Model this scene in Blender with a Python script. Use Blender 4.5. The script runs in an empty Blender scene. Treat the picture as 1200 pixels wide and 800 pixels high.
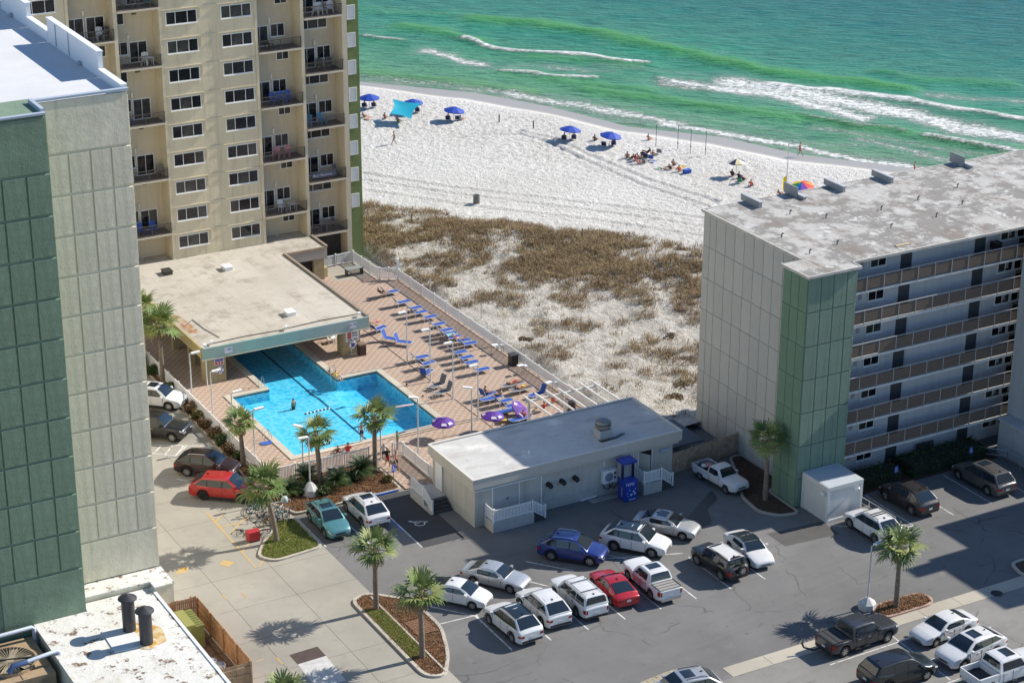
import bpy, bmesh, math, random
import numpy as np
from mathutils import Vector, Matrix
random.seed(7); rng = np.random.default_rng(7)
SC = bpy.context.scene
COL = SC.collection
# ---------------------------------------------------------------- camera, light, exposure
F = 2442.0; YAW, PIT, ROLL = [math.radians(a) for a in (29.444, 22.334, 0.29)]
CH = 71.0                                   # drone height in metres
fw = np.array([math.cos(PIT)*math.sin(YAW), math.cos(PIT)*math.cos(YAW), -math.sin(PIT)])
r0 = np.array([math.cos(YAW), -math.sin(YAW), 0]); u0 = np.cross(r0, fw)
RX = math.cos(ROLL)*r0 + math.sin(ROLL)*u0; UX = -math.sin(ROLL)*r0 + math.cos(ROLL)*u0
cam = bpy.data.cameras.new('camera'); cam_o = bpy.data.objects.new('camera', cam); COL.objects.link(cam_o)
m = Matrix(((RX[0], UX[0], -fw[0], 0), (RX[1], UX[1], -fw[1], 0), (RX[2], UX[2], -fw[2], CH), (0, 0, 0, 1)))
cam_o.matrix_world = m
cam.sensor_width = 36; cam.lens = F/1200*36; cam.clip_start = 1; cam.clip_end = 5000
SC.camera = cam_o
SUN_EL = math.radians(36); SUN_AZ = math.radians(-3.4)      # azimuth measured from +X
sd = Vector((math.cos(SUN_EL)*math.cos(SUN_AZ), math.cos(SUN_EL)*math.sin(SUN_AZ), math.sin(SUN_EL)))
W = bpy.data.worlds.new('World'); SC.world = W; W.use_nodes = True
nt = W.node_tree; bg = nt.nodes['Background']
sky = nt.nodes.new('ShaderNodeTexSky'); sky.sky_type = 'NISHITA'; sky.sun_disc = False
sky.sun_elevation = SUN_EL; sky.sun_rotation = math.pi/2 - SUN_AZ
sky.air_density = 1.0; sky.dust_density = 0.0; sky.ozone_density = 5.0
nt.links.new(sky.outputs[0], bg.inputs[0]); bg.inputs[1].default_value = 0.112
sun = bpy.data.lights.new('sun', 'SUN'); sun.energy = 5.0; sun.angle = math.radians(0.5); sun.color = (1, 0.94, 0.84)
sun_o = bpy.data.objects.new('sun', sun); COL.objects.link(sun_o)
sun_o.rotation_euler = (-sd).to_track_quat('-Z', 'Y').to_euler()
SC.view_settings.view_transform = 'Standard'; SC.view_settings.look = 'None'
SC.view_settings.exposure = 0.48; SC.view_settings.gamma = 1
SC.cycles.max_bounces = 6; SC.cycles.transparent_max_bounces = 8; SC.cycles.volume_bounces = 0
SC.cycles.caustics_reflective = False; SC.cycles.caustics_refractive = False
SC.cycles.use_denoising = True; SC.cycles.denoising_prefilter = 'ACCURATE'

def G(px, py, z=0.0):
    """point at height z that the photograph shows at pixel (px, py)"""
    d = RX*(px-600)/F + UX*(400-py)/F + fw
    t = (z-CH)/d[2]
    return Vector((d[0]*t, d[1]*t, z))
def proj(P):
    """pixel of each row of P (n,3)"""
    q = P - np.array([0, 0, CH]); z = q @ fw
    return 600+F*(q @ RX)/z, 400-F*(q @ UX)/z

# ---------------------------------------------------------------- objects
def tag(o, label=None, cat=None, group=None, kind=None):
    if label: o['label'] = label
    if cat: o['category'] = cat
    if group: o['group'] = group
    if kind: o['kind'] = kind
    return o
def link(name, data, parent=None):
    o = bpy.data.objects.new(name, data); COL.objects.link(o)
    if parent is not None: o.parent = parent
    return o
def thing(name, label, cat, loc=(0, 0, 0), rz=0, group=None):
    o = link(name, None); o.empty_display_size = 0.3
    o.location = loc; o.rotation_euler = (0, 0, rz)
    return tag(o, label, cat, group)
KIDS = {}
def kids(o):
    return list(o.children)
def copy_tree(o, parent=None):
    c = o.copy(); COL.objects.link(c)
    if parent is not None: c.parent = parent
    for k in kids(o): copy_tree(k, c)
    return c
def rootloc(o):
    while o.parent is not None: o = o.parent
    return Vector(o.location)
def auto_smooth(me, deg=40):
    me.polygons.foreach_set('use_smooth', [True]*len(me.polygons))
    me.set_sharp_from_angle(angle=math.radians(deg))
class MB:
    def __init__(s): s.v = []; s.f = []; s.m = []; s.cur = 0
    def quad(s, *pts):
        n = len(s.v); s.v += [tuple(p) for p in pts]; s.f.append(tuple(range(n, n+len(pts)))); s.m.append(s.cur); return s
    def box(s, x0, y0, z0, x1, y1, z1):
        if x0 > x1: x0, x1 = x1, x0
        if y0 > y1: y0, y1 = y1, y0
        if z0 > z1: z0, z1 = z1, z0
        n = len(s.v)
        s.v += [(x0,y0,z0),(x1,y0,z0),(x1,y1,z0),(x0,y1,z0),(x0,y0,z1),(x1,y0,z1),(x1,y1,z1),(x0,y1,z1)]
        for f in ((0,3,2,1),(4,5,6,7),(0,1,5,4),(1,2,6,5),(2,3,7,6),(3,0,4,7)):
            s.f.append(tuple(n+i for i in f)); s.m.append(s.cur)
        return s
    def bar(s, a, b, w, h=None, up=(0, 0, 1)):
        """square bar from a to b"""
        h = w if h is None else h
        a = Vector(a); b = Vector(b); d = (b-a).normalized(); u = Vector(up)
        if abs(d.dot(u)) > .98: u = Vector((1, 0, 0))
        x = d.cross(u).normalized()*w/2; y = x.cross(d).normalized()*h/2
        n = len(s.v)
        for p in (a, b):
            s.v += [tuple(p-x-y), tuple(p+x-y), tuple(p+x+y), tuple(p-x+y)]
        for f in ((0,1,2,3),(7,6,5,4),(0,4,5,1),(1,5,6,2),(2,6,7,3),(3,7,4,0)):
            s.f.append(tuple(n+i for i in f)); s.m.append(s.cur)
        return s
    def tube(s, pts, rad, n=8, cap=True):
        pts = [Vector(p) for p in pts]
        rad = [rad]*len(pts) if not hasattr(rad, '__len__') else rad
        base = len(s.v)
        for i, p in enumerate(pts):
            d = (pts[min(i+1, len(pts)-1)]-pts[max(i-1, 0)]).normalized()
            u = Vector((0, 0, 1)) if abs(d.z) < .95 else Vector((1, 0, 0))
            x = d.cross(u).normalized(); y = x.cross(d).normalized()
            for k in range(n):
                a = 2*math.pi*k/n
                s.v.append(tuple(p+x*(rad[i]*math.cos(a))+y*(rad[i]*math.sin(a))))
        for i in range(len(pts)-1):
            for k in range(n):
                a = base+i*n+k; b = base+i*n+(k+1) % n
                s.f.append((a, a+n, b+n, b)); s.m.append(s.cur)
        if cap:
            s.f.append(tuple(base+k for k in range(n))); s.m.append(s.cur)
            s.f.append(tuple(base+(len(pts)-1)*n+k for k in range(n))[::-1]); s.m.append(s.cur)
        return s
    def lathe(s, prof, n=16, c=(0, 0, 0), axis='z', cap=True):
        base = len(s.v)
        for r, z in prof:
            for k in range(n):
                a = 2*math.pi*k/n; p = (r*math.cos(a), r*math.sin(a), z)
                if axis == 'y': p = (p[0], p[2], p[1])
                if axis == 'x': p = (p[2], p[0], p[1])
                s.v.append((c[0]+p[0], c[1]+p[1], c[2]+p[2]))
        for i in range(len(prof)-1):
            for k in range(n):
                a = base+i*n+k; b = base+i*n+(k+1) % n
                s.f.append((a, b, b+n, a+n)); s.m.append(s.cur)
        if cap:
            s.f.append(tuple(base+k for k in range(n))[::-1]); s.m.append(s.cur)
            s.f.append(tuple(base+(len(prof)-1)*n+k for k in range(n))); s.m.append(s.cur)
        return s
    def prism(s, poly, z0, z1, top=True, bottom=True):
        n = len(s.v); k = len(poly)
        s.v += [(p[0], p[1], z0) for p in poly]+[(p[0], p[1], z1) for p in poly]
        for i in range(k):
            j = (i+1) % k; s.f.append((n+i, n+j, n+k+j, n+k+i)); s.m.append(s.cur)
        if bottom: s.f.append(tuple(n+i for i in range(k))[::-1]); s.m.append(s.cur)
        if top: s.f.append(tuple(n+k+i for i in range(k))); s.m.append(s.cur)
        return s
    def grid(s, P):
        """P[i][j] points"""
        n = len(s.v); a = len(P); b = len(P[0])
        for r in P: s.v += [tuple(q) for q in r]
        for i in range(a-1):
            for j in range(b-1):
                s.f.append((n+i*b+j, n+(i+1)*b+j, n+(i+1)*b+j+1, n+i*b+j+1)); s.m.append(s.cur)
        return s
    def mesh(s, name, mats, off=None, smooth=None):
        me = bpy.data.meshes.new(name)
        v = s.v if off is None else [(p[0]-off[0], p[1]-off[1], p[2]-off[2]) for p in s.v]
        me.from_pydata(v, [], s.f)
        for q in (mats if isinstance(mats, (list, tuple)) else [mats]): me.materials.append(q)
        if max(s.m, default=0) > 0: me.polygons.foreach_set('material_index', s.m)
        if smooth: auto_smooth(me, smooth)
        me.update(); return me
    def build(s, name, mats, parent=None, absolute=True, smooth=None):
        off = rootloc(parent) if (parent is not None and absolute) else None
        return link(name, s.mesh(name, mats, off, smooth), parent)
def inst(name, me, parent=None, loc=(0, 0, 0), rz=0, scale=None, absolute=True):
    o = link(name, me, parent)
    o.location = Vector(loc)-(rootloc(parent) if (parent is not None and absolute) else Vector((0, 0, 0)))
    if rz: o.rotation_euler = (0, 0, rz)
    if scale: o.scale = scale
    return o
def tris_mesh(name, V, Fc, mats, attr=None, smooth=False):
    """numpy mesh: V (n,3), Fc (m,k)"""
    me = bpy.data.meshes.new(name); k = Fc.shape[1]; mm = len(Fc)
    me.vertices.add(len(V)); me.vertices.foreach_set('co', np.asarray(V, np.float32).ravel())
    me.loops.add(mm*k); me.loops.foreach_set('vertex_index', np.asarray(Fc, np.int32).ravel())
    me.polygons.add(mm); me.polygons.foreach_set('loop_start', np.arange(0, mm*k, k, dtype=np.int32))
    me.polygons.foreach_set('loop_total', np.full(mm, k, np.int32))
    for q in (mats if isinstance(mats, (list, tuple)) else [mats]): me.materials.append(q)
    if attr:
        for an, av in attr.items():
            a = me.attributes.new(an, 'FLOAT', 'POINT'); a.data.foreach_set('value', np.asarray(av, np.float32))
    me.update(calc_edges=True); me.validate()
    if smooth: me.polygons.foreach_set('use_smooth', [True]*len(me.polygons))
    return me
def structure(name, mb, mats, smooth=None):
    return tag(mb.build(name, mats, smooth=smooth), kind='structure')
def offset_poly(P, d):
    """inward offset of a counter-clockwise polygon"""
    n = len(P); out = []
    for i in range(n):
        a, b, c = Vector(P[i-1]), Vector(P[i]), Vector(P[(i+1) % n])
        e1 = (b-a).normalized(); e2 = (c-b).normalized()
        n1 = Vector((-e1.y, e1.x)); n2 = Vector((-e2.y, e2.x))
        q = n1+n2; q = q/max(q.length_squared, .3)*2
        q = (n1+n2).normalized()*d/max(math.cos(n1.angle(n2, 0)/2), .4)
        out.append((b.x+q.x, b.y+q.y))
    return out
def round_poly(P, r, k=4):
    out = []; n = len(P)
    for i in range(n):
        a, b, c = Vector(P[i-1]), Vector(P[i]), Vector(P[(i+1) % n])
        ra = min(r, (a-b).length*.45); rc = min(r, (c-b).length*.45)
        p = b+(a-b).normalized()*ra; q = b+(c-b).normalized()*rc
        for j in range(k+1):
            t = j/k; w = p*(1-t)**2+b*2*t*(1-t)+q*t*t; out.append((w.x, w.y))
    return out

# ---------------------------------------------------------------- materials
MATS = {}
def mat(name, col, rough=.8, var=0., vs=1., bump=0., bs=8., metal=0., coat=0., spec=.5, stains=(), coord='Object', bd=.05, detail=4, stretch=None, emis=None, sheen=0):
    """principled with noise value variation, noise bump and optional stains [(colour, scale, lo, hi, stretch)]"""
    if name in MATS: return MATS[name]
    M = bpy.data.materials.new(name); M.use_nodes = True; N = M.node_tree.nodes; L = M.node_tree.links
    b = N['Principled BSDF']; b.inputs['Roughness'].default_value = rough; b.inputs['Metallic'].default_value = metal
    b.inputs['Coat Weight'].default_value = coat; b.inputs['Coat Roughness'].default_value = .05
    b.inputs['Specular IOR Level'].default_value = spec
    col = tuple(col)+(1,) if len(col) == 3 else col
    b.inputs['Base Color'].default_value = col
    tc = None
    def coords(st=None):
        nonlocal tc
        if tc is None:
            tc = N.new('ShaderNodeTexCoord')
        src = tc.outputs[coord]
        if st:
            mp = N.new('ShaderNodeMapping'); mp.inputs['Scale'].default_value = st; L.new(src, mp.inputs[0]); src = mp.outputs[0]
        return src
    def noise(scale, det=4, st=None, rough_=.6):
        n = N.new('ShaderNodeTexNoise'); n.inputs['Scale'].default_value = scale; n.inputs['Detail'].default_value = det
        n.inputs['Roughness'].default_value = rough_
        L.new(coords(st), n.inputs['Vector']); return n.outputs['Fac']
    cur = None
    if var:
        n = noise(vs, detail, stretch, .65)
        r = N.new('ShaderNodeValToRGB'); r.color_ramp.elements[0].position = .3; r.color_ramp.elements[1].position = .7
        r.color_ramp.elements[0].color = tuple(c*(1-var) for c in col[:3])+(1,)
        r.color_ramp.elements[1].color = tuple(min(1, c*(1+var)) for c in col[:3])+(1,)
        L.new(n, r.inputs[0]); cur = r.outputs[0]
    for sct in stains:
        c2, scl, lo, hi = sct[:4]; st = sct[4] if len(sct) > 4 else None
        n = noise(scl, 5, st, .62)
        mr = N.new('ShaderNodeMapRange'); mr.inputs[1].default_value = lo; mr.inputs[2].default_value = hi
        L.new(n, mr.inputs[0])
        mx = N.new('ShaderNodeMix'); mx.data_type = 'RGBA'; L.new(mr.outputs[0], mx.inputs[0])
        if cur is None: mx.inputs[6].default_value = col
        else: L.new(cur, mx.inputs[6])
        mx.inputs[7].default_value = tuple(c2)+(1,)
        cur = mx.outputs[2]
    if cur is not None: L.new(cur, b.inputs['Base Color'])
    if bump:
        n = noise(bs, 6, None, .65)
        bp = N.new('ShaderNodeBump'); bp.inputs['Strength'].default_value = bump; bp.inputs['Distance'].default_value = bd
        L.new(n, bp.inputs['Height']); L.new(bp.outputs[0], b.inputs['Normal'])
    if emis: 
        b.inputs['Emission Color'].default_value = tuple(emis[:3])+(1,); b.inputs['Emission Strength'].default_value = emis[3]
    MATS[name] = M
    return M
class Nodes:
    """small helper to wire custom materials"""
    def __init__(s, name, world=False):
        s.M = bpy.data.materials.new(name); s.M.use_nodes = True; s.N = s.M.node_tree.nodes; s.L = s.M.node_tree.links
        s.b = s.N['Principled BSDF']; s.tc = s.N.new('ShaderNodeNewGeometry').outputs['Position'] if world else s.N.new('ShaderNodeTexCoord').outputs['Object']; MATS[name] = s.M
    def put(s, sock, v):
        if isinstance(v, (int, float)): sock.default_value = v
        elif isinstance(v, (tuple, list)): sock.default_value = tuple(v)+((1,) if len(v) == 3 and len(sock.default_value) == 4 else ())
        else: s.L.new(v, sock)
    def mapping(s, scale=(1, 1, 1), rot=(0, 0, 0), loc=(0, 0, 0), v=None, along=None):
        n = s.N.new('ShaderNodeMapping')
        if along is not None: n.vector_type = 'TEXTURE'; rot = (0, 0, along); scale = tuple(1/q for q in scale)      # first axis runs along the given direction
        n.inputs['Scale'].default_value = scale; n.inputs['Rotation'].default_value = rot
        n.inputs['Location'].default_value = loc; s.L.new(v or s.tc, n.inputs[0]); return n.outputs[0]
    def noise(s, scale, det=4, rough=.6, v=None, dist=0):
        n = s.N.new('ShaderNodeTexNoise'); n.inputs['Scale'].default_value = scale; n.inputs['Detail'].default_value = det
        n.inputs['Roughness'].default_value = rough; n.inputs['Distortion'].default_value = dist
        s.L.new(v or s.tc, n.inputs['Vector']); return n.outputs['Fac']
    def noise_col(s, scale, v=None):
        n = s.N.new('ShaderNodeTexNoise'); n.inputs['Scale'].default_value = scale; s.L.new(v or s.tc, n.inputs['Vector']); return n.outputs['Color']
    def voro(s, scale, feature='DISTANCE_TO_EDGE', v=None):
        n = s.N.new('ShaderNodeTexVoronoi'); n.feature = feature; n.inputs['Scale'].default_value = scale
        s.L.new(v or s.tc, n.inputs['Vector']); return n.outputs['Distance']
    def rng(s, x, a, b, c=0., d=1.):
        n = s.N.new('ShaderNodeMapRange'); s.put(n.inputs[0], x); n.inputs[1].default_value = a; n.inputs[2].default_value = b
        n.inputs[3].default_value = c; n.inputs[4].default_value = d; return n.outputs[0]
    def mix(s, f, a, b):
        n = s.N.new('ShaderNodeMix'); n.data_type = 'RGBA'; s.put(n.inputs[0], f); s.put(n.inputs[6], a); s.put(n.inputs[7], b); return n.outputs[2]
    def math(s, op, a, b=0., c=None):
        n = s.N.new('ShaderNodeMath'); n.operation = op; s.put(n.inputs[0], a); s.put(n.inputs[1], b)
        if c is not None: s.put(n.inputs[2], c)
        return n.outputs[0]
    def ramp(s, x, stops):
        n = s.N.new('ShaderNodeValToRGB'); e = n.color_ramp.elements
        while len(e) < len(stops): e.new(.5)
        for i, (p, c) in enumerate(stops): e[i].position = p; e[i].color = tuple(c)+(1,)
        s.L.new(x, n.inputs[0]); return n.outputs[0]
    def attr(s, name):
        n = s.N.new('ShaderNodeAttribute'); n.attribute_name = name; return n.outputs['Fac']
    def bump(s, h, strength=.5, dist=.05, nrm=None):
        n = s.N.new('ShaderNodeBump'); n.inputs['Strength'].default_value = strength; n.inputs['Distance'].default_value = dist
        s.L.new(h, n.inputs['Height'])
        if nrm is not None: s.L.new(nrm, n.inputs['Normal'])
        s.L.new(n.outputs[0], s.b.inputs['Normal']); return n.outputs[0]
    def base(s, c, rough=.8, spec=.5):
        s.put(s.b.inputs['Base Color'], c); s.put(s.b.inputs['Roughness'], rough); s.b.inputs['Specular IOR Level'].default_value = spec

white_paint = mat('white_paint', (.75, .75, .73), .5)
white_vinyl = mat('white_vinyl', (.78, .78, .77), .4)
grey_metal = mat('grey_metal', (.42, .43, .44), .45, metal=.3)
pole_metal = mat('pole_metal', (.55, .56, .56), .45, metal=.2)
dark_metal = mat('dark_metal', (.045, .042, .04), .5)
black = mat('black_plastic', (.015, .015, .016), .5)
rubber = mat('tyre_rubber', (.018, .018, .018), .85)
alloy = mat('alloy_rim', (.5, .5, .5), .3, metal=.8)
chrome = mat('chrome', (.65, .65, .66), .2, metal=1)
dark_rim = mat('dark_rim', (.03, .03, .03), .35, metal=.3)
window_glass = mat('window_glass', (.012, .014, .017), .08, var=.5, vs=.6, spec=.6)
curtain_glass = mat('curtain_glass', (.05, .05, .048), .12, var=.5, vs=1.2, spec=.6)
car_glass = mat('car_glass', (.014, .022, .03), .03, spec=.75)
red_lens = mat('red_lens', (.28, .012, .01), .2)
clear_lens = mat('clear_lens', (.6, .62, .63), .12)
# ================================================================ GROUND
def asphalt_mat(name, c, crack=1., patch=.35, dark=None):
    n = Nodes(name)
    big = n.noise(.09, 5, .6); mid = n.noise(.7, 5, .65); fine = n.noise(26, 3, .7)
    col = n.mix(n.rng(big, .35, .68), tuple(x*.8 for x in c), tuple(x*1.22 for x in c))
    col = n.mix(n.rng(mid, .5, .8, 0, patch), col, tuple(x*.55 for x in c))
    w = n.N.new('ShaderNodeVectorMath'); w.operation = 'ADD'
    s = n.N.new('ShaderNodeVectorMath'); s.operation = 'SCALE'; s.inputs[3].default_value = 1.6
    n.L.new(n.noise_col(.45), s.inputs[0]); n.L.new(n.tc, w.inputs[0]); n.L.new(s.outputs[0], w.inputs[1])
    cr = n.voro(.16, v=w.outputs[0])
    gate = n.rng(n.noise(.25, 2), .48, .56)
    line = n.math('MULTIPLY', n.rng(cr, .0, .012, 1, 0), gate)
    col = n.mix(n.math('MULTIPLY', line, .75*crack), col, tuple(x*.3 for x in c))
    trk = n.rng(n.noise(.8, 4, .65, v=n.mapping((.06, 1.1, 1), along=.12)), .5, .68, 0, .28); col = n.mix(trk, col, tuple(x*.62 for x in c))
    pale = n.rng(n.noise(.5, 6, .7, v=n.mapping((1, 1, 1), loc=(31, 7, 0))), .62, .75, 0, .35)
    col = n.mix(pale, col, tuple(min(1, x*1.9) for x in c))
    oil = n.rng(n.noise(1.1, 4, .6, v=n.mapping((1, 1, 1), loc=(3, 57, 0))), .64, .72, 0, .55)
    col = n.mix(oil, col, tuple(x*.35 for x in c))
    col = n.mix(n.rng(fine, .3, .7, 0, .25), col, tuple(x*1.5 for x in c))
    n.base(col, .88, .3); n.bump(fine, .25, .01)
    return n.M
asphalt = asphalt_mat('asphalt', (.155, .152, .148))
old_asphalt = asphalt_mat('old_asphalt', (.21, .202, .188), 1., .55)
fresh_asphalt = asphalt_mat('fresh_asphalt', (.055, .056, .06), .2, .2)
def concrete_mat(name, c, joint=None, world=False):
    n = Nodes(name, world)
    big = n.noise(.12, 5, .6); mid = n.noise(.9, 6, .65); fine = n.noise(18, 4, .7)
    col = n.mix(n.rng(big, .35, .68), tuple(x*.86 for x in c), tuple(x*1.14 for x in c))
    col = n.mix(n.rng(mid, .52, .78, 0, .45), col, tuple(x*.62 for x in c))
    col = n.mix(n.rng(n.noise(2.6, 5, .7, v=n.mapping((1, .25, 1))), .6, .75, 0, .3), col, tuple(x*.6 for x in c))
    if joint:
        br = n.N.new('ShaderNodeTexBrick'); br.offset = 0; br.inputs['Scale'].default_value = 1
        br.inputs['Brick Width'].default_value = joint[0]; br.inputs['Row Height'].default_value = joint[1]; br.inputs['Mortar Size'].default_value = .022
        n.L.new(n.mapping(loc=joint[2]), br.inputs['Vector'])
        col = n.mix(n.math('MULTIPLY', br.outputs['Fac'], .38), col, tuple(x*.4 for x in c))
    if world:
        oi = n.N.new('ShaderNodeObjectInfo'); col = n.mix(n.rng(oi.outputs['Random'], 0, 1, 0, .3), col, tuple(x*.8 for x in c))
    n.base(col, .85, .3); n.bump(fine, .2, .01)
    return n.M
concrete = concrete_mat('drive_concrete', (.33, .308, .262), None, True)
kerb_concrete = concrete_mat('kerb_concrete', (.43, .39, .33), None)
gutter_concrete = concrete_mat('gutter_concrete', (.42, .38, .31), None, True)
line_white = mat('road_paint_white', (.62, .62, .6), .7, stains=[((.2, .2, .2), 3, .5, .68)])
line_yellow = mat('road_paint_yellow', (.5, .32, .08), .7, stains=[((.36, .33, .27), 2.2, .42, .66)])
line_blue = mat('road_paint_blue', (.03, .12, .42), .7, stains=[((.1, .11, .13), 3, .5, .7)])
paint_brown = mat('brown_patch', (.07, .048, .042), .85, var=.2, vs=2)

s = MB()
for x0, y0, x1, y1 in ((-500, -500, 83.1, 137.5), (-500, 137.5, 57.9, 175.3), (71.6, 137.5, 83.1, 175.3), (67.8, 150.4, 71.6, 175.3), (57.9, 151.2, 61.3, 175.3), (-500, 175.3, 83.1, 192)):
    s.quad((x0, y0, -.05), (x1, y0, -.05), (x1, y1, -.05), (x0, y1, -.05))
s.quad((83.1, -500, -.05), (168, -500, -.05), (168, 126, -.05), (83.1, 127.2, -.05))
structure('ground', s, mat('dusty_ground', (.25, .22, .18), .9, var=.3, vs=.5, bump=.3))
s = MB(); s.quad((53.95, 95.3, 0), (130, 95.3, 0), (130, 128.4, 0), (53.95, 128.4, 0)); structure('car_park', s, asphalt)
s = MB(); s.quad((53.95, 40, .0), (150, 40, 0), (150, 94.05, 0), (53.95, 94.05, 0)); structure('lower_car_park', s, old_asphalt)
s = MB(); s.quad((53.95, 94.05, .0), (69.6, 94.05, 0), (69.6, 95.3, 0), (53.95, 95.3, 0)); structure('car_park_joint', s, asphalt)
s = MB(); s.quad((69.6, 94.05, .004), (130, 94.05, .004), (130, 95.3, .004), (69.6, 95.3, .004)); gu = structure('gutter', s, mat('joint_dark', (.1, .09, .075), .9))
sm_ = MB().box(0, 0, -.02, 3.17, 1.24, .012).mesh('slab', gutter_concrete)
for k in range(19): inst('slab', sm_, gu, (69.61+3.2*k, 94.055, .004))
s = MB(); s.quad((5, 40, -.012), (53.95, 40, -.012), (53.95, 170, -.012), (5, 170, -.012)); dw = structure('driveway', s, MATS['joint_dark'])
bw, bh = 4.55, 4.4
sm_ = MB().box(0, 0, -.1, bw-.025, bh-.025, 0).mesh('slab', concrete)
for i in range(8):
    for k in range(18): inst('slab', sm_, dw, (53.95-bw*(i+1)+.0125, 95.6+bh*(k-3)+.0125, .0))
# resurfaced patches of asphalt
s = MB()
s.quad((83.2, 107.0, .004), (87.9, 106.6, .004), (87.9, 108.9, .004), (83.2, 109.2, .004)); structure('asphalt_patch', s, asphalt_mat('patch_asphalt', (.085, .083, .08), .3))
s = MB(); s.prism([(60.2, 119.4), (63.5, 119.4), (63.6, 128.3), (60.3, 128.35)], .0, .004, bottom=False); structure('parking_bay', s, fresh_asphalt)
wet = Nodes('damp_asphalt'); wet.base(wet.mix(wet.noise(1.2), (.03, .03, .033), (.055, .055, .058)), .45)
pts = [(847, 575), (872, 598), (880, 617), (893, 620), (870, 632), (840, 640), (800, 598), (830, 590)]
def flat(name, P, z, m, kind='structure'):
    s = MB(); s.quad(*[(p[0], p[1], z) for p in P]); return tag(s.build(name, m), kind=kind)
flat('damp_patch', round_poly([G(*p) for p in [(815, 594), (834, 574), (842, 585), (829, 596), (835, 612), (818, 620), (800, 618), (770, 625), (772, 612), (807, 605)]][::1], .4), .0045, wet.M)
def strip(s, a, b, w, z=.008):
    a = Vector((a[0], a[1], 0)); b = Vector((b[0], b[1], 0)); d = (b-a).normalized(); n = Vector((-d.y, d.x, 0))*w/2
    s.quad(*[(p.x, p.y, z) for p in (a-n, b-n, b+n, a+n)])
def paint(name, segs, m, w=.11, z=.008):
    s = MB()
    for i, (a, b) in enumerate(segs): strip(s, a, b, w, z+i*.0004)
    return tag(s.build(name, m), kind='structure')
segs = [((58.75+2.9*k, 103.7), (58.75+2.9*k, 109.0)) for k in range(8)]
segs += [((55.6+3.05*k, 110.0), (57.1+3.05*k+2.4, 113.4+0.6)) for k in range(0)]
paint('parking_line', segs, line_white)
def up(a, b, z=.0): 
    p, q = G(*a), G(*b); return ((p.x, p.y), (q.x, q.y))
paint('parking_line', [up(a, b) for a, b in [((616, 657.5), (672, 668.5)), ((558, 721), (600, 761)), ((514, 731), (560, 720)), ((503, 710), (560, 722)),
    ((620, 681), (648, 688)), ((711, 650), (752, 658)), ((700, 655), (800, 648))]], line_white, .1)
paint('parking_line', [((93.47, 105.1), (93.47, 110.7)), ((101.0, 105.1), (101.0, 110.6)), ((97.2, 104.9), (97.2, 107.2)), ((92, 105.05), (93.5, 105.05)), ((88.2, 108.0), (91.9, 105.1)),
    ((104.5, 105), (104.5, 110)), ((93.0, 105.1), (91.3, 108.2))], line_white, .1)
paint('parking_line', [((76.0, 92.25), (83.2, 92.4)), ((81.9, 93.6), (81.65, 87.0)), ((83.9, 90.9), (88.5, 90.9)), ((80.5, 89.5), (84.2, 89.6)), ((81.2, 86.8), (88, 86.9))], line_white, .1)
paint('parking_line', [((57.0, 121.9), (56.9, 128.2)), ((60.1, 119.6), (60.2, 128.3)), ((54.05, 122.9), (54.05, 127.9))], line_white, .1)
paint('parking_line', [up(a, b) for a, b in [((178, 521), (263, 523)), ((178, 531), (205, 534)), ((180, 531), (190, 521)), ((193, 533), (203, 521)), ((206, 534), (215, 522)), ((205, 534), (218, 523)), ((207, 561), (222, 564))]], line_white, .12)
paint('bay_line', [up((455, 606), (473, 623))], line_blue, .13)
paint('yellow_line', [up(a, b) for a, b in [((242, 600), (300, 665)), ((270, 625), (290, 604)), ((252, 612), (262, 601)), ((284, 646), (318, 604)), ((303, 664), (330, 628)), ((256, 618), (282, 612))]], line_yellow, .16)
for P in ([(210, 665), (222, 664), (218, 671), (205, 673)], [(261, 656), (275, 658), (268, 664), (257, 661)]):
    flat('yellow_marking', [G(*p) for p in P], .008, line_yellow)
paint('yellow_dash', [up(a, b) for a, b in [((324, 770), (331, 778)), ((283, 694), (289, 700)), ((300, 775), (309, 772)), ((261, 697), (265, 702)), ((337, 788), (342, 793))]], line_yellow, .12)
flat('brown_paint_patch', [G(*p) for p in ((339, 767), (372, 757), (382, 768), (349, 778))], .008, paint_brown)
flat('grey_paint_patch', [G(*p) for p in ((349, 778), (382, 768), (406, 797), (370, 806))], .008, mat('grey_paint', (.5, .49, .47), .8, var=.2, vs=2))
# wheelchair symbol
def symbol(s, o, ex, ey, z, k=1.0, base=None):
    def P(x, y):
        q = Vector(o)+Vector(ex)*x*k+Vector(ey)*y*k; return (q.x, q.y, q.z+z)
    def arc(cx, cy, r, a0, a1, w, n=12):
        for i in range(n):
            t0 = math.radians(a0+(a1-a0)*i/n); t1 = math.radians(a0+(a1-a0)*(i+1)/n)
            s.quad(*[P(cx+q*math.cos(t), cy+q*math.sin(t)) for q, t in ((r-w/2, t0), (r+w/2, t0), (r+w/2, t1), (r-w/2, t1))])
    arc(.0, .0, .33, 130, 375, .09); arc(-.12, .68, .06, 0, 360, .12)
    for a, b, w in (((-.12, .56), (-.06, .12), .12), ((-.09, .36), (.2, .36), .08), ((-.06, .14), (.28, .14), .1), ((.26, .16), (.42, -.26), .1), ((.4, -.26), (.56, -.2), .08)):
        d = Vector((b[0]-a[0], b[1]-a[1])).normalized(); nx, ny = -d.y*w/2, d.x*w/2
        s.quad(P(a[0]-nx, a[1]-ny), P(b[0]-nx, b[1]-ny), P(b[0]+nx, b[1]+ny), P(a[0]+nx, a[1]+ny))
s = MB(); p = G(492, 613); symbol(s, (p.x, p.y, 0), (.88, .45, 0), (-.45, .88, 0), .012, 1.15)
tag(s.build('wheelchair_symbol', line_white), kind='structure')
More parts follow.
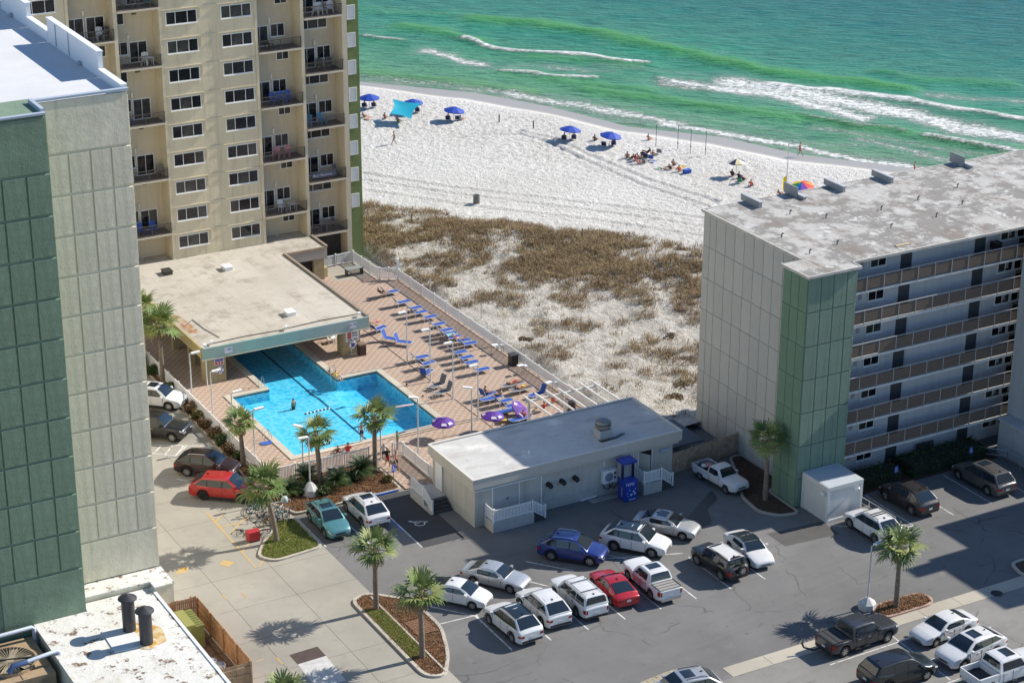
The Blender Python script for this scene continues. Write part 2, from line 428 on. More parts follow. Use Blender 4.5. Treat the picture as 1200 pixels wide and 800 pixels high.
# kerbed planting islands
grass_m = mat('lawn_soil', (.19, .22, .05), .95, var=.45, vs=1.2, bump=.6, bs=20, bd=.1, stains=[((.26, .22, .1), 1.1, .45, .65)])
mulch_m = mat('pine_mulch', (.17, .085, .04), .95, var=.55, vs=4, bump=1, bs=14, bd=.12, stains=[((.3, .17, .09), 6, .55, .7), ((.06, .035, .02), 5, .58, .75)])
def kerb_ring(name, P, w=.22, h=.14, m=None):
    Q = offset_poly(P, w); s = MB(); n = len(P)
    for i in range(n):
        j = (i+1) % n
        a, b, c, d = P[i], P[j], Q[j], Q[i]
        s.quad((a[0], a[1], 0), (b[0], b[1], 0), (b[0], b[1], h), (a[0], a[1], h))
        s.quad((a[0], a[1], h), (b[0], b[1], h), (c[0], c[1], h), (d[0], d[1], h))
        s.quad((d[0], d[1], h), (c[0], c[1], h), (c[0], c[1], 0), (d[0], d[1], 0))
    structure(name, s, m or kerb_concrete); return Q
def ccw(P):
    P = [(p[0], p[1]) for p in P]
    a = sum(P[i-1][0]*P[i][1]-P[i][0]*P[i-1][1] for i in range(len(P)))
    return P if a > 0 else P[::-1]
def bed(name, P, m, z=.1):
    s = MB(); s.quad(*[(p[0], p[1], z) for p in P]); return structure(name, s, m)
isl1 = ccw(round_poly([(52.15, 114.9), (53.6, 115.4), (56.05, 112.9), (56.1, 108.6), (54.9, 105.3), (53.4, 102.9), (52.1, 103.6)], .9))
Q1 = kerb_ring('kerb', isl1, .24)
bed('island_soil', Q1, mulch_m, .1)
flat('lawn_strip', [(52.45, 113.1), (52.45, 106.1), (53.55, 105.8), (53.55, 112.6)][::-1], .115, grass_m)
s = MB(); s.box(53.55, 103.4, .1, 53.68, 114.6, .17); structure('edging_strip', s, kerb_concrete)
s = MB()
for k in range(9): s.box(54.05+k*.0, 108.3+k*.22, .12, 55.5, 108.3+k*.22+.17, .17)
structure('drain_grate', s, mat('rust_grate', (.2, .1, .055), .8, var=.3, vs=4))
isl2 = ccw(round_poly([(49.0, 123.8), (49.9, 122.5), (53.9, 122.9), (53.9, 128.3), (52.1, 128.4), (51.6, 126.9), (50.4, 125.9)], .7))
Q2 = kerb_ring('kerb', isl2, .22); bed('lawn_bed', Q2, grass_m, .1)
isl3 = ccw(round_poly([(83.0, 95.1), (87.0, 95.1), (87.6, 95.9), (87.0, 96.9), (83.2, 96.9), (82.5, 96.0)], .5))
Q3 = kerb_ring('kerb', isl3, .22, .15, concrete_mat('pink_kerb', (.46, .32, .26))); bed('island_mulch', Q3, mulch_m, .11)
isl4 = ccw(round_poly([(84.55, 112.3), (85.6, 110.9), (87.3, 110.6), (87.4, 114.8), (89.3, 115.0), (89.3, 121.2), (88.1, 121.2), (86.3, 117.2), (84.9, 115.0)], .6))
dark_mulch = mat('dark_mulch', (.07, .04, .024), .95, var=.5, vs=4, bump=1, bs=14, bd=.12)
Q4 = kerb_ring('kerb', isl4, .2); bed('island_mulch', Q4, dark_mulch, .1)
isl5 = ccw(round_poly([(56.3, 128.55), (63.0, 128.55), (63.2, 134.2), (54.3, 134.2), (53.1, 133.6), (53.3, 130.9), (54.2, 128.6)], .4))
Q5 = kerb_ring('kerb', isl5, .2); bed('planting_bed', Q5, mulch_m, .1)
bed_side = [(53.2, 134.4), (54.4, 134.4), (54.4, 170), (53.9, 170), (53.7, 151)]
Q6 = kerb_ring('kerb', ccw(bed_side), .15); bed('planting_bed', Q6, mulch_m, .1)
s = MB(); s.box(60.4, 128.42, .0, 62.6, 128.54, .155); structure('blue_kerb', s, line_blue)
isl6 = ccw(round_poly([G(1183, 661), G(1200, 655), G(1230, 655), G(1230, 680), G(1195, 674)], .5))
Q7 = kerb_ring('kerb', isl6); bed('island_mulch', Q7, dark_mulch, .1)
bed('broken_edge', round_poly([G(*p) for p in ((748, 800), (772, 790), (792, 783), (800, 788), (784, 800), (768, 815), (745, 815))], .4), mat('sandy_gravel', (.42, .37, .28), .95, var=.4, vs=5, bump=1, bs=20, bd=.1, stains=[((.25, .17, .05), 2, .55, .65)]), .012)
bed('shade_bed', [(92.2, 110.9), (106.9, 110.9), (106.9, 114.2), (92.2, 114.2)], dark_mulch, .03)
t = thing('manhole_cover', 'round iron manhole cover in the shaded lower lot', 'manhole', tuple(G(1168, 695)))
MB().lathe([(.45, .0), (.45, .02), (.4, .021)], 20, tuple(G(1168, 695))).build('frame', mat('iron', (.09, .085, .08), .6, metal=.4, var=.3, vs=6), t)
MB().lathe([(.38, .021), (.36, .026)], 20, tuple(G(1168, 695))).build('lid', mat('dark_iron', (.03, .03, .03), .6, metal=.4), t)

# ---------------------------------------------------------------- pool deck
n = Nodes('deck_pavers')
ck = n.N.new('ShaderNodeTexChecker'); ck.inputs['Scale'].default_value = 1; n.L.new(n.mapping((1/.36, 1/.36, 1)), ck.inputs['Vector'])
br = n.N.new('ShaderNodeTexBrick'); br.inputs['Scale'].default_value = 1; br.inputs['Brick Width'].default_value = .36; br.inputs['Row Height'].default_value = .36; br.offset = 0
br.inputs['Mortar Size'].default_value = .018; n.L.new(n.tc, br.inputs['Vector'])
c = n.mix(ck.outputs['Fac'], (.46, .37, .295), (.36, .25, .19))
wob = n.noise_col(1.9); sep = n.N.new('ShaderNodeSeparateColor'); n.L.new(wob, sep.inputs[0])
c = n.mix(n.rng(sep.outputs[0], .35, .65, 0, .5), c, (.44, .31, .23))
c = n.mix(n.rng(n.noise(.22, 5, .6), .5, .7, 0, .4), c, (.3, .23, .18))
c = n.mix(n.math('MULTIPLY', br.outputs['Fac'], .5), c, (.2, .16, .13))
n.base(c, .85, .3); n.bump(n.noise(9, 4), .25, .02)
pavers = n.M
s = MB(); Zd = .03
for x0, y0, x1, y1 in ((54.6, 134.3, 57.65, 176.2), (57.65, 134.3, 71.85, 137.35), (71.85, 127.3, 83.1, 171.6), (57.65, 151.45, 61.05, 176.2), (68.05, 150.65, 71.85, 176.2), (61.05, 175.4, 68.05, 176.2),
                       (63.3, 128.5, 65.7, 134.3), (65.7, 127.3, 71.85, 134.3), (71.85, 171.6, 77.6, 176.2)):
    s.quad((x0, y0, Zd), (x1, y0, Zd), (x1, y1, Zd), (x0, y1, Zd))
structure('pool_deck', s, pavers)
s = MB(); s.quad((77.6, 171.6, .03), (81.4, 171.6, .03), (81.4, 176.2, .03), (77.6, 176.2, .03)); structure('terrace', s, concrete_mat('terrace_concrete', (.33, .3, .25), (1.2, 1.2, (0, 0, 0))))
s = MB(); s.box(74.4, 127.3, .031, 74.5, 171, .04); s.box(71.9, 150.2, .031, 83, 150.3, .041); s.box(66, 137.0, .031, 83, 137.08, .042); s.box(64.4, 128.5, .031, 64.5, 134.3, .042)
structure('deck_drain', s, mat('drain_dark', (.06, .045, .035), .8))
# lower edge of the deck toward the dunes
s = MB(); s.box(83.1, 127.2, -.6, 83.3, 171.6, .04); structure('deck_edge', s, kerb_concrete)
# pool basin, coping, water
pool = [(58.2, 137.9), (71.3, 137.9), (71.3, 150.1), (67.5, 150.1), (67.5, 174.9), (61.6, 174.9), (61.6, 150.9), (58.2, 150.9)]
cop = offset_poly(pool, -.55)
s = MB()
for i in range(8):
    j = (i+1) % 8; a, b, c_, d = cop[i], cop[j], pool[j], pool[i]
    s.quad((a[0], a[1], .11), (b[0], b[1], .11), (c_[0], c_[1], .11), (d[0], d[1], .11))
    s.quad((a[0], a[1], 0), (b[0], b[1], 0), (b[0], b[1], .11), (a[0], a[1], .11))
    s.quad((d[0], d[1], .11), (c_[0], c_[1], .11), (c_[0], c_[1], -.12), (d[0], d[1], -.12))
structure('pool_coping', s, concrete_mat('coping_stone', (.5, .45, .37), None))
def depth(x, y):
    if y > 150.5: return .95
    t = max(0, min(1, (x-66.5)/2.6)); t2 = max(0, min(1, (y-149.0)/2.0))
    return .8+max(t, t2*.5)*.55
s = MB()
for i in range(8):
    j = (i+1) % 8; a, b = pool[i], pool[j]; K = 14
    P = []
    for k in range(K+1):
        x = a[0]+(b[0]-a[0])*k/K; y = a[1]+(b[1]-a[1])*k/K
        P.append([(x, y, -.02), (x, y, -2.6)])
    s.grid(P)
for x0, y0, x1, y1, nx, ny in ((58.2, 137.9, 71.3, 150.1, 26, 24), (58.2, 150.1, 67.5, 150.9, 18, 2), (61.6, 150.9, 67.5, 174.9, 4, 8)):
    s.grid([[(x0+(x1-x0)*i/nx, y0+(y1-y0)*j/ny, -depth(x0+(x1-x0)*i/nx, y0+(y1-y0)*j/ny)) for j in range(ny+1)] for i in range(nx+1)])
structure('pool_basin', s, mat('pool_plaster', (.46, .79, .88), .6, var=.08, vs=1.5))
s = MB()
for k in range(60):
    y0 = 138.8+k*.6; x = 65.25
    s.quad(*[(q[0], q[1], -depth(*q)+.012) for q in ((x-.09, y0), (x+.09, y0), (x+.09, y0+.6), (x-.09, y0+.6))])
structure('lane_marking', s, mat('lane_tile', (.04, .1, .18), .5))
n = Nodes('pool_water'); N = n.N; L = n.L
out = [q for q in N if q.type == 'OUTPUT_MATERIAL'][0]; N.remove(n.b)
tr = N.new('ShaderNodeBsdfTransparent'); gl = N.new('ShaderNodeBsdfGlossy'); gl.inputs['Roughness'].default_value = .03
mx = N.new('ShaderNodeMixShader'); fr = N.new('ShaderNodeLayerWeight'); fr.inputs['Blend'].default_value = .5
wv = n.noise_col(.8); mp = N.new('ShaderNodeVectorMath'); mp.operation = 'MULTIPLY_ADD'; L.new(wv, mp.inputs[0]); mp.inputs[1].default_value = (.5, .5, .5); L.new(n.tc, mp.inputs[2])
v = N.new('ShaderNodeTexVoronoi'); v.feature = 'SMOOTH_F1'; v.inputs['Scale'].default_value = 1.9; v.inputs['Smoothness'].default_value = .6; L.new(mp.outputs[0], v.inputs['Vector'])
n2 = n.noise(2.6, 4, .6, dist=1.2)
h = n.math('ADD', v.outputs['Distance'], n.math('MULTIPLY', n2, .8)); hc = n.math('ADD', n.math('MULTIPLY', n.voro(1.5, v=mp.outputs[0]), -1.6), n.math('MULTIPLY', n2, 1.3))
L.new(n.mix(n.rng(hc, .2, .62), (.45, .86, .93), (1, 1, 1)), tr.inputs[0])  # caustic light network painted into the water's transparency tint
bp = N.new('ShaderNodeBump'); bp.inputs['Strength'].default_value = .6; bp.inputs['Distance'].default_value = .08; L.new(h, bp.inputs['Height'])
L.new(bp.outputs[0], gl.inputs['Normal']); L.new(bp.outputs[0], fr.inputs['Normal'])
L.new(n.rng(n.math('POWER', fr.outputs['Facing'], 5.), 0, 1, .025, .6), mx.inputs[0]); L.new(tr.outputs[0], mx.inputs[1]); L.new(gl.outputs[0], mx.inputs[2]); L.new(mx.outputs[0], out.inputs[0])
va = N.new('ShaderNodeVolumeAbsorption'); va.inputs['Color'].default_value = (.0, .72, .9, 1); va.inputs['Density'].default_value = .36
L.new(va.outputs[0], out.inputs[1])
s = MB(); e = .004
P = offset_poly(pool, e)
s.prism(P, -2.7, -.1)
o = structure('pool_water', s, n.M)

# ================================================================ SAND, DUNES, SEA
def vnoise(x, y, sc, seed):
    r = np.random.default_rng(seed); T = r.random((256, 256))
    xi = x*sc; yi = y*sc; x0 = np.floor(xi).astype(int); y0 = np.floor(yi).astype(int); fx = xi-x0; fy = yi-y0
    fx = fx*fx*(3-2*fx); fy = fy*fy*(3-2*fy)
    g = lambda a, b: T[a % 256, b % 256]
    return (g(x0, y0)*(1-fx)+g(x0+1, y0)*fx)*(1-fy)+(g(x0, y0+1)*(1-fx)+g(x0+1, y0+1)*fx)*fy
shore = np.array([(75, 290), (95, 256), (111.3, 236.5), (121.8, 224.8), (127, 214.5), (130.7, 203), (138.2, 193.9), (142.1, 184), (149.4, 174.6), (151.3, 171), (165, 153), (190, 120), (230, 70)], float)
def shore_d(x, y):
    """signed distance, positive on land"""
    best = np.full(x.shape, 1e9); sg = np.ones(x.shape)
    for a, b in zip(shore[:-1], shore[1:]):
        d = b-a; L2 = d @ d; t = np.clip(((x-a[0])*d[0]+(y-a[1])*d[1])/L2, 0, 1)
        qx = x-(a[0]+t*d[0]); qy = y-(a[1]+t*d[1]); dd = np.hypot(qx, qy); s_ = -np.sign(qx*(-d[1])+qy*d[0])
        upd = dd < best; best = np.where(upd, dd, best); sg = np.where(upd, s_, sg)
    return best*sg
DN = np.array([-.763, -.647])
def dune_d(x, y): return (x-89.4)*DN[0]+(y-190.75)*DN[1]      # metres inland of the vegetation's sea-side edge
TRACKS = []
for P_ in ([(424, 206), (520, 222), (640, 236), (760, 250), (840, 262)], [(424, 214), (520, 229), (640, 244), (760, 259), (840, 272)], [(424, 226), (560, 246), (700, 262), (820, 280)], [(560, 158), (610, 157), (650, 166), (690, 185), (760, 214), (840, 240)], [(560, 162), (610, 161), (645, 171), (682, 190), (752, 220), (830, 246)]):
    TRACKS.append([tuple(G(*q))[:2] for q in P_])
def sand_z(x, y):
    d = shore_d(x, y); z = np.clip(d*.06, -3, .35)
    t = dune_d(x, y)
    hump = np.exp(-((t-5)/6)**2)*.9+np.clip((t-6)/10, 0, 1)*.15
    mound = (vnoise(x, y, .22, 3)-.5)*.8+(vnoise(x, y, .6, 4)-.5)*.4
    inl = np.clip((t+1)/5, 0, 1)
    z = z+inl*(hump*.6+mound*.7)
    foot = (vnoise(x, y, 2.1, 11)-.5)*.17+(vnoise(x, y, 3.6, 12)-.5)*.18
    rough = np.clip((d-5)/3, 0, 1)*np.clip(.35+.9*vnoise(x, y, .06, 15), .25, 1)
    z = z+foot*rough
    for ln in TRACKS:
        dd = np.full(x.shape, 9.)
        for a, b in zip(ln[:-1], ln[1:]):
            dx, dy = b[0]-a[0], b[1]-a[1]; tt = np.clip(((x-a[0])*dx+(y-a[1])*dy)/(dx*dx+dy*dy), 0, 1)
            dd = np.minimum(dd, np.hypot(x-a[0]-tt*dx, y-a[1]-tt*dy))
        z = z-.17*np.exp(-(dd/.28)**2)+.08*np.exp(-((dd-.55)/.25)**2)
    edge = np.clip((x-83.2)/1.5, 0, 1)
    return np.where(x < 83.4, -.4, z*edge-.12*(1-edge))
def sgrid(x0, x1, y0, y1, st, keep):
    nx = int((x1-x0)/st)+1; ny = int((y1-y0)/st)+1
    X, Y = np.meshgrid(np.linspace(x0, x1, nx), np.linspace(y0, y1, ny), indexing='ij')
    Z = sand_z(X, Y); V = np.stack([X, Y, Z], -1).reshape(-1, 3)
    I = np.arange(nx*ny).reshape(nx, ny)
    Fc = np.stack([I[:-1, :-1], I[1:, :-1], I[1:, 1:], I[:-1, 1:]], -1).reshape(-1, 4)
    c = V[Fc].mean(1); Fc = Fc[keep(c[:, 0], c[:, 1])]
    u, inv = np.unique(Fc, return_inverse=True)
    return V[u], inv.reshape(-1, 4)
def keep(x, y):
    d = shore_d(x, y); return (d > -14) & (d < 95)
V, Fc = sgrid(83.05, 160, 126.9, 262, .25, keep)
n = Nodes('beach_sand')
wetness = n.attr('wet'); sc = n.attr('scrub')
spk = n.noise(2.4, 5, .75); spk2 = n.noise(6.5, 3, .7); big = n.noise(.07, 4)
c = n.mix(n.rng(big, .3, .7), (.68, .65, .6), (.82, .79, .745))
c = n.mix(n.rng(spk, .54, .68, 0, .6), c, (.36, .33, .29))
tr_ = n.noise(1.0, 3, .6, v=n.mapping((.1, 1.6, 1), along=-.85))
c = n.mix(n.rng(tr_, .6, .72, 0, .22), c, (.4, .37, .33))
c = n.mix(n.math('MULTIPLY', sc, .75), c, n.mix(n.rng(n.noise(.9, 6, .75), .4, .62), (.42, .375, .31), (.66, .62, .55)))
deb = n.rng(n.noise(1.1, 6, .75, v=n.mapping(loc=(9, 4, 2))), .56, .66, 0, 1)
c = n.mix(n.math('MULTIPLY', deb, n.math('MULTIPLY', sc, .8)), c, (.24, .18, .12))
c = n.mix(n.rng(wetness, 0, 1, 0, 1), c, (.33, .3, .27))
n.base(c, n.rng(wetness, 0, 1, .9, .35), .3)
hh = n.math('ADD', n.noise(2.0, 5, .75), n.math('MULTIPLY', spk2, .35))
hs = n.math('MULTIPLY', hh, n.rng(wetness, 0, .6, 1, .03))
n.bump(hs, 1., .5)
d = shore_d(V[:, 0], V[:, 1]); wob = (vnoise(V[:, 0], V[:, 1], .12, 21)-.5)*2
wetv = np.clip((4.6+wob-d)/1.6, 0, 1); scr = np.clip((dune_d(V[:, 0], V[:, 1])+2)/4, 0, 1)
o = link('beach', tris_mesh('beach', V, Fc, n.M, dict(wet=wetv, scrub=scr), True)); tag(o, kind='structure')

# ---- sea
ud = np.array([.60, -.80]); vd = np.array([.80, .60])          # along the shore, out to sea
org = np.array([111.3, 236.5])
U, Vv = np.meshgrid(np.arange(-60, 190, .55), np.concatenate([np.arange(-28, 60, .5), np.arange(60, 230, 1.2)]), indexing='ij')
X = org[0]+U*ud[0]+Vv*vd[0]; Y = org[1]+U*ud[1]+Vv*vd[1]
sd_ = -shore_d(X, Y)
px, py = proj(np.stack([X, Y, np.zeros_like(X)], -1).reshape(-1, 3)); px = px.reshape(X.shape); py = py.reshape(X.shape)
def seg(pts, w, asym=1.):
    """soft ridge along a polyline given where the photograph shows it; w in photo pixels"""
    out = np.zeros(X.shape); P = np.array(pts, float)
    for i, (a, b) in enumerate(zip(P[:-1], P[1:])):
        d = b-a; t = np.clip(((px-a[0])*d[0]+(py-a[1])*d[1])/(d @ d), 0, 1)
        qx = px-(a[0]+t*d[0]); qy = py-(a[1]+t*d[1])
        e = np.hypot(qx*.25, np.where(qy < 0, qy*asym, qy)); out = np.maximum(out, np.exp(-(e/w)**2))
    return out
wx = (vnoise(X, Y, .16, 31)-.5)*5; wy = (vnoise(X, Y, .3, 32)-.5)*3.5
px = px+wx; py = py+wy
crest = np.zeros(X.shape); lace = np.zeros(X.shape); swell = np.zeros(X.shape)
for p_, w_, k_ in (([(430, 44), (450, 47), (470, 49)], 2.2, .8), ([(545, 46), (570, 54), (600, 60), (640, 64), (680, 66), (700, 68), (730, 73), (757, 74)], 2.6, 1),
                ([(590, 84), (630, 88), (665, 92), (697, 93)], 2, .9), ([(900, 100), (965, 107), (1000, 112), (1060, 118), (1120, 128), (1210, 141)], 4.2, 1),
                ([(772, 94), (790, 98), (830, 104)], 2, .9), ([(1088, 160), (1130, 168), (1180, 178), (1210, 183)], 3, .9), ([(425, 94), (450, 97), (500, 100), (545, 103), (600, 112)], .9, .75),
                ([(940, 136), (1000, 148), (1060, 156)], 2, .7)):
    crest = np.maximum(crest, k_*seg(p_, w_))
for p_, w_, k_ in (([(500, 60), (525, 65), (548, 72), (565, 75)], 4.5, .8), ([(645, 80), (685, 84)], 4.5, .62), ([(600, 110), (640, 118), (680, 124), (740, 135), (790, 145)], 6.5, .78), ([(545, 103), (600, 110)], 3, .7),
                ([(780, 146), (850, 157), (900, 166), (960, 178), (1020, 190), (1060, 194), (1120, 204)], 4.5, .85), ([(790, 98), (850, 104), (900, 110), (960, 124), (1010, 138)], 8, .85), ([(860, 97), (960, 114), (1060, 134), (1130, 150), (1210, 164)], 11, .85),
                ([(1010, 165), (1080, 180), (1120, 190)], 6, .66), ([(900, 165), (960, 168), (1010, 172)], 4, .55), ([(1090, 112), (1200, 120)], 5, .62), ([(960, 150), (1060, 166), (1160, 184)], 5, .6), ([(640, 112), (740, 124), (840, 142), (940, 158)], 3, .5), ([(560, 80), (640, 78), (720, 84)], 4, .5), ([(700, 76), (770, 82), (850, 92)], 3, .45)):
    lace = np.maximum(lace, k_*seg(p_, w_))
for p_, w_, k_ in (([(560, 24), (620, 28), (690, 37), (740, 48), (800, 62), (850, 74), (900, 84), (960, 92), (1060, 105)], 5, 1), ([(470, 32), (520, 38), (560, 47)], 4, .8), ([(640, 94), (700, 101), (760, 108)], 3.5, .6),
                ([(690, 106), (740, 113), (800, 121), (870, 130), (930, 140)], 4, .8), ([(425, 86), (480, 92), (560, 99), (620, 108)], 4, .8), ([(890, 128), (960, 142), (1030, 152), (1090, 160), (1180, 176)], 3.5, .55), ([(620, 68), (700, 72), (745, 78)], 3, .5),
                ([(1030, 85), (1090, 95), (1180, 100)], 4, .5), ([(430, 12), (520, 18)], 4, .3)):
    swell = np.maximum(swell, k_*seg(p_, w_))
Z = .45*swell+.4*crest+(vnoise(X, Y, .35, 41)-.5)*.12
Z = np.where(sd_ < 0, np.clip(.06*-sd_, 0, .3)*.6+.012, Z*np.clip(sd_/4, .1, 1)+.02)
nx, ny = X.shape; Vs = np.stack([X, Y, Z], -1).reshape(-1, 3); I = np.arange(nx*ny).reshape(nx, ny)
Fc = np.stack([I[:-1, :-1], I[1:, :-1], I[1:, 1:], I[:-1, 1:]], -1).reshape(-1, 4)
swash = 1.6+(vnoise(X, Y, .11, 51)-.5)*3.0
ok = (sd_ > -swash).reshape(-1); Fc = Fc[ok[Fc].all(1)]
lace = np.maximum(lace, .8*np.exp(-((sd_+swash-.35)/.5)**2))
lace = np.maximum(lace, .55*np.exp(-((sd_-1.5)/2.2)**2)*(vnoise(X, Y, .05, 52) > .35))
n = Nodes('sea_water')
off = n.attr('off'); cr = n.attr('crest'); lc = n.attr('lace'); sw = n.attr('swell')
st = n.mapping((1, 1, 1), along=-.7)
base = n.ramp(n.rng(off, 0, 120), [(0, (.2, .3, .18)), (.06, (.12, .34, .17)), (.25, (.04, .28, .165)), (.5, (.004, .16, .135)), (1, (.0, .06, .09))])
mot = n.noise(.13, 5, .6, v=n.mapping((.45, 1.5, 1), along=-.7))
base = n.mix(n.rng(mot, .35, .7, 0, .35), base, (.005, .065, .075))
base = n.mix(n.rng(n.noise(.32, 4, .6, v=n.mapping((.3, 1.4, 1), along=-.7, loc=(5, 2, 0))), .45, .7, 0, .45), base, n.mix(n.rng(off, 10, 90), (.1, .26, .15), (.006, .14, .14)))
rip = n.noise(.85, 4, .65, v=n.mapping((.35, 1.5, 1), along=-.7, loc=(1, 3, 0)))
base = n.mix(n.rng(rip, .5, .68, 0, .75), base, n.mix(n.rng(off, 5, 90), (.13, .32, .2), (.006, .165, .175)))
base = n.mix(n.rng(rip, .5, .33, 0, .75), base, (.004, .07, .06))
base = n.mix(n.math('MULTIPLY', sw, .8), base, (.08, .3, .06))
lac = n.noise(1.9, 8, .85, v=n.mapping((.55, 1.3, 1), along=-.7), dist=.6)
vor = n.noise(3.2, 5, .75, v=n.mapping((.5, 1.2, 1), along=-.7), dist=1.0)
lm = n.math('ADD', n.math('MULTIPLY', lac, .65), n.math('MULTIPLY', vor, .35))
fo = n.rng(n.math('ADD', lm, n.math('MULTIPLY', lc, .318)), .69, .755)
fo = n.math('MULTIPLY', fo, n.rng(lc, .12, .4))
fc = n.rng(n.math('ADD', cr, n.math('MULTIPLY', n.math('SUBTRACT', lm, .5), 3.2)), .5, .95)
fo = n.math('MAXIMUM', fo, fc)
milky = n.math('MULTIPLY', n.rng(lc, .1, .8), .4)
base = n.mix(milky, base, (.34, .45, .38))
col = n.mix(fo, base, (.86, .87, .85))
n.base(col, n.rng(fo, 0, 1, .28, .9), .1)
r1 = n.noise(.55, 5, .7, v=n.mapping((.4, 1.3, 1), along=-.7)); r2 = n.noise(1.7, 5, .7, v=n.mapping((.5, 1.3, 1), along=-.7))
hgt = n.math('ADD', n.math('MULTIPLY', r1, .8), n.math('MULTIPLY', r2, .35)); hgt = n.math('ADD', hgt, n.math('MULTIPLY', fo, .25))
n.bump(hgt, 1., .9)
o = link('sea', tris_mesh('sea', Vs, Fc, n.M, dict(off=sd_.ravel(), crest=crest.ravel(), lace=lace.ravel(), swell=swell.ravel()), True)); tag(o, kind='structure')
s = MB(); c0 = org+vd*229
a = c0-ud*1500; b = c0+ud*1500
s.quad((a[0], a[1], -.1), (b[0], b[1], -.1), (b[0]+vd[0]*4000, b[1]+vd[1]*4000, -.1), (a[0]+vd[0]*4000, a[1]+vd[1]*4000, -.1))
structure('open_sea', s, mat('deep_water', (.008, .13, .165), .12, var=.3, vs=.1, bump=.7, bs=.6, bd=.5))
s = MB()
for a, b in (((-1500, 220)), ((187, 1500))):
    p = org+ud*a+vd*-10; q = org+ud*(-58 if a < 0 else b)+vd*-10
    if a > 0: p = org+ud*a+vd*-10
    s.quad((p[0], p[1], -.12), (q[0], q[1], -.12), (q[0]+vd[0]*240, q[1]+vd[1]*240, -.12), (p[0]+vd[0]*240, p[1]+vd[1]*240, -.12))
structure('side_sea', s, MATS['deep_water'])

# ---- dune grass: small bent blades joined into one sheet of growth
def blades(cx, cy, cz, n, h, spread, r_=rng, droop=.5, w=.03):
    k = len(cx); N_ = k*n
    a = r_.random(N_)*2*math.pi; lean = (.25+r_.random(N_)*.75)*droop; hh = np.repeat(h, n)*(.6+.5*r_.random(N_))
    bx = np.repeat(cx, n)+(r_.random(N_)-.5)*np.repeat(spread, n); by = np.repeat(cy, n)+(r_.random(N_)-.5)*np.repeat(spread, n); bz = np.repeat(cz, n)
    dx, dy = np.cos(a), np.sin(a); wx_, wy_ = -dy*w, dx*w
    tip = np.stack([bx+dx*lean*hh*1.1, by+dy*lean*hh*1.1, bz+hh*(1-.45*lean)], -1)
    p0 = np.stack([bx-wx_, by-wy_, bz-.05], -1); p1 = np.stack([bx+wx_, by+wy_, bz-.05], -1)
    mid = np.stack([bx+dx*lean*hh*.4, by+dy*lean*hh*.4, bz+hh*.6], -1); m0 = mid-np.stack([wx_, wy_, 0*wx_], -1)*.8; m1 = mid+np.stack([wx_, wy_, 0*wx_], -1)*.8
    V = np.concatenate([p0, p1, m1, m0, tip]); i = np.arange(N_)
    T = np.concatenate([np.stack([i, i+N_, i+2*N_], -1), np.stack([i, i+2*N_, i+3*N_], -1), np.stack([i+3*N_, i+2*N_, i+4*N_], -1)])
    tone = np.tile(np.repeat(r_.random(k), n)*.7+r_.random(N_)*.3, 5)
    return V, T, tone
M_ = 60000; X = 83.6+rng.random(M_)*38; Y = 127+rng.random(M_)*68; t = dune_d(X, Y)
lim = 13+4*(X-88)/20
clump = vnoise(X, Y, .35, 61)*.6+vnoise(X, Y, .9, 62)*.4
edge_n = (vnoise(X, Y, .2, 63)-.5)*5
dense = np.clip((t-edge_n)/2, 0, 1)*np.clip((lim+edge_n-t)/4, 0, 1)
dens = dense*(.12+.88*(clump > .43))*.9+(t > 3)*np.clip(1-.015*t, .3, 1)*(clump > .61)*.6+(t > 3)*.02
pick = (rng.random(M_) < dens*.5) & (t > -1) & (X > 83.8) & ~((X > 82) & (Y < 129))
X, Y, t = X[pick], Y[pick], t[pick]
Zs = sand_z(X, Y)
V, T, tone = blades(X, Y, Zs, 17, .3+.38*rng.random(len(X)), .7+.45*rng.random(len(X)), droop=1.25, w=.018)
n = Nodes('dune_grass')
tn = n.attr('tone')
n.base(n.ramp(tn, [(0, (.11, .07, .042)), (.35, (.23, .155, .09)), (.7, (.37, .275, .155)), (1, (.32, .28, .13))]), .9, .2)
o = link('dune_grass', tris_mesh('dune_grass', V, T, n.M, dict(tone=tone))); tag(o, kind='stuff'); tag(o, 'brown and straw coloured dune grass on the white sand', 'dune grass')
def ground_cover(name, poly, n_, h, m, label, cat, z=.1, blade=6, w=.012, spread=.2, droop=.7):
    P = np.array(poly); lo, hi = P.min(0), P.max(0); X = lo[0]+rng.random(n_)*(hi[0]-lo[0]); Y = lo[1]+rng.random(n_)*(hi[1]-lo[1])
    ins = np.zeros(n_, bool); k = len(P)
    for i in range(k):
        x0, y0 = P[i-1]; x1, y1 = P[i]
        c = ((y0 > Y) != (y1 > Y)) & (X < (x1-x0)*(Y-y0)/(y1-y0+1e-12)+x0); ins ^= c
    X, Y = X[ins], Y[ins]
    V, T, tone = blades(X, Y, np.full(len(X), z), blade, h*(.6+.7*rng.random(len(X))), np.full(len(X), spread), droop=droop, w=w)
    o = link(name, tris_mesh(name, V, T, m, dict(tone=tone))); tag(o, label, cat, kind='stuff')
def tone_mat(name, stops, rough=.8):
    n = Nodes(name); n.base(n.ramp(n.attr('tone'), stops), rough, .3); return n.M
lawn_blades = tone_mat('lawn_blades', [(0, (.13, .17, .03)), (.5, (.22, .26, .05)), (1, (.38, .34, .13))])
straw = tone_mat('pine_straw', [(0, (.1, .045, .02)), (.5, (.22, .11, .05)), (1, (.36, .22, .12))])
ground_cover('lawn_grass', [(52.45, 106.1), (53.5, 105.9), (53.5, 112.6), (52.45, 113.1)], 2600, .12, lawn_blades, 'short green lawn strip in the kerbed island between two palms', 'grass', .115)
ground_cover('lawn_grass', Q2, 4200, .12, lawn_blades, 'sunlit patch of lawn under the palm by the bicycles', 'grass', .1)
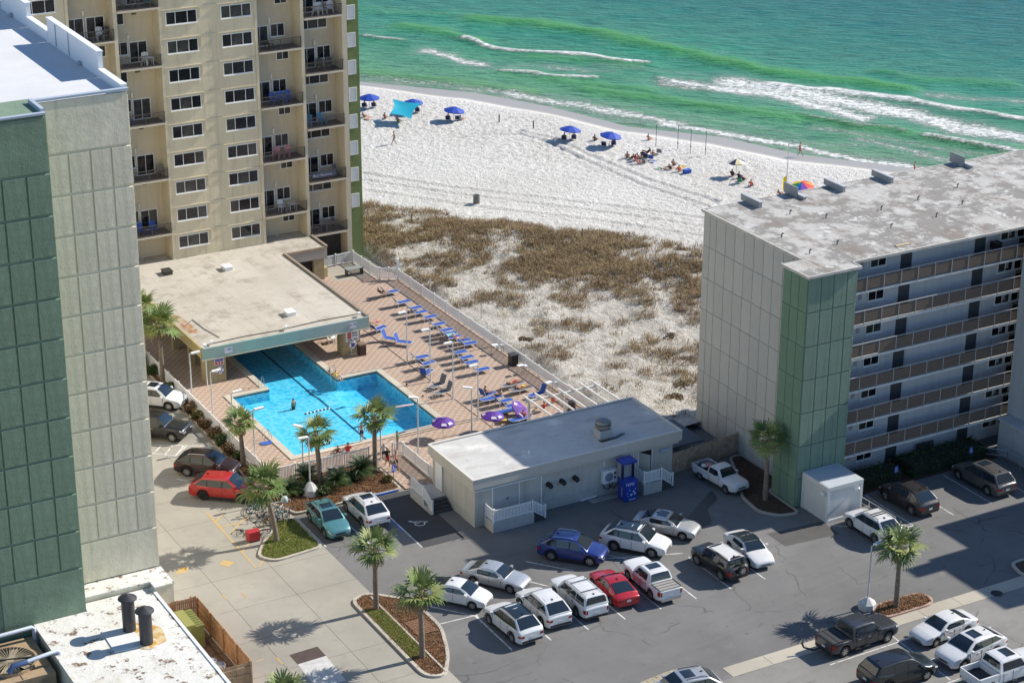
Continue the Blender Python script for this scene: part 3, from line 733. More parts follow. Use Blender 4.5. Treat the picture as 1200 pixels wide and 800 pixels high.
ground_cover('pine_straw_mulch', [q for q in Q1], 2600, .12, straw, 'brown pine straw in the island beside the lawn strip', 'mulch', .1, 5, .02, .3, 1.4)
ground_cover('pine_straw_mulch', Q5, 4200, .14, straw, 'brown pine straw in the bed below the pool fence', 'mulch', .1, 5, .022, .35, 1.4)
ground_cover('pine_straw_mulch', Q3, 800, .2, straw, 'brown straw in the small island with one palm', 'mulch', .11, 5, .025, .3, 1.2)
ground_cover('pine_straw_mulch', Q6, 4200, .14, straw, 'brown pine straw along the driveway beside the white fence', 'mulch', .1, 5, .022, .35, 1.4)
# ================================================================ BUILDINGS
ST = 2.665
def stucco(name, c, bump=.8, var=.12, streak=None, bs=1.6, bd=.06):
    n = Nodes(name)
    col = n.mix(n.rng(n.noise(.35, 5, .65), .32, .7), tuple(x*(1-var) for x in c), tuple(min(1, x*(1+var)) for x in c))
    st = n.rng(n.noise(1.0, 5, .65, v=n.mapping((2.2, 2.2, .18))), .5, .72, 0, .5)
    col = n.mix(st, col, streak or tuple(x*.6 for x in c))
    oi = n.N.new('ShaderNodeObjectInfo'); col = n.mix(n.rng(oi.outputs['Random'], 0, 1, 0, .28), col, tuple(x*.72 for x in c))
    n.base(col, .9, .25)
    h = n.math('ADD', n.noise(bs, 6, .7), n.math('MULTIPLY', n.noise(bs*6, 3, .7), .3)); n.bump(h, bump, bd); return n.M
cream = stucco('cream_stucco', (.73, .665, .515), 1., .1)
cream_groove = mat('cream_groove', (.4, .375, .32), .9, var=.15)
green_st = stucco('green_stucco', (.2, .275, .195), 1., .18, (.13, .2, .12))
green_groove = mat('green_groove', (.1, .15, .115), .9)
roof_white = mat('roof_white', (.6, .6, .6), .85, var=.06, vs=.4, stains=[((.6, .58, .53), .5, .55, .75, (.25, 1.2, 1))], bump=.15, bs=3)
white_trim = mat('white_trim', (.74, .76, .78), .5)
def panel_mesh(name, w, h, d, m, axis='y', bev=.03):
    """slab panel standing proud of its wall, face bevelled; origin at lower left corner on the wall"""
    s = MB()
    a = [(0, 0), (w, 0), (w, h), (0, h)]; b = [(bev, bev), (w-bev, bev), (w-bev, h-bev), (bev, h-bev)]
    def P(q, k): return (q[0], -k, q[1]) if axis == 'y' else (-k, -q[0], q[1])
    for i in range(4):
        j = (i+1) % 4; s.quad(P(a[i], 0), P(a[j], 0), P(b[j], d), P(b[i], d))
    s.quad(*[P(q, d) for q in b]); return s.mesh(name, m)
# ---- tower at the left edge
tw = thing('tower_block', 'tall green and cream stucco tower with white roof at the left edge', 'building', (36, 120, 0))
TX0, TX1, GY, CY, TT = 28.97, 34.45, 117.4, 120.2, 36.55
GX = 34.45; CX = 40.55
s = MB(); s.box(GX-.5, CY, 0, CX, 168, TT-.45); s.build('wall', cream, tw)
s = MB(); s.box(22, GY, 0, GX, 121, TT-.1); s.build('green_wall', green_st, tw)
s = MB(); s.box(18.0, 121, 0, GX-.5, 168, TT-.45); s.build('rear_wall', cream, tw)
zs = [6.35+ST*k for k in range(11)]
cxs = [GX+.02, 35.12, 36.47, 37.87, 39.22, CX-.02]
cache = {}
def panel(par, name, m, x, z, w, h, Y, d=.09, g=.06):
    key = (round(w, 2), round(h, 2), m.name)
    if key not in cache: cache[key] = panel_mesh(name, w-g, h-g*2.6, d, m)
    inst(name, cache[key], par, (x+g/2, Y, z+g*1.1))
for k in range(10):
    for i in range(5): panel(tw, 'wall_panel', cream, cxs[i], zs[k], cxs[i+1]-cxs[i], ST, CY)
panel(tw, 'wall_panel', cream, cxs[0], 3.3, CX-GX-.04, zs[0]-3.3, CY); panel(tw, 'wall_panel', cream, cxs[0], zs[10], CX-GX-.04, TT-.1-zs[10], CY)
gxs = [34.45-1.5*k for k in range(4)]+[28.95]
zg = [6.2+ST*k for k in range(11)]
for k in range(10):
    for i in range(4): panel(tw, 'wall_panel', green_st, gxs[i+1]+.01, zg[k], gxs[i]-gxs[i+1], ST, GY)
    panel(tw, 'wall_panel', green_st, 27.4, zg[k], 1.5, ST, GY); panel(tw, 'wall_panel', green_st, 25.9, zg[k], 1.5, ST, GY)
panel(tw, 'wall_panel', green_st, 28.97, 2.5, 5.46, zg[0]-2.5, GY); panel(tw, 'wall_panel', green_st, 25.9, zg[10], 8.53, TT-.15-zg[10], GY)
s = MB(); s.quad((18, 118, TT-.38), (GX, 118, TT-.38), (GX, 121, TT-.38), (18, 121, TT-.38)); s.quad((18, 121, TT-.38), (CX-.3, 121, TT-.38), (CX-.3, 168, TT-.38), (18, 168, TT-.38))
s.quad((GX, 120.2, TT-.38), (CX-.3, 120.2, TT-.38), (CX-.3, 121, TT-.38), (GX, 121, TT-.38)); s.build('roof', roof_white, tw)
s = MB(); s.box(22, GY-.12, TT-.12, GX+.02, GY+.2, TT); s.box(GX-.2, GY+.21, TT-.4, GX+.03, CY-.1, TT+.18); s.box(GX+.04, CY-.14, TT-.12, CX+.03, CY+.2, TT+.03); s.build('coping', mat('blue_grey_coping', (.4, .45, .52), .5), tw)
def parapet(y0, y1, h, cap=True):
    s = MB(); s.box(CX-.3, y0, TT-.4, CX+.02, y1, TT+h); s.box(CX-.36, y0-.03, TT+h, CX+.06, y1+.03, TT+h+.09); s.build('parapet', white_trim, tw)
parapet(CY+.22, 124.6, .12); parapet(124.66, 135.0, 1.25); parapet(135.06, 139.6, .3); parapet(139.66, 167, 1.25)
s = MB()
for y, z in ((130.5, .2), (133.2, .2), (146, .2)): s.tube([(CX-.33, y, TT-.3), (CX-.33, y, TT+1.2)], .03, 6)
for y in (128, 143): s.box(CX-.5, y, TT-.38, CX-.3, y+.35, TT-.1)
s.build('conduit', grey_metal, tw)
s = MB(); s.tube([(30.0, 120.0, TT-.35), (30, 120, TT+.25), (31.5, 120.1, TT+.25), (31.5, 120.1, TT-.35)], .05, 6); s.build('roof_pipe', dark_metal, tw)
# annex with the flues beside the tower
an = thing('flat_roof_annex', 'low annex with peeling white roof below the green tower', 'building', (36, 112, 0))
s = MB(); s.box(31.0, 98, 0, 39.2, GY-.1, 2.78); s.box(GX+.05, GY-.1, 0, 39.2, 118.4, 2.78); s.build('wall', cream, an)
peel = Nodes('peeling_roof'); n = peel
col = n.mix(n.rng(n.noise(.5, 6, .7), .35, .7), (.75, .74, .7), (.6, .58, .52))
col = n.mix(n.rng(n.noise(1.1, 7, .75), .56, .61), col, (.2, .13, .09))
col = n.mix(n.rng(n.noise(.8, 5, .7, v=n.mapping((1, 1, 1), loc=(4, 9, 0))), .6, .75, 0, .7), col, (.5, .43, .22))
n.base(col, .85, .3); n.bump(n.noise(2.2, 7, .75), .9, .08)
s = MB(); s.box(30.9, 98, 2.781, 39.3, GY-.1, 2.9); s.box(GX+.05, GY-.099, 2.781, 39.3, 118.35, 2.899); s.build('roof', peel.M, an)
s = MB(); s.prism([(34.4, 114.3), (36.2, 114.2), (36.3, 111.3), (34.3, 111.4)][::-1], 2.9, 2.97); s.build('roof_patch', mat('roof_patch', (.7, .7, .68), .8, var=.1), an)
s = MB(); s.box(39.1, 98, 2.9, 39.32, 118.3, 2.96); s.build('roof_edge', white_trim, an)
bx = thing('plain_box_wing', 'small white roofed wing in the corner of the cream tower', 'building', (38, 119, 0))
s = MB(); s.box(39.25, 117.6, 0, CX, CY-.1, 3.2); s.box(GX+.06, 118.45, 2.8, 39.24, CY-.1, 3.2); s.build('wall', cream, bx)
s = MB(); s.box(GX+.06, 118.4, 3.2, CX+.05, CY-.1, 3.3); s.box(39.2, 117.5, 3.2, CX+.05, 118.39, 3.299); s.build('roof', peel.M, bx)
rust = mat('rust_stain', (.5, .26, .03), .9, var=.5, vs=3)
for fx, fy, lab in ((36.05, 113.6, 'dark flue with conical cap nearer the green tower'), (36.45, 111.55, 'dark flue with conical cap nearer the bottom of the picture')):
    t = thing('flue', lab+' on the peeling roof', 'flue', (fx, fy, 2.9), group='flues on the peeling annex roof')
    fm = mat('flue_metal', (.05, .05, .055), .5, metal=.3, var=.2, vs=3)
    MB().lathe([(.42, 0), (.42, 2.35)], 20, (fx, fy, 2.9)).build('pipe', fm, t, smooth=40)
    MB().lathe([(.62, 2.34), (.6, 2.4), (.06, 2.68), (.0, 2.7)], 20, (fx, fy, 2.9)).build('cap', fm, t, smooth=30)
    MB().lathe([(.75, .0), (.7, .03), (.45, .05)], 20, (fx, fy, 2.905)).build('collar', mat('flue_flashing', (.62, .55, .4), .8, stains=[((.5, .26, .03), 1.5, .45, .6)]), t)
flat('rust_stain', round_poly([(35.2, 113.6), (35.6, 112.3), (36.3, 110.8), (37.7, 111.2), (38.0, 113.0), (37.2, 114.2), (36.2, 114.4)], .3), 2.906, mat('rust_wash', (.6, .5, .3), .9, stains=[((.5, .24, .03), 1.3, .42, .6)]))
# cooling tower
ct = thing('cooling_unit', 'large tan rooftop cooling unit with round fan at the lower left corner', 'cooling unit', (27, 113, 0))
tan = mat('tan_steel', (.36, .26, .16), .6, var=.15, vs=1.5)
s = MB(); s.box(22, 112.0, 0, 30.6, 117.0, 2.3); s.build('casing', tan, ct)
s = MB(); s.lathe([(1.75, 2.3), (1.75, 2.52), (1.6, 2.52), (1.6, 2.31)], 32, (28.4, 114.4, 0), cap=False); s.build('fan_ring', tan, ct)
s = MB(); s.lathe([(1.6, 2.315), (.001, 2.316)], 32, (28.4, 114.4, 0), cap=False); s.build('fan_well', mat('fan_well', (.035, .03, .024), .8), ct)
for k in range(6):
    a = k*math.pi/3; s = MB()
    ca, sa = math.cos(a), math.sin(a)
    P = [(28.4+ca*.2-sa*.12, 114.4+sa*.2+ca*.12, 2.36), (28.4+ca*1.5-sa*.38, 114.4+sa*1.5+ca*.38, 2.36), (28.4+ca*1.5+sa*.2, 114.4+sa*1.5-ca*.2, 2.44), (28.4+ca*.2+sa*.12, 114.4+sa*.2-ca*.12, 2.4)]
    s.quad(*P); s.build('blade', mat('fan_blade', (.42, .36, .26), .5, metal=.2), ct)
s = MB()
for k in range(40):
    a = k*math.pi/20; s.bar((28.4+.25*math.cos(a), 114.4+.25*math.sin(a), 2.53), (28.4+1.7*math.cos(a), 114.4+1.7*math.sin(a), 2.53), .02)
s.lathe([(.26, 2.52), (.26, 2.56)], 16, (28.4, 114.4, 0)); s.build('fan_guard', mat('guard_wire', (.5, .42, .3), .5, metal=.2), ct)
s = MB(); s.bar((26.7, 114.9, 2.57), (30.1, 113.9, 2.57), .1); s.build('guard_beam', dark_metal, ct)
s = MB(); s.box(22, 111.0, 1.2, 30.7, 111.98, 1.3); s.box(22, 110.5, .5, 30.7, 111.9, .6); s.build('louvre', mat('dark_louvre', (.03, .032, .035), .6), ct)
s = MB(); s.box(24.5, 112.05, 2.301, 24.56, 112.9, 2.31); s.box(26.5, 112.05, 2.301, 26.56, 112.9, 2.31); s.box(28.5, 112.05, 2.301, 28.56, 112.9, 2.31); s.box(22, 112.9, 2.301, 30.5, 112.96, 2.31); s.build('seam', dark_metal, ct)
pvc = mat('grey_pipe', (.42, .47, .55), .4); pj = mat('pipe_joint', (.08, .13, .26), .5)
for k, (a, b, lab) in enumerate((((26.5, 116.7), (30.7, 116.6), 'grey pipe elbow beside the green wall above the fan unit'), ((28.2, 112.8), (31.2, 113.0), 'grey pipe elbow in front of the fan on the tan unit'))):
    t = thing('coolant_pipe', lab, 'pipe', (a[0], a[1], 0), group='pipes feeding the cooling unit')
    MB().tube([(a[0]-2 if k == 0 else a[0], a[1], 2.95), (b[0]-.12, b[1], 3.15), (b[0], b[1], 3.05), (b[0], b[1], 1.6)], .14, 10).build('pipe', pvc, t, smooth=50)
    MB().tube([(a[0]-.3, a[1], 2.6), (a[0], a[1], 3.0), (a[0]+.9, a[1], 3.02)], [.2, .2, .19], 10).build('joint', pj, t, smooth=50)

# ---- hotel tower behind the pool house
HY = 176.26; HB = 178.1
ht = thing('hotel_tower', 'beige balcony tower with green end strip behind the pool house', 'building', (70, 177, 0))
beige = stucco('beige_stucco', (.66, .585, .425), .45, .09, (.36, .32, .22))
beige_w = stucco('beige_wall', (.63, .555, .42), .12, .06, (.42, .37, .27))
trim = mat('cream_trim', (.6, .53, .39), .7, var=.08, vs=1)
HT = 33.5
s = MB()
s.box(45, HB, 0, 82.4, 192, HT)                       # body behind the bays
s.build('rear_wall', beige_w, ht)
s = MB(); s.box(63.1, HY, 3.3, 72.0, HB-.004, HT); s.build('front_wall', beige, ht)
s = MB(); s.box(45, HY+.02, 3.3, 54.2, HB-.004, HT); s.build('side_wall', beige, ht)
for x0, x1 in ((58.55, 58.9), (72.02, 72.3), (76.62, 76.95), (80.85, 81.35), (62.82, 63.08), (54.22, 54.5)):
    s = MB(); s.box(x0, HY-.06, 0 if x0 > 76 else 3.3, x1, HB-.006, HT); s.build('fin_wall', trim if x1-x0 < .4 else beige_w, ht)
gs = stucco('end_green', (.17, .215, .085), .6, .2, (.1, .13, .05))
s = MB(); s.box(81.36, HY, 0, 82.4, HB-.004, HT); s.build('end_strip', gs, ht)
s = MB(); s.box(82.402, HY+.01, 0, 82.6, 192, HT); s.build('end_wall', gs, ht)
# windows
def window_meshes(tag_, w, h, cols, gl=window_glass, fr=.07, mull=.05, d=.06, sill=True):
    f = MB(); f.box(0, -d, 0, w, 0, fr); f.box(0, -d, h-fr, w, 0, h); f.box(0, -d, fr, fr, 0, h-fr); f.box(w-fr, -d, fr, w, 0, h-fr)
    xs = [fr]
    tot = sum(cols); inner = w-2*fr-mull*(len(cols)-1); spans = []
    x = fr
    for i, c in enumerate(cols):
        ww = inner*c/tot; spans.append((x, x+ww)); x += ww
        if i < len(cols)-1: f.box(x, -d+.004, fr, x+mull, 0, h-fr); x += mull
    if sill: f.box(-.03, -d-.06, -.07, w+.03, 0, -.002)
    fm = f.mesh(tag_, white_paint)
    pm = []
    for a, b in spans:
        p = MB(); p.box(a, -.02, fr, b, -.001, h-fr); pm.append(p.mesh('pane', gl))
    return fm, pm
WM = {}
def window(par, key, x, y, z, name='window'):
    fm, pm = WM[key]
    o = inst(name, fm, par, (x, y, z))
    for k, q in enumerate(pm):
        c = link('pane', q, o)
        if random.random() < .34:
            c.data = CURT.setdefault(q.name, q.copy()); c.data.materials[0] = curtain_glass
    return o
CURT = {}
WM['triple'] = window_meshes('window', 3.0, 1.22, (1, 1.35, 1))
WM['pair'] = window_meshes('window', 1.45, 1.25, (1, 1))
WM['small'] = window_meshes('window', 1.3, 1.1, (1, 1), sill=False)
WM['door'] = window_meshes('sliding_door', 1.75, 2.0, (1, 1), sill=False, fr=.09)
WM['triple_b'] = window_meshes('window', 2.95, 1.15, (1, 1.2, 1))
ledge = MB(); ledge.box(-.35, -.1, 1.36, 3.3, 0, 1.45); ledge.box(3.24, -.1, .35, 3.33, 0, 1.355); lm_ = ledge.mesh('window_hood', trim)
ledge2 = MB(); ledge2.box(-.3, -.12, -.02, -.22, 0, 1.0); 
L2 = 2.69
for k in range(12):
    z = 4.42+2.665*k
    for x in (63.45, 68.75):
        window(ht, 'triple', x, HY, z); inst('window_hood', lm_, ht, (x, HY, z))
    for x in (46.2, 50.4): window(ht, 'triple', x, HY+.02, z-.3)
lamp_m = MB().lathe([(.02, -.3), (.09, -.26), (.1, .22), (.02, .3)], 10).mesh('wall_lamp', mat('lamp_glass', (.8, .78, .7), .3))
vent_m = MB().box(0, -.04, 0, .45, 0, .14).mesh('vent_slot', mat('vent_brown', (.12, .075, .045), .8))
slab_c = mat('slab_edge', (.58, .52, .42), .7, var=.06, vs=1)
rail_m = mat('rail_brown', (.085, .075, .068), .5, metal=.2)
slab_f = mat('balcony_floor', (.12, .1, .09), .8, var=.2, vs=2)
BALC = []
def balcony(x0, x1, z, kind):
    w = x1-x0
    s = MB(); s.box(x0, HY-.25, z, x1, HB-.01, z+.16); b = s.build('balcony', slab_c, ht)
    s = MB(); s.box(x0+.02, HY-.2, z+.161, x1-.02, HB-.01, z+.17); s.build('floor', slab_f, b)
    s = MB(); s.box(x0, HY-.22, z+1.18, x1, HY-.16, z+1.24); s.box(x0, HY-.21, z+.26, x1, HY-.17, z+.3)
    k = int(w/.12)
    for i in range(1, k): s.box(x0+w*i/k-.011, HY-.2, z+.3, x0+w*i/k+.011, HY-.18, z+1.18)
    for x in (x0+.02, x0+w/2, x1-.08): s.box(x, HY-.215, z+.16, x+.06, HY-.165, z+1.18)
    s.build('railing', rail_m, b)
    BALC.append((x0, x1, z+.17, kind))
for k in range(-1, 6):
    z = 5.92+5.36*k
    for (x0, x1) in ((58.92, 62.8), (72.32, 76.6)):
        if z > 5: balcony(x0, x1, z, k)
        w = x1-x0
        if x0 < 60:
            if z > 0: window(ht, 'door', x0+1.55, HB, z+.18, 'sliding_door'); window(ht, 'pair', x0+.0, HB, z+1.0)
            if z > 0 and k >= 1: window(ht, 'small', x0-.85+.8, HB, z-1.55)
            inst('wall_lamp', lamp_m, ht, (x0+1.5, HB-.11, z+2.62)); inst('vent_slot', vent_m, ht, (x0+2.0, HB, z-.75))
        else:
            if z > 0:
                window(ht, 'door', x0+.05, HB, z+.18, 'sliding_door'); window(ht, 'pair', x0+2.0, HB, z+.98)
            window(ht, 'small', x0+2.5, HB, z+4.05); inst('wall_lamp', lamp_m, ht, (x0+1.9, HB-.11, z+2.6)); inst('vent_slot', vent_m, ht, (x0+.7, HB, z+4.75))
    z = 3.25+5.36*k+.0
    if z > 0:
        balcony(76.97, 80.83, z, k+10)
        window(ht, 'door', 77.1, HB, z+.18, 'sliding_door'); window(ht, 'pair', 79.0, HB, z+.98)
        inst('wall_lamp', lamp_m, ht, (78.75, HB-.11, z+2.6))
        window(ht, 'triple_b', 77.2, HB, z+3.95)
        if z > 18:
            balcony(54.52, 58.53, z+.1, k+20)
            window(ht, 'door', 56.6, HB, z+.2, 'sliding_door'); window(ht, 'door', 54.7, HB, z+.2, 'sliding_door'); window(ht, 'small', 57.0, HB, z-1.6); inst('wall_lamp', lamp_m, ht, (56.4, HB-.11, z+2.6))
lv = MB(); lv.box(0, -.05, 0, .85, 0, .07); lv.box(0, -.05, 1.33, .85, 0, 1.4); lv.box(0, -.05, .07, .07, 0, 1.33); lv.box(.78, -.05, .07, .85, 0, 1.33)
lvm = lv.mesh('louvre', white_paint); ls = MB()
for i in range(9): ls.quad((.07, -.045, .1+.137*i), (.78, -.045, .1+.137*i), (.78, -.008, .22+.137*i), (.07, -.008, .22+.137*i))
ls.box(.07, -.006, .07, .78, -.001, 1.33); lsm = ls.mesh('louvre_slats', mat('louvre_white', (.62, .62, .6), .6))
for k in range(11):
    o = inst('louvre', lvm, ht, (81.4, HY, 5.55+2.665*k)); link('louvre_slats', lsm, o)
s = MB(); s.box(76.97, HB-.3, .0, 80.83, HB-.02, 2.6); s.build('ground_opening', mat('dark_recess', (.06, .055, .05), .9), ht)
s = MB()
for k in range(12): s.box(66.6, HY-.03, 5.9+2.665*k, 68.35, HY, 5.94+2.665*k)
s.build('wall_joint', cream_groove, ht)

# ---- pool house
ph = thing('pool_house', 'flat tan roofed pool house with sea green fascia over the pool', 'building', (65, 165, 0))
PZ = 3.4
tan_roof = Nodes('tan_roof'); n = tan_roof
col = n.mix(n.rng(n.noise(.16, 5, .65), .35, .68), (.41, .375, .315), (.52, .48, .415))
col = n.mix(n.rng(n.noise(.42, 7, .75), .5, .66, 0, .7), col, (.27, .23, .18))
col = n.mix(n.rng(n.noise(.9, 6, .75, v=n.mapping((.3, 1.6, 1))), .6, .72, 0, .5), col, (.56, .52, .46))
br = n.N.new('ShaderNodeTexBrick'); br.inputs['Scale'].default_value = 1; br.inputs['Brick Width'].default_value = 3.1; br.inputs['Row Height'].default_value = .95; br.inputs['Mortar Size'].default_value = .02
n.L.new(n.mapping(rot=(0, 0, math.pi/2)), br.inputs['Vector']); gate = n.rng(n.noise(.5, 3), .45, .6, .1, .75)
col = n.mix(n.math('MULTIPLY', br.outputs['Fac'], gate), col, (.26, .21, .16))
n.base(col, .88, .3); n.bump(n.noise(3, 5), .25, .03)
s = MB(); s.quad((57.2, 154.4, PZ), (72.5, 154.4, PZ), (72.5, HY, PZ), (57.2, HY, PZ)); s.quad((72.5, 172.7, PZ), (76.9, 172.7, PZ), (76.9, HY, PZ), (72.5, HY, PZ))
s.quad((58.9, HY, PZ-.01), (62.8, HY, PZ-.01), (62.8, HB, PZ-.01), (58.9, HB, PZ-.01)); s.quad((72.3, HY, PZ-.01), (76.6, HY, PZ-.01), (76.6, HB, PZ-.01), (72.3, HB, PZ-.01))
s.build('roof', tan_roof.M, ph)
s = MB(); s.box(57.1, 154.45, 2.4, 72.5, HY, PZ-.02); s.box(72.5, 172.6, 2.3, 77, HY, PZ-.02); s.build('roof_deck', mat('soffit_tan', (.36, .31, .22), .85), ph)
fascia = mat('fascia_sea_green', (.24, .36, .31), .6, var=.1, vs=.6, stains=[((.3, .36, .36), .25, .42, .62, (1, 1, .3))])
s = MB(); s.box(57.05, 154.2, 2.42, 72.62, 154.4, PZ+.04); s.build('fascia', fascia, ph)
s = MB(); s.box(57.0, 154.17, 2.36, 72.66, 154.41, 2.418); s.build('fascia_trim', trim, ph)
s = MB(); s.box(57.0, 154.42, 2.5, 57.2, HY, PZ+.04); s.build('side_fascia', mat('yellow_fascia', (.42, .34, .17), .7, var=.1, vs=1), ph)
s = MB(); s.box(72.45, 154.42, PZ+.0, 72.68, 172.6, PZ+.16); s.box(76.85, 172.55, PZ, 77.08, HY-.1, PZ+.16); s.box(72.69, 172.55, PZ-.2, 76.84, 172.75, PZ+.06); s.build('gravel_stop', mat('brown_coping', (.3, .24, .18), .6, var=.15), ph)
s = MB(); s.box(72.5, 154.5, 2.4, 72.6, 172.5, 3.38); s.box(72.7, 172.58, 2.3, 77.0, 172.7, 3.15); s.box(76.95, 172.8, 2.3, 77.05, HY, 3.38); s.build('side_band', mat('grey_band', (.33, .31, .28), .8), ph)
tan_wall = stucco('tan_wall', (.38, .32, .19), .3, .08)
for x0, x1, y0, y1 in ((57.45, 59.2, 154.5, 155.9), (70.25, 71.85, 154.5, 155.9)):
    s = MB(); s.box(x0, y0, 0, x1, y1, 2.4); s.build('pillar', tan_wall, ph)
s = MB()
for y in (159, 163, 167, 171): s.box(57.6, y, 0, 58.1, y+.4, 2.4); s.box(70.9, y, 0, 71.4, y+.4, 2.4)
s.build('rear_columns', tan_wall, ph)
s = MB(); s.box(57.6, 175.9, 0, 72.4, 176.2, 2.4); s.box(72.9, 172.9, 0, 73.2, 176, 2.3); s.box(75.7, 172.9, 0, 76.8, 176, 2.3); s.build('rear_wall', tan_wall, ph)
s = MB(); s.box(73.3, 173.2, 0, 75.6, 173.3, 2.3); s.build('doorway', mat('dark_recess2', (.02, .02, .02), .9), ph)
s = MB(); s.tube([(57.38, 154.35, 2.4), (57.38, 154.35, 0)], .05, 6); s.tube([(71.0, 154.45, .9), (71.0, 154.45, 0)], .03, 6); s.build('downpipe', white_paint, ph)
for x, y in ((60.6, 172.5), (65.9, 170.9), (66.4, 157.6)):
    s = MB(); s.box(x, y, PZ+.001, x+.75, y+1.0, PZ+.32); s.box(x-.06, y-.06, PZ+.321, x+.81, y+1.06, PZ+.38); s.build('roof_hatch', white_trim if x > 61 else dark_metal, ph)
s = MB(); s.tube([(57.6, 155.0, PZ+.04), (61, 155.2, PZ+.06), (64.5, 155.1, PZ+.04), (68.5, 155.4, PZ+.06), (72.0, 155.3, PZ+.04)], .035, 5); s.tube([(57.8, 160, PZ+.04), (58.8, 161, PZ+.05), (58.9, 158.5, PZ+.05), (59.3, 156, PZ+.05)], .03, 5); s.build('roof_cable', black, ph)
s = MB()
for x, y in ((58.1, 154.9), (57.3, 154.5), (71.9, 154.9), (65.0, 155.0)): s.bar((x, y, PZ+.02), (x, y, PZ+.3), .06); s.box(x-.1, y-.35, PZ+.26, x+.15, y-.02, PZ+.42)
s.build('floodlight', white_trim, ph)
flat('leaf_litter', round_poly([(57.5, 158), (58.3, 158), (58.2, 162.5), (57.4, 163)], .3), PZ+.006, mat('leaf_litter', (.42, .34, .25), .95, stains=[((.35, .14, .04), 1.6, .4, .56)], bump=1, bs=9))
def sign_board(par_name, label, x0, y, z0, w, h, base, blocks, cat='sign'):
    t = thing(par_name, label, cat, (x0, y, z0))
    s = MB(); s.box(x0, y-.03, z0, x0+w, y, z0+h); s.build('board', base, t)
    for i, (bx0, bz0, bx1, bz1, m) in enumerate(blocks):
        s = MB(); s.quad((x0+bx0*w, y-.034-.0005*i, z0+bz0*h), (x0+bx1*w, y-.034-.0005*i, z0+bz0*h), (x0+bx1*w, y-.034-.0005*i, z0+bz1*h), (x0+bx0*w, y-.034-.0005*i, z0+bz1*h)); s.build('print', m, t)
    return t
pr_red = mat('print_red', (.5, .1, .09), .6); pr_dark = mat('print_dark', (.06, .06, .08), .6); pr_blue = mat('print_blue', (.12, .12, .35), .6); pr_green = mat('print_green', (.2, .3, .26), .6); board_w = mat('board_white', (.68, .66, .68), .5)
sign_board('notice_board', 'white pool rules board with red block on the right pillar', 70.45, 154.49, 1.35, 1.25, .98, board_w, [(.12, .25, .42, .88, pr_red), (.46, .72, .86, .82, pr_dark), (.46, .46, .9, .6, pr_green), (.12, .08, .5, .18, pr_dark), (.6, .1, .9, .2, pr_dark)])
sign_board('warning_sign', 'small blue and red sign on the left pillar above the ring', 58.15, 154.49, 1.6, .85, .62, board_w, [(.05, .55, .95, .92, pr_blue), (.05, .06, .95, .5, pr_red), (.35, .1, .42, .44, board_w), (.62, .1, .7, .44, board_w)])
pale = mat('board_pale', (.5, .5, .56), .5)
sign_board('fascia_notice', 'pale notice on the left end of the green fascia', 59.0, 154.18, 2.66, .72, .52, pale, [(.4, .6, .85, .8, pr_blue), (.1, .1, .5, .3, board_w)])
sign_board('fascia_notice', 'pale notice on the right end of the green fascia', 70.7, 154.18, 2.68, .66, .5, pale, [(.1, .5, .25, .8, pr_dark), (.7, .6, .9, .85, pr_dark), (.1, .1, .9, .2, board_w)])
def life_ring(x, y, z, lab):
    t = thing('life_ring', lab, 'life ring', (x, y, z))
    prof = [(.27+.085*math.cos(a), .06*math.sin(a)) for a in [k*math.pi/4 for k in range(9)]]
    s = MB(); s.lathe(prof, 20, (x, y, z), 'y', cap=False); s.build('ring', white_paint, t, smooth=60)
    s = MB(); s.lathe([(.2, .01), (.01, .012)], 16, (x, y, z), 'y', cap=False); s.build('backplate', pr_blue, t)
    for k in range(4):
        a = k*math.pi/2+.78; s = MB(); s.box(x+.27*math.cos(a)-.06, y-.075, z+.27*math.sin(a)-.06, x+.27*math.cos(a)+.06, y-.055, z+.27*math.sin(a)+.06); s.build('band', pr_blue, t)
life_ring(71.1, 154.4, 1.0, 'white life ring on the right pillar of the pool house')
life_ring(58.6, 154.4, 1.15, 'white life ring on the left pillar of the pool house')

# ---- snack bar building
sb = thing('snack_building', 'low grey white building with flat roof between pool and car park', 'building', (73, 123, 0))
SX0, SX1, SY0, SY1, SZ = 64.6, 82.85, 120.1, 127.3, 3.9
snack_roof = mat('snack_roof', (.5, .495, .48), .85, var=.12, vs=.5, stains=[((.36, .34, .31), .7, .55, .75, (.4, 1.4, 1)), ((.68, .66, .62), .35, .56, .66), ((.3, .25, .2), 1.6, .66, .74)], bump=.2, bs=3)
wall_t = stucco('snack_wall', (.5, .475, .43), .15, .05)
s = MB(); s.box(SX0+.3, SY0+.3, 0, SX1-.65, SY1-.2, SZ-.75); s.build('wall', wall_t, sb)
s = MB(); s.box(SX0+.28, SY0+.27, 0, SX1-.63, SY1-.18, .75); s.build('plinth', mat('plinth', (.42, .41, .37), .85, var=.08), sb)
s = MB(); s.box(SX0+.16, SY0+.16, SZ-.95, SX1-.16, SY1-.1, SZ-.02); s.build('eaves', mat('eaves_white', (.5, .48, .43), .7), sb)
s = MB(); s.box(SX0, SY0, SZ-.68, SX1, SY0+.15, SZ+.1); s.box(SX0, SY0+.155, SZ-.68, SX0+.15, SY1, SZ+.1); s.box(SX1-.15, SY0+.155, SZ-.68, SX1, SY1, SZ+.1); s.box(SX0+.155, SY1-.15, SZ-.68, SX1-.155, SY1, SZ+.1)
s.build('fascia', mat('fascia_grey', (.52, .485, .43), .6, var=.06, vs=.8), sb)
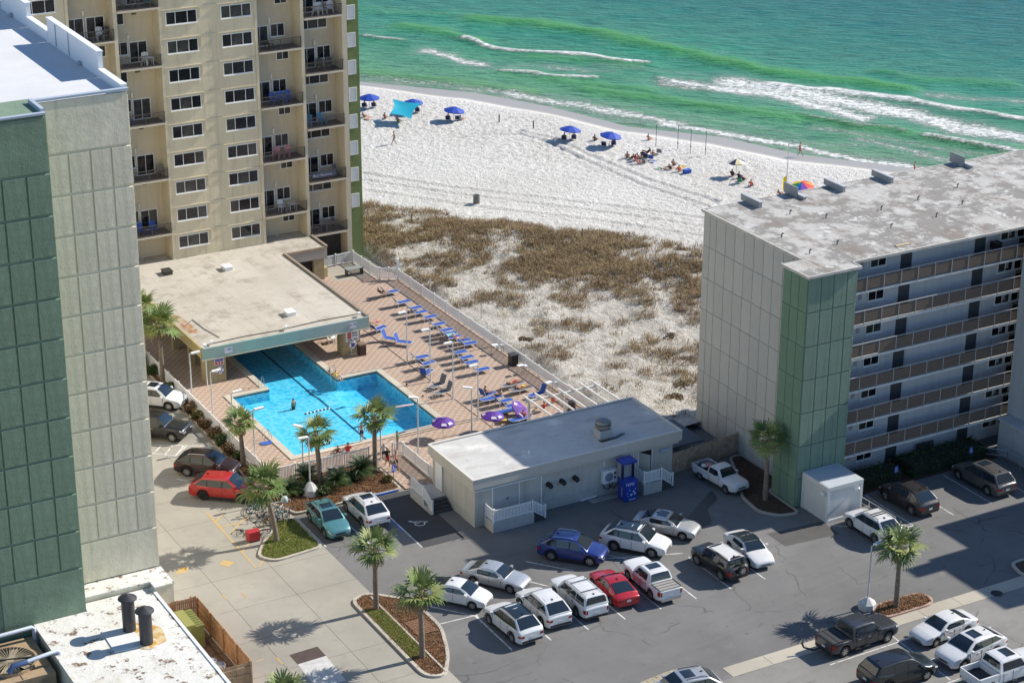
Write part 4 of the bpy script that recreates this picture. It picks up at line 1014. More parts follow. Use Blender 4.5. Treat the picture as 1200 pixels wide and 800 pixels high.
s = MB(); s.box(SX0-.03, SY0-.03, SZ+.101, SX1+.03, SY0+.18, SZ+.14); s.box(SX0-.03, SY0+.185, SZ+.101, SX0+.18, SY1, SZ+.14); s.box(SX1-.18, SY0+.185, SZ+.101, SX1+.03, SY1, SZ+.14); s.box(SX0+.185, SY1-.18, SZ+.101, SX1-.185, SY1+.03, SZ+.14)
s.build('coping', mat('coping_pale', (.6, .57, .52), .5), sb)
s = MB(); s.quad((SX0+.15, SY0+.15, SZ+.03), (SX1-.15, SY0+.15, SZ+.03), (SX1-.15, SY1-.15, SZ+.03), (SX0+.15, SY1-.15, SZ+.03)); s.build('roof', snack_roof, sb)
s = MB(); s.box(SX0+.2, SY0+.02, SZ-.9, 70.0, SY0+.3, SZ-.82); s.build('gutter', white_paint, sb)
s = MB()
for x in (66.3, 68.55, 70.45): s.box(x, SY0+.22, 0 if x > 70 else 1.0, x+.09, SY0+.29, SZ-.8)
s.build('door_trim', white_paint, sb)
s = MB(); s.box(66.4, SY0+.25, .95, 68.5, SY0+.28, SZ-.95); s.build('door', mat('door_grey', (.4, .41, .4), .6), sb)
s = MB(); s.box(67.55, SY0+.2, 1.75, 67.7, SY0+.249, 1.85); s.build('door_handle', dark_metal, sb)
for x in (71.1, 72.25, 73.4):
    s = MB(); s.tube([(x, SY0+.3, 2.1), (x, SY0+.0, 2.12), (x+.05, SY0-.2, 1.98)], [.2, .2, .17], 12); s.build('wall_vent', black, sb, smooth=40)
s = MB()
for k in range(9): s.box(70.75, SY0+.24, .85+.1*k, 71.45, SY0+.27, .92+.1*k)
s.build('louvre', mat('louvre_grey', (.5, .5, .47), .6), sb)
for x, z in ((69.9, 3.0), (76.4, 3.1)):
    s = MB(); s.box(x, SY0+.18, z, x+.42, SY0+.295, z+.1); s.build('eave_lamp', white_paint, sb)
s = MB(); s.box(79.0, SY0+.24, .9, 79.1, SY0+.3, 3.0); s.box(80.25, SY0+.24, .9, 80.35, SY0+.3, 3.0); s.box(79.1, SY0+.24, 2.9, 80.25, SY0+.3, 3.0); s.build('door_frame', white_paint, sb)
s = MB(); s.box(79.1, SY0+.27, .9, 80.25, SY0+.29, 2.9); s.build('open_doorway', mat('dark_recess3', (.012, .012, .013), .9), sb)
s = MB(); a = (79.12, SY0+.24); b = (79.62, SY0-.55); s.bar((a[0], a[1], 1.9), (b[0], b[1], 1.9), .05, 1.95); s.build('door_leaf', mat('door_leaf', (.42, .42, .38), .6), sb)
s = MB(); s.box(81.0, SY0+.2, 2.45, 82.0, SY0+.29, 2.7); s.build('wall_light', mat('light_housing', (.35, .42, .5), .4), sb)
MB().box(75.95, SY0+.23, 2.45, 76.05, SY0+.29, 3.0).build('conduit', white_paint, sb)
for x in (78.6, 78.4): MB().tube([(x, SY0+.26, .2), (x, SY0+.26, 3.0)], .045, 6).build('conduit', white_paint, sb)
MB().tube([(74.0, SY0+.24, .05), (75.3, SY0+.2, .12), (75.3, SY0+.2, .7)], .06, 6).build('conduit', white_paint, sb)
s = MB()
for dx in (0, .5): s.tube([(75.9+dx, SY0+.22, 1.15), (75.95+dx, SY0+.1, .7), (76.3+dx, SY0+.1, .5), (76.7+dx, SY0+.15, .75), (76.75+dx, SY0+.2, 1.4)], .035, 5)
s.build('hose', black, sb)
s = MB(); s.box(74.5, SY0-.6, .02, 78.0, SY0+.1, .05); s.build('service_pad', mat('pad', (.3, .28, .25), .9, var=.2, vs=2), sb)
t = thing('air_conditioner', 'white wall mounted air conditioner beside the blue vending machine', 'air conditioner', (76.3, SY0, 1.2))
s = MB(); s.box(75.7, SY0-.15, 1.15, 76.95, SY0+.24, 2.2); s.build('case', white_vinyl, t)
s = MB(); s.lathe([(.36, -.17), (.34, -.19), (.02, -.19)], 18, (76.2, SY0, 1.66), 'y'); s.build('fan_grille', mat('fan_grille', (.2, .24, .3), .5), t)
s = MB(); s.box(76.65, SY0-.17, 1.8, 76.8, SY0-.151, 2.0); s.box(76.65, SY0-.17, 1.45, 76.8, SY0-.151, 1.65); s.build('badge', dark_metal, t)
t = thing('roof_fan', 'round dark extractor fan on the shaded flat roof', 'extractor fan', (77.0, 122.2, SZ))
s = MB(); s.box(76.45, 121.7, SZ+.03, 77.5, 122.75, SZ+.75); s.build('kerb_box', grey_metal, t)
s = MB(); s.lathe([(.5, .76), (.62, .85), (.62, 1.15), (.52, 1.16), (.52, 1.22), (.64, 1.24), (.6, 1.4), (.35, 1.55), (.05, 1.6)], 22, (76.98, 122.22, SZ)); s.build('hood', mat('fan_hood', (.22, .22, .21), .45, metal=.5, var=.3, vs=4), t, smooth=35)
flat('grease_stain', round_poly([(76.3, 121.3), (77.8, 121.4), (78.9, 121.9), (78.6, 122.1), (77.7, 121.75), (77.6, 122.0), (76.3, 121.9)], .2), SZ+.036, mat('grease', (.05, .045, .04), .6, var=.4, vs=3))
s = MB(); s.box(70.5, 122.2, SZ+.03, 70.62, 122.3, SZ+.3); tag(s.build('vent_stub', white_paint), 'tiny white vent stub on the flat roof near the shade edge', 'vent')
# railings of white pickets: posts, rails and pickets
def picket_run(par, a, b, h=1.05, z0=0., zb=None, post=.11, pick=.12, n=None, pm=white_vinyl, skip_last=False):
    a = Vector(a); b = Vector(b); Lr = (b-a).length; n = n or max(1, round(Lr/2.4)); zb = z0 if zb is None else zb
    for i in range(n+(0 if skip_last else 1)):
        p = a.lerp(b, i/n); z = z0+(zb-z0)*i/n; s = MB(); s.box(p.x-post/2, p.y-post/2, z, p.x+post/2, p.y+post/2, z+h+.1); s.box(p.x-post/2-.02, p.y-post/2-.02, z+h+.1, p.x+post/2+.02, p.y+post/2+.02, z+h+.14); s.build('post', pm, par)
    for i in range(n):
        p = a.lerp(b, i/n); q = a.lerp(b, (i+1)/n); d = (q-p).normalized(); p = p+d*post/2; q = q-d*post/2; za = z0+(zb-z0)*i/n; zc = z0+(zb-z0)*(i+1)/n
        s = MB(); s.bar((p.x, p.y, za+h), (q.x, q.y, zc+h), .06, .08); s.bar((p.x, p.y, za+.14), (q.x, q.y, zc+.14), .05, .07)
        k = int((q-p).length/pick)
        for j in range(1, k):
            t_ = j/k; w = p.lerp(q, t_); zz = za+(zc-za)*t_
            s.bar((w.x, w.y, zz+.17), (w.x, w.y, zz+h-.04), .07, .02, up=(-d.y, d.x, 0))
        tag(s.build('picket_panel', pm, par), kind='stuff')
# front ramp landing
t = thing('entrance_landing', 'white railed concrete landing at the corner door of the grey building', 'landing', (67, 119.5, 0))
s = MB(); s.box(65.65, 118.95, 0, 69.1, SY0+.25, .8); s.build('platform', mat('landing_grey', (.46, .45, .42), .85, var=.07, vs=1), t)
s = MB()
for k in range(4): s.box(69.1+.28*k, 119.0, 0, 69.1+.28*(k+1), SY0+.2, .62-.17*k)
s.build('steps', dark_mulch if False else mat('step_dark', (.06, .058, .056), .8), t)
picket_run(t, (65.75, 119.05), (69.0, 119.05), .95, .8, n=1); picket_run(t, (65.75, SY0+.2), (65.75, 119.11), .95, .8, n=1, skip_last=True); picket_run(t, (69.0, 119.11), (70.1, 119.05), .95, .8, .15, n=1)
t = thing('service_landing', 'white railed landing by the open door beside the vending machine', 'landing', (79.5, 119.3, 0))
s = MB(); s.box(78.65, 118.85, 0, 80.3, SY0+.25, .9); s.build('platform', MATS['landing_grey'], t)
s = MB()
for k in range(4): s.box(80.3+.28*k, 118.9, 0, 80.3+.28*(k+1), SY0+.2, .7-.17*k)
s.build('steps', MATS['step_dark'], t)
picket_run(t, (78.7, 118.93), (80.25, 118.93), .95, .9, n=1); picket_run(t, (78.7, SY0+.2), (78.7, 118.99), .95, .9, n=1, skip_last=True); picket_run(t, (80.25, 118.99), (81.3, 118.93), .95, .9, .2, n=1)
t = thing('entrance_steps', 'dark steps with white railing up to the side door by the pool gate', 'steps', (64.3, 125, 0))
s = MB(); s.box(63.0, 124.9, 0, 64.85, 127.2, .72); s.box(63.0, 123.7, 0, 63.2, 124.9, .3); s.build('platform', MATS['landing_grey'], t)
s = MB()
for k in range(4): s.box(63.25, 124.9-.3*(k+1), 0, 64.8, 124.9-.3*k, .62-.16*k)
s.build('steps', MATS['step_dark'], t)
picket_run(t, (63.1, 127.1), (63.1, 125.2), .95, .72, n=1); picket_run(t, (63.1, 125.1), (63.1, 123.7), .95, .72, .1, n=1)
s = MB(); s.box(64.78, 125.4, .75, 64.86, 126.5, 2.95); s.build('side_door', white_paint, t)
# vending machine
t = thing('vending_machine', 'bright blue drinks vending kiosk with tall canopy against the grey wall', 'vending machine', (77.3, 119.0, 0))
vb = mat('vending_blue', (.02, .05, .34), .35, var=.15, vs=2); vd_ = mat('vending_dark', (.01, .012, .05), .4)
s = MB(); s.box(76.75, 118.5, .08, 77.85, 119.5, 1.75); s.box(76.8, 118.55, .0, 77.8, 119.45, .08); s.build('cabinet', vb, t)
s = MB(); s.box(76.8, 119.2, 1.75, 77.8, 119.75, 3.0); s.build('back_panel', mat('back_grey', (.28, .3, .34), .5), t)
for x in (76.78, 77.72): 
    s = MB(); s.box(x, 118.95, 1.751, x+.1, 119.19, 3.0); s.build('canopy_post', vd_, t)
s = MB(); s.prism([(76.68, 118.75), (77.92, 118.75), (77.92, 119.8), (76.68, 119.8)], 3.0, 3.18); s.build('canopy', vb, t)
def text(name, body, size, par, loc, rot, m, ext=.002, absolute=True, align='LEFT'):
    c = bpy.data.curves.new(name, 'FONT'); c.body = body; c.size = size; c.extrude = ext; c.align_x = align
    o = bpy.data.objects.new(name, c); me = bpy.data.meshes.new_from_object(o); bpy.data.objects.remove(o); bpy.data.curves.remove(c)
    me.materials.clear(); me.materials.append(m); o = link(name, me, par)
    o.location = Vector(loc)-(rootloc(par) if (par is not None and absolute) else Vector((0, 0, 0))); o.rotation_euler = rot; return o
text('lettering', 'PEPSI', .33, t, (76.82, 118.495, 1.32), (math.pi/2, 0, 0), mat('letter_white', (.8, .8, .82), .5))
text('side_lettering', 'PEPSI', .34, t, (76.745, 118.85, .35), (math.pi/2, -math.pi/2, -math.pi/2), mat('letter_pink', (.55, .42, .55), .5))
s = MB()
for x, z, r in ((77.15, .95, .06), (77.5, .8, .09), (77.3, .55, .11), (76.95, .7, .05), (77.65, .98, .05), (77.05, .45, .05), (77.62, .6, .1)):
    s.lathe([(r, -.004), (.001, -.005)], 10, (x, 118.497, z), 'y', cap=False)
s.box(77.1, 118.49, .12, 77.7, 118.498, .2); s.build('bubble_print', mat('bubble_white', (.5, .6, .8), .4), t)
# ---- condo on the right
cd = thing('condo_block', 'grey walkway condo with stained roof and green stair tower at the right', 'building', (100, 118, 0))
CXL = 89.4; CYF = 112.7; CYW = 114.3; CYB = 127.7; CZ = 18.45; CE = 124.0
grey_panel = stucco('condo_panel', (.5, .485, .44), .12, .05, (.36, .35, .31))
condo_wall = stucco('condo_wall', (.56, .57, .59), .1, .04, (.36, .36, .36))
green_t = stucco('stair_green', (.165, .25, .175), .1, .08); green_tr = stucco('stair_green_rough', (.2, .28, .215), 1., .12, bs=2.4)
s = MB(); s.box(CXL, CYW, 0, CE, CYB, CZ-.15); s.build('wall', condo_wall, cd)
s = MB(); s.box(87.54, 111.73, 0, 92.0, 114.68, CZ-.12); s.box(CXL-.001, 114.3, 0, 92.0, 114.9, CZ-.16); s.build('stair_tower', mat('stair_groove', (.1, .15, .11), .9), cd)
condo_groove = mat('condo_groove', (.24, .23, .21), .9)
s = MB(); s.box(CXL-.01, 114.7, 0, CXL, CYB-.01, CZ-.2); s.build('end_wall', condo_groove, cd)
def panel_x(par, name, m, X, ytop, z, w, h, d=.05, g=.035):
    key = ('x', round(w, 2), round(h, 2), m.name)
    if key not in cache: cache[key] = panel_mesh(name, w-g, h-g, d, m, 'x', .015)
    inst(name, cache[key], par, (X, ytop-g/2, z+g/2))
ys = [CYB-.02]; 
for w in (.88, .88)+(1.25,)*9: ys.append(ys[-1]-w)
ys[-1] = 114.72
zc = [0]+[CZ-.15-2.665*k for k in range(6, -1, -1)]
for a, b in zip(zc[:-1], zc[1:]):
    for i in range(len(ys)-1): panel_x(cd, 'wall_panel', grey_panel, CXL-.01, ys[i], a, ys[i]-ys[i+1], b-a)
    for i in range(3): panel_x(cd, 'stair_panel', green_t, 87.54, 114.66-i*.975, a, .975, b-a)
    for i in range(4):
        xs_ = (87.55, 88.7, 89.85, 91.05, 92.0); key = ('g', i in (0, 1), round(b-a, 2), round(xs_[i+1]-xs_[i], 2))
        if key not in cache: cache[key] = panel_mesh('stair_panel', xs_[i+1]-xs_[i]-.035, b-a-.05, .06, green_tr)
        inst('stair_panel', cache[key], cd, (xs_[i]+.017, 111.73, a+.025))
croof = Nodes('condo_roof'); n = croof
col = n.mix(n.rng(n.noise(.3, 7, .75), .46, .53), (.45, .435, .405), (.245, .23, .21))
col = n.mix(n.rng(n.noise(.7, 6, .75, v=n.mapping((1, 1, 1), loc=(6, 3, 0))), .57, .62, 0, .9), col, (.58, .57, .54))
col = n.mix(n.rng(n.noise(.5, 5, .7, v=n.mapping((1, .4, 1), loc=(2, 8, 0))), .52, .7, 0, .8), col, (.2, .155, .12))
br = n.N.new('ShaderNodeTexBrick'); br.inputs['Scale'].default_value = 1; br.offset = 0; br.inputs['Brick Width'].default_value = 40; br.inputs['Row Height'].default_value = 3.1; br.inputs['Mortar Size'].default_value = .03
n.L.new(n.mapping(rot=(0, 0, math.pi/2), loc=(20, 1.2, 0)), br.inputs['Vector']); col = n.mix(n.math('MULTIPLY', br.outputs['Fac'], .75), col, (.14, .115, .095))
n.base(col, .88, .3); n.bump(n.noise(2.5, 6, .7), .3, .04)
s = MB(); s.prism([(CXL-.12, 114.82), (CXL-.12, CYB+.15), (CE, CYB+.15), (CE, CYF-.05), (92.1, CYF-.05), (92.1, 111.6), (87.42, 111.6), (87.42, 114.82)][::-1], CZ-.15, CZ+.06); s.build('roof', croof.M, cd)
s = MB(); e = .13
for x0, y0, x1, y1 in ((CXL-.2, 114.9, CXL-.05, CYB+.2), (87.36, 111.5, 92.2, 111.62), (87.36, 111.63, 87.48, 114.9), (92.21, CYF-.14, CE, CYF), (92.08, 111.63, 92.2, CYF-.15), (CXL-.04, CYB+.1, CE, CYB+.22)): s.box(x0, y0, CZ-.1, x1, y1, CZ+.1)
s.build('roof_edge', mat('roof_edge_pale', (.5, .47, .42), .7, var=.2, vs=1.5), cd)
for x, tall in ((93.3, 0), (97.6, 1), (101.5, 0), (106.4, 0), (114.8, 1)):
    s = MB(); s.prism([(x, 125.9), (x+.28, 125.9), (x+.28, 128.4), (x, 128.4)], CZ+.061, CZ+(.55 if not tall else .3)); 
    if tall: s.prism([(x-.1, 126.6), (x-.003, 126.6), (x-.003, 128.4), (x-.1, 128.4)], CZ+.061, CZ+.9)
    s.build('divider_wall', mat('divider_blue_grey', (.3, .31, .32), .7), cd)
    s = MB(); s.box(x-.001, 125.8, CZ+(.551 if not tall else .301), x+.34, 128.45, CZ+(.6 if not tall else .35)); s.build('divider_cap', mat('divider_cap', (.45, .46, .47), .6), cd)
for x, y in ((90.8, 119.5), (93.5, 116.2), (96.5, 121.5), (99.5, 117.3), (101.5, 121.0), (104.2, 117.6), (105.6, 121.5), (110.5, 122.5), (90.5, 115.6), (108, 119), (94.6, 123.6)):
    s = MB(); s.tube([(x, y, CZ+.05), (x, y, CZ+.3), (x+.16, y+.05, CZ+.36)], .06, 7); s.build('roof_vent', black, cd)
s = MB(); s.box(97.1, 113.6, CZ+.07, 98.4, 113.9, CZ+.13); s.build('roof_debris', mat('debris_tan', (.45, .36, .24), .9), cd)
# walkways: slab, posts, mesh rail panels, doors, windows
slab_w = mat('walkway_edge', (.62, .62, .6), .6, var=.05, vs=2)
mesh_brown = mat('mesh_panel', (.14, .105, .08), .85, var=.35, vs=14, bump=.6, bs=30, bd=.02)
post_m = mat('rail_post', (.42, .42, .42), .5)
pw = 1.62
pm_ = MB().box(.03, -.015, .0, pw-.03, .015, .85).mesh('rail_panel', mesh_brown)
po_ = MB().box(-.025, -.03, -.12, .025, .03, 1.1).mesh('rail_post', post_m)
dm_ = MB().box(0, -.012, 0, 1.08, 0, 2.15).mesh('door', mat('door_dark', (.05, .055, .062), .6))
sd_m = MB().box(0, -.02, 0, 1.5, 0, 2.2).mesh('glass_door', window_glass)
WM['condo'] = window_meshes('window', 1.55, 1.1, (1, 1))
vent2 = MB().box(0, -.04, 0, .3, 0, .6).mesh('meter_box', mat('meter_grey', (.3, .32, .35), .6))
bulk = MB().lathe([(.07, -.1), (.09, -.05), (.05, 0)], 8, axis='y').mesh('bulkhead_lamp', white_paint)
for k in range(7):
    z = 2.4+2.675*k if k < 6 else None
    f0 = -.1 if k == 0 else 2.4+2.675*(k-1)+.12
    if z is not None:
        s = MB(); s.box(92.02, CYF, z, CE, CYW-.005, z+.16); s.build('walkway', slab_w, cd)
        s = MB(); s.box(92.05, CYF-.03, z+1.26, CE, CYF+.03, z+1.31); s.build('handrail', post_m, cd)
        for i in range(20):
            x = 92.1+pw*i
            if x > CE-.1: break
            inst('rail_post', po_, cd, (x, CYF-.005, z+.2))
            if x+pw < CE: inst('rail_panel', pm_, cd, (x, CYF, z+.3))
        s = MB()
        for x in (93.0, 96.2, 99.5, 103, 106, 109): s.box(x, CYF+.2, z-.08, x+.12, CYF+.32, z-.001)
        s.build('soffit_lamp', white_paint, cd)
    for x0 in (0, 14.4):
        if x0 and k == 0 and False: continue
        if 95.2+x0 < CE-2: window(cd, 'condo', 95.2+x0, CYW, f0+1.05)
        inst('door', dm_, cd, (98.15+x0, CYW, f0)); 
        if 106+x0 < CE-2:
            inst('door', dm_, cd, (105.4+x0, CYW, f0)); window(cd, 'condo', 107.95+x0, CYW, f0+1.05); inst('glass_door', sd_m, cd, (109.95+x0, CYW, f0))
        inst('meter_box', vent2, cd, (94.35+x0, CYW, f0+1.3))
s = MB(); s.box(106.6, CYF+.6, CZ-1.75, 107.3, CYF+1.2, CZ-1.2); s.build('wall_speaker', black, cd)
# stair wing, low wing, and an added unseen wing casting the long shade
wg = thing('stair_wing', 'pale stair tower and low white wing at the right edge of the condo', 'building', (110, 110, 0))
wing_m = stucco('wing_wall', (.5, .5, .49), .1, .04)
s = MB(); s.box(108.6, 108.35, 0, 114.5, 112.3, 20.2); s.build('wall', wing_m, wg)
s = MB(); s.box(107.4, 104.5, 0, 108.59, 111.75, 2.85); s.build('low_wall', wing_m, wg)
s = MB(); s.box(107.3, 104.4, 2.851, 108.59, 111.85, 3.0); s.build('low_roof', mat('wing_roof', (.5, .5, .5), .8, var=.1), wg)
s = MB(); s.box(107.37, 107.6, .1, 107.4, 109.9, 2.4); s.build('door', mat('wing_door', (.46, .46, .46), .6), wg)
w2 = thing('added_shade_wing', 'unseen condo wing added beyond the right edge to shade the lot', 'building', (125, 98, 0))  # unseen wing, added and sized to throw the long shade on the lot
s = MB(); s.box(119.9, 98.7, 0, 136, 102.6, 18.4); s.box(119.6, 90.5, 0, 136, 98.69, 20.9); s.build('wall', condo_wall, w2)
s = MB(); s.box(118.2, 96.9, 20.91, 121, 98.3, 21.6); s.build('added_roof_unit', wing_m, w2)
WM['wing'] = window_meshes('window', 1.5, 1.2, (1, 1))
for k in range(7):
    for x in (122, 126, 130): window(w2, 'wing', x, 90.5, 1.0+2.67*k)
# utility shed against the green tower
sh = thing('utility_shed', 'white metal shed with flat blue grey roof against the green tower', 'shed', (89.5, 109.7, 0))
shed_m = mat('shed_metal', (.56, .56, .54), .5, var=.04, vs=1); 
s = MB(); s.box(88.06, 108.5, .0, 91.2, 111.55, 2.6); s.build('panel', shed_m, sh)
s = MB()
for x, y in ((88.0, 108.44), (91.05, 108.44), (88.0, 111.4)): s.box(x, y, 0, x+.2, y+.2, 2.6)
s.box(88.0, 108.43, 2.601, 91.26, 111.6, 2.9); s.build('frame', mat('shed_frame', (.62, .62, .6), .5), sh)
s = MB(); s.box(88.08, 108.5, 2.901, 91.2, 111.5, 2.92); s.build('roof', mat('shed_roof', (.42, .46, .5), .6, var=.06), sh)
s = MB(); s.box(88.2, 108.45, .02, 91.0, 108.499, .2); s.build('sill', white_paint, sh)
for (x, y, rz, lab) in ((90.6, 108.46, 0, 'white twin flood lamp on the front of the shed'), (87.98, 108.9, -math.pi/2, 'white twin flood lamp on the side of the shed')):
    t = thing('flood_lamp', lab, 'flood lamp', (x, y, 2.25), rz, 'twin flood lamps on the shed')
    s = MB(); s.box(-.14, -.06, -.08, .14, 0, .05); s.build('base', white_paint, t, absolute=False)
    for q in (-.13, .13):
        s = MB(); s.tube([(q*.5, -.06, .03), (q, -.24, .12)], [.05, .1], 8); s.build('lamp_head', white_paint, t, absolute=False)
# wooden fences
board = mat('weathered_board', (.3, .22, .15), .9, var=.3, vs=2.5, stretch=(1, 1, .2)); new_board = mat('cedar_board', (.5, .27, .14), .8, var=.35, vs=3, stretch=(1, 1, .15))
def board_fence(t, a, b, h, m, bw=.14, inner=True):
    a = Vector((a[0], a[1], 0)); b = Vector((b[0], b[1], 0)); L_ = (b-a).length; d = (b-a)/L_; n_ = Vector((-d.y, d.x, 0)); k = int(L_/bw)
    s = MB()
    for i in range(k):
        p = a+d*(bw*i+.006); q = a+d*(bw*(i+1)-.012); hh = h-.05+.07*random.random(); o = n_*(.012*random.random())
        m0, m1 = (p+q)/2+o, 0
        s.bar((m0.x, m0.y, .02), (m0.x, m0.y, hh), bw-.02, .025, up=(n_.x, n_.y, 0))
    tag(s.build('board_panel', m, t), kind='stuff')
    s = MB()
    for z in (.35, h*.55, h-.3): s.bar((a.x+n_.x*.05, a.y+n_.y*.05, z), (b.x+n_.x*.05, b.y+n_.y*.05, z), .05, .09)
    s.build('rail', m, t)
    for i in range(int(L_/2.3)+1):
        p = a+d*min(L_, i*2.3)+n_*.09; s = MB(); s.box(p.x-.05, p.y-.05, 0, p.x+.05, p.y+.05, h+.05); s.build('post', m, t)
t = thing('plank_fence', 'brown cedar plank enclosure around the olive generator', 'fence', (42, 113, 0))
board_fence(t, (42.1, 108.1), (42.1, 117.5), 1.85, new_board); board_fence(t, (39.4, 117.55), (42.15, 117.55), 1.85, new_board); board_fence(t, (42.0, 108.0), (39.4, 108.0), 1.85, board)
t = thing('plank_fence', 'weathered grey plank fence between grey building and condo', 'fence', (86, 121, 0))
board_fence(t, (82.3, 120.9), (89.35, 121.6), 1.8, mat('grey_board', (.4, .31, .23), .9, var=.3, vs=2.5))
s = MB(); s.box(82.5, 122.0, 0, 89.3, 122.2, 1.2); s.box(83.2, 124.2, 0, 84.6, 126.6, 1.7); s.build('store_box', mat('dark_store', (.06, .07, .09), .7), t)
s = MB(); s.box(83.0, 122.3, 1.4, 86.5, 126.8, 1.5); tag(s.build('lean_to_roof', mat('lean_roof', (.09, .1, .12), .7)), 'dark lean-to roof behind the weathered plank fence', 'lean-to')
flat('enclosure_floor', [(39.3, 108.1), (42, 108.1), (42, 117.5), (39.3, 117.5)], .01, mat('enclosure_dirt', (.16, .09, .05), .95, var=.4, vs=3))
t = thing('generator', 'olive green generator cabinet inside the cedar plank fence', 'generator', (40.6, 115, 0))
olive = mat('olive_steel', (.2, .2, .055), .5, var=.1, vs=2)
s = MB(); s.box(40.3, 113.9, .1, 41.2, 116.3, 1.75); s.build('cabinet', olive, t)
s = MB(); s.prism([(40.0, 113.95), (40.6, 113.9), (40.6, 116.2), (40.0, 116.2)], 1.5, 1.9); s.build('hood', mat('olive_light', (.3, .29, .085), .5), t)
s = MB(); s.box(39.5, 114.4, .1, 40.29, 115.9, 1.1); s.build('radiator_box', olive, t)
s = MB(); s.box(39.6, 114.6, 1.101, 40.1, 115.3, 1.16); s.build('hatch', mat('hatch_grey', (.35, .4, .38), .5), t)
s = MB()
for k in range(7): s.box(40.65, 114.1+.3*k, 1.751, 41.15, 114.25+.3*k, 1.79)
s.build('vent_fins', olive, t)
for k, (x, y, lab) in enumerate(((40.6, 111.1, 'white barrel with dark end nearer the generator'), (40.9, 110.4, 'white barrel nearer the front of the plank fence'))):
    t = thing('barrel', lab, 'barrel', (x, y, 0), group='white barrels in the plank enclosure')
    s = MB(); s.lathe([(.28, 0), (.32, .1), (.32, .6), (.28, .7)], 14, (x, y, .05)); s.build('drum', white_vinyl, t, smooth=40)
    s = MB(); s.lathe([(.27, .701), (.1, .76), (.02, .77)], 14, (x, y, .05)); s.build('lid', mat('lid_grey', (.3, .3, .33), .5), t)

# ---- pool fences
pf = thing('picket_fence', 'white picket fence between the pool deck and the dunes', 'fence', (83, 150, 0))
picket_run(pf, (83.0, 127.6), (83.0, 169.2), 1.02, .03, n=17)
pf = thing('picket_fence', 'white picket fence along the driveway side of the pool', 'fence', (54.5, 150, 0))
picket_run(pf, (54.5, 134.5), (54.5, 170), 1.15, .05, n=15)
pf = thing('picket_fence', 'white picket fence above the planting bed at the front of the pool', 'fence', (60, 134.4, 0))
picket_run(pf, (54.6, 134.3), (62.9, 134.25), 1.15, .05, n=4)
pf = thing('picket_fence', 'white picket fence beside the paved ramp to the car park', 'fence', (65.8, 131, 0))
picket_run(pf, (65.75, 133.8), (65.75, 127.4), 1.05, .05, n=3); picket_run(pf, (65.75, 134.0), (65.0, 134.3), 1.05, .05, n=1)
s = MB(); s.box(65.7, 127.35, 0, 65.85, 133.8, .12); s.build('kerb', kerb_concrete, pf)
pf = thing('picket_fence', 'white picket fence enclosing the small terrace by the hotel tower', 'fence', (80, 174, 0))
picket_run(pf, (77.4, 175.6), (81.2, 175.9), 1.1, .05, n=2); picket_run(pf, (81.25, 175.8), (81.3, 170.4), 1.1, .05, n=3)
t = thing('pool_gate', 'white picket gate at the dune end of the pool deck', 'gate', (82, 170, 0))
picket_run(t, (81.4, 170.2), (82.9, 169.4), 1.15, .05, n=2)
s = MB(); s.box(82.85, 169.25, 0, 83.05, 169.45, 2.2); s.build('gate_post', white_vinyl, t)
# pergola
t = thing('pergola', 'white timber pergola behind the shaded flat roof', 'pergola', (80, 131, 0))
pgm = mat('pergola_white', (.72, .71, .68), .6)
for x, y in ((77.0, 133.6), (80.3, 133.4), (83.3, 133.5), (77.0, 129.2), (83.3, 129.2)):
    s = MB(); s.box(x-.09, y-.09, 0, x+.09, y+.09, 2.4); s.build('post', pgm, t)
for y in (133.5, 129.2):
    s = MB(); s.box(76.6, y-.06, 2.4, 83.8, y+.06, 2.58); s.build('beam', pgm, t)
for i in range(7):
    x = 76.9+i*1.07; s = MB(); s.box(x-.05, 128.2, 2.585, x+.05, 134.3, 2.74); s.build('rafter', pgm, t)
# ================================================================ VEHICLES
def paint_mat(name, c, metal=.25, rough=.32):
    return mat('paint_'+name, c, rough, metal=metal, coat=.8, var=.03, vs=1.5)
PW = paint_mat('white', (.64, .64, .64), .0, .3); PSIL = paint_mat('silver', (.5, .51, .52), .55); PBLK = paint_mat('black', (.012, .012, .014), .1)
PRED = paint_mat('red', (.42, .018, .015), .2); PRED2 = paint_mat('crimson', (.4, .012, .02), .15); PBLU = paint_mat('blue', (.018, .04, .2), .4); PTEAL = paint_mat('teal', (.1, .27, .28), .4)
PMAR = paint_mat('maroon', (.03, .012, .013), .3); PGRY = paint_mat('graphite', (.05, .054, .062), .35); PTAU = paint_mat('taupe', (.13, .122, .118), .4); PBRN = paint_mat('bronze', (.032, .03, .031), .3)
PNAVY = paint_mat('dark_green', (.012, .02, .022), .3)
def wheel_mesh(r, w, rim):
    t = MB(); pr = [(r*.62, -w/2), (r*.92, -w/2), (r, -w*.32), (r, w*.32), (r*.92, w/2), (r*.62, w/2)]
    t.lathe(pr, 20, axis='y', cap=False); t.lathe([(r*.62, -w*.1), (.001, -w*.1)], 20, axis='y', cap=False); t.lathe([(r*.62, w*.1), (.001, w*.1)], 20, axis='y', cap=False)
    tm = t.mesh('tyre', rubber, smooth=35)
    s = MB()
    for sg in (-1, 1):
        y = sg*w*.42
        for k in range(20):
            a, b = 2*math.pi*k/20, 2*math.pi*(k+1)/20
            q = [(rr*math.cos(t_), y, rr*math.sin(t_)) for rr, t_ in ((r*.54, a), (r*.66, a), (r*.66, b), (r*.54, b))]
            s.quad(*q)
        for k in range(6):
            a = k*math.pi/3; s.bar((0, y, 0), (r*.58*math.cos(a), y, r*.58*math.sin(a)), .085*r/.34, .03, up=(0, 1, 0))
        s.lathe([(r*.16, y+sg*.012), (.001, y+sg*.014)], 10, axis='y', cap=False)
    return tm, s.mesh('rim', rim)
WHEELS = {}
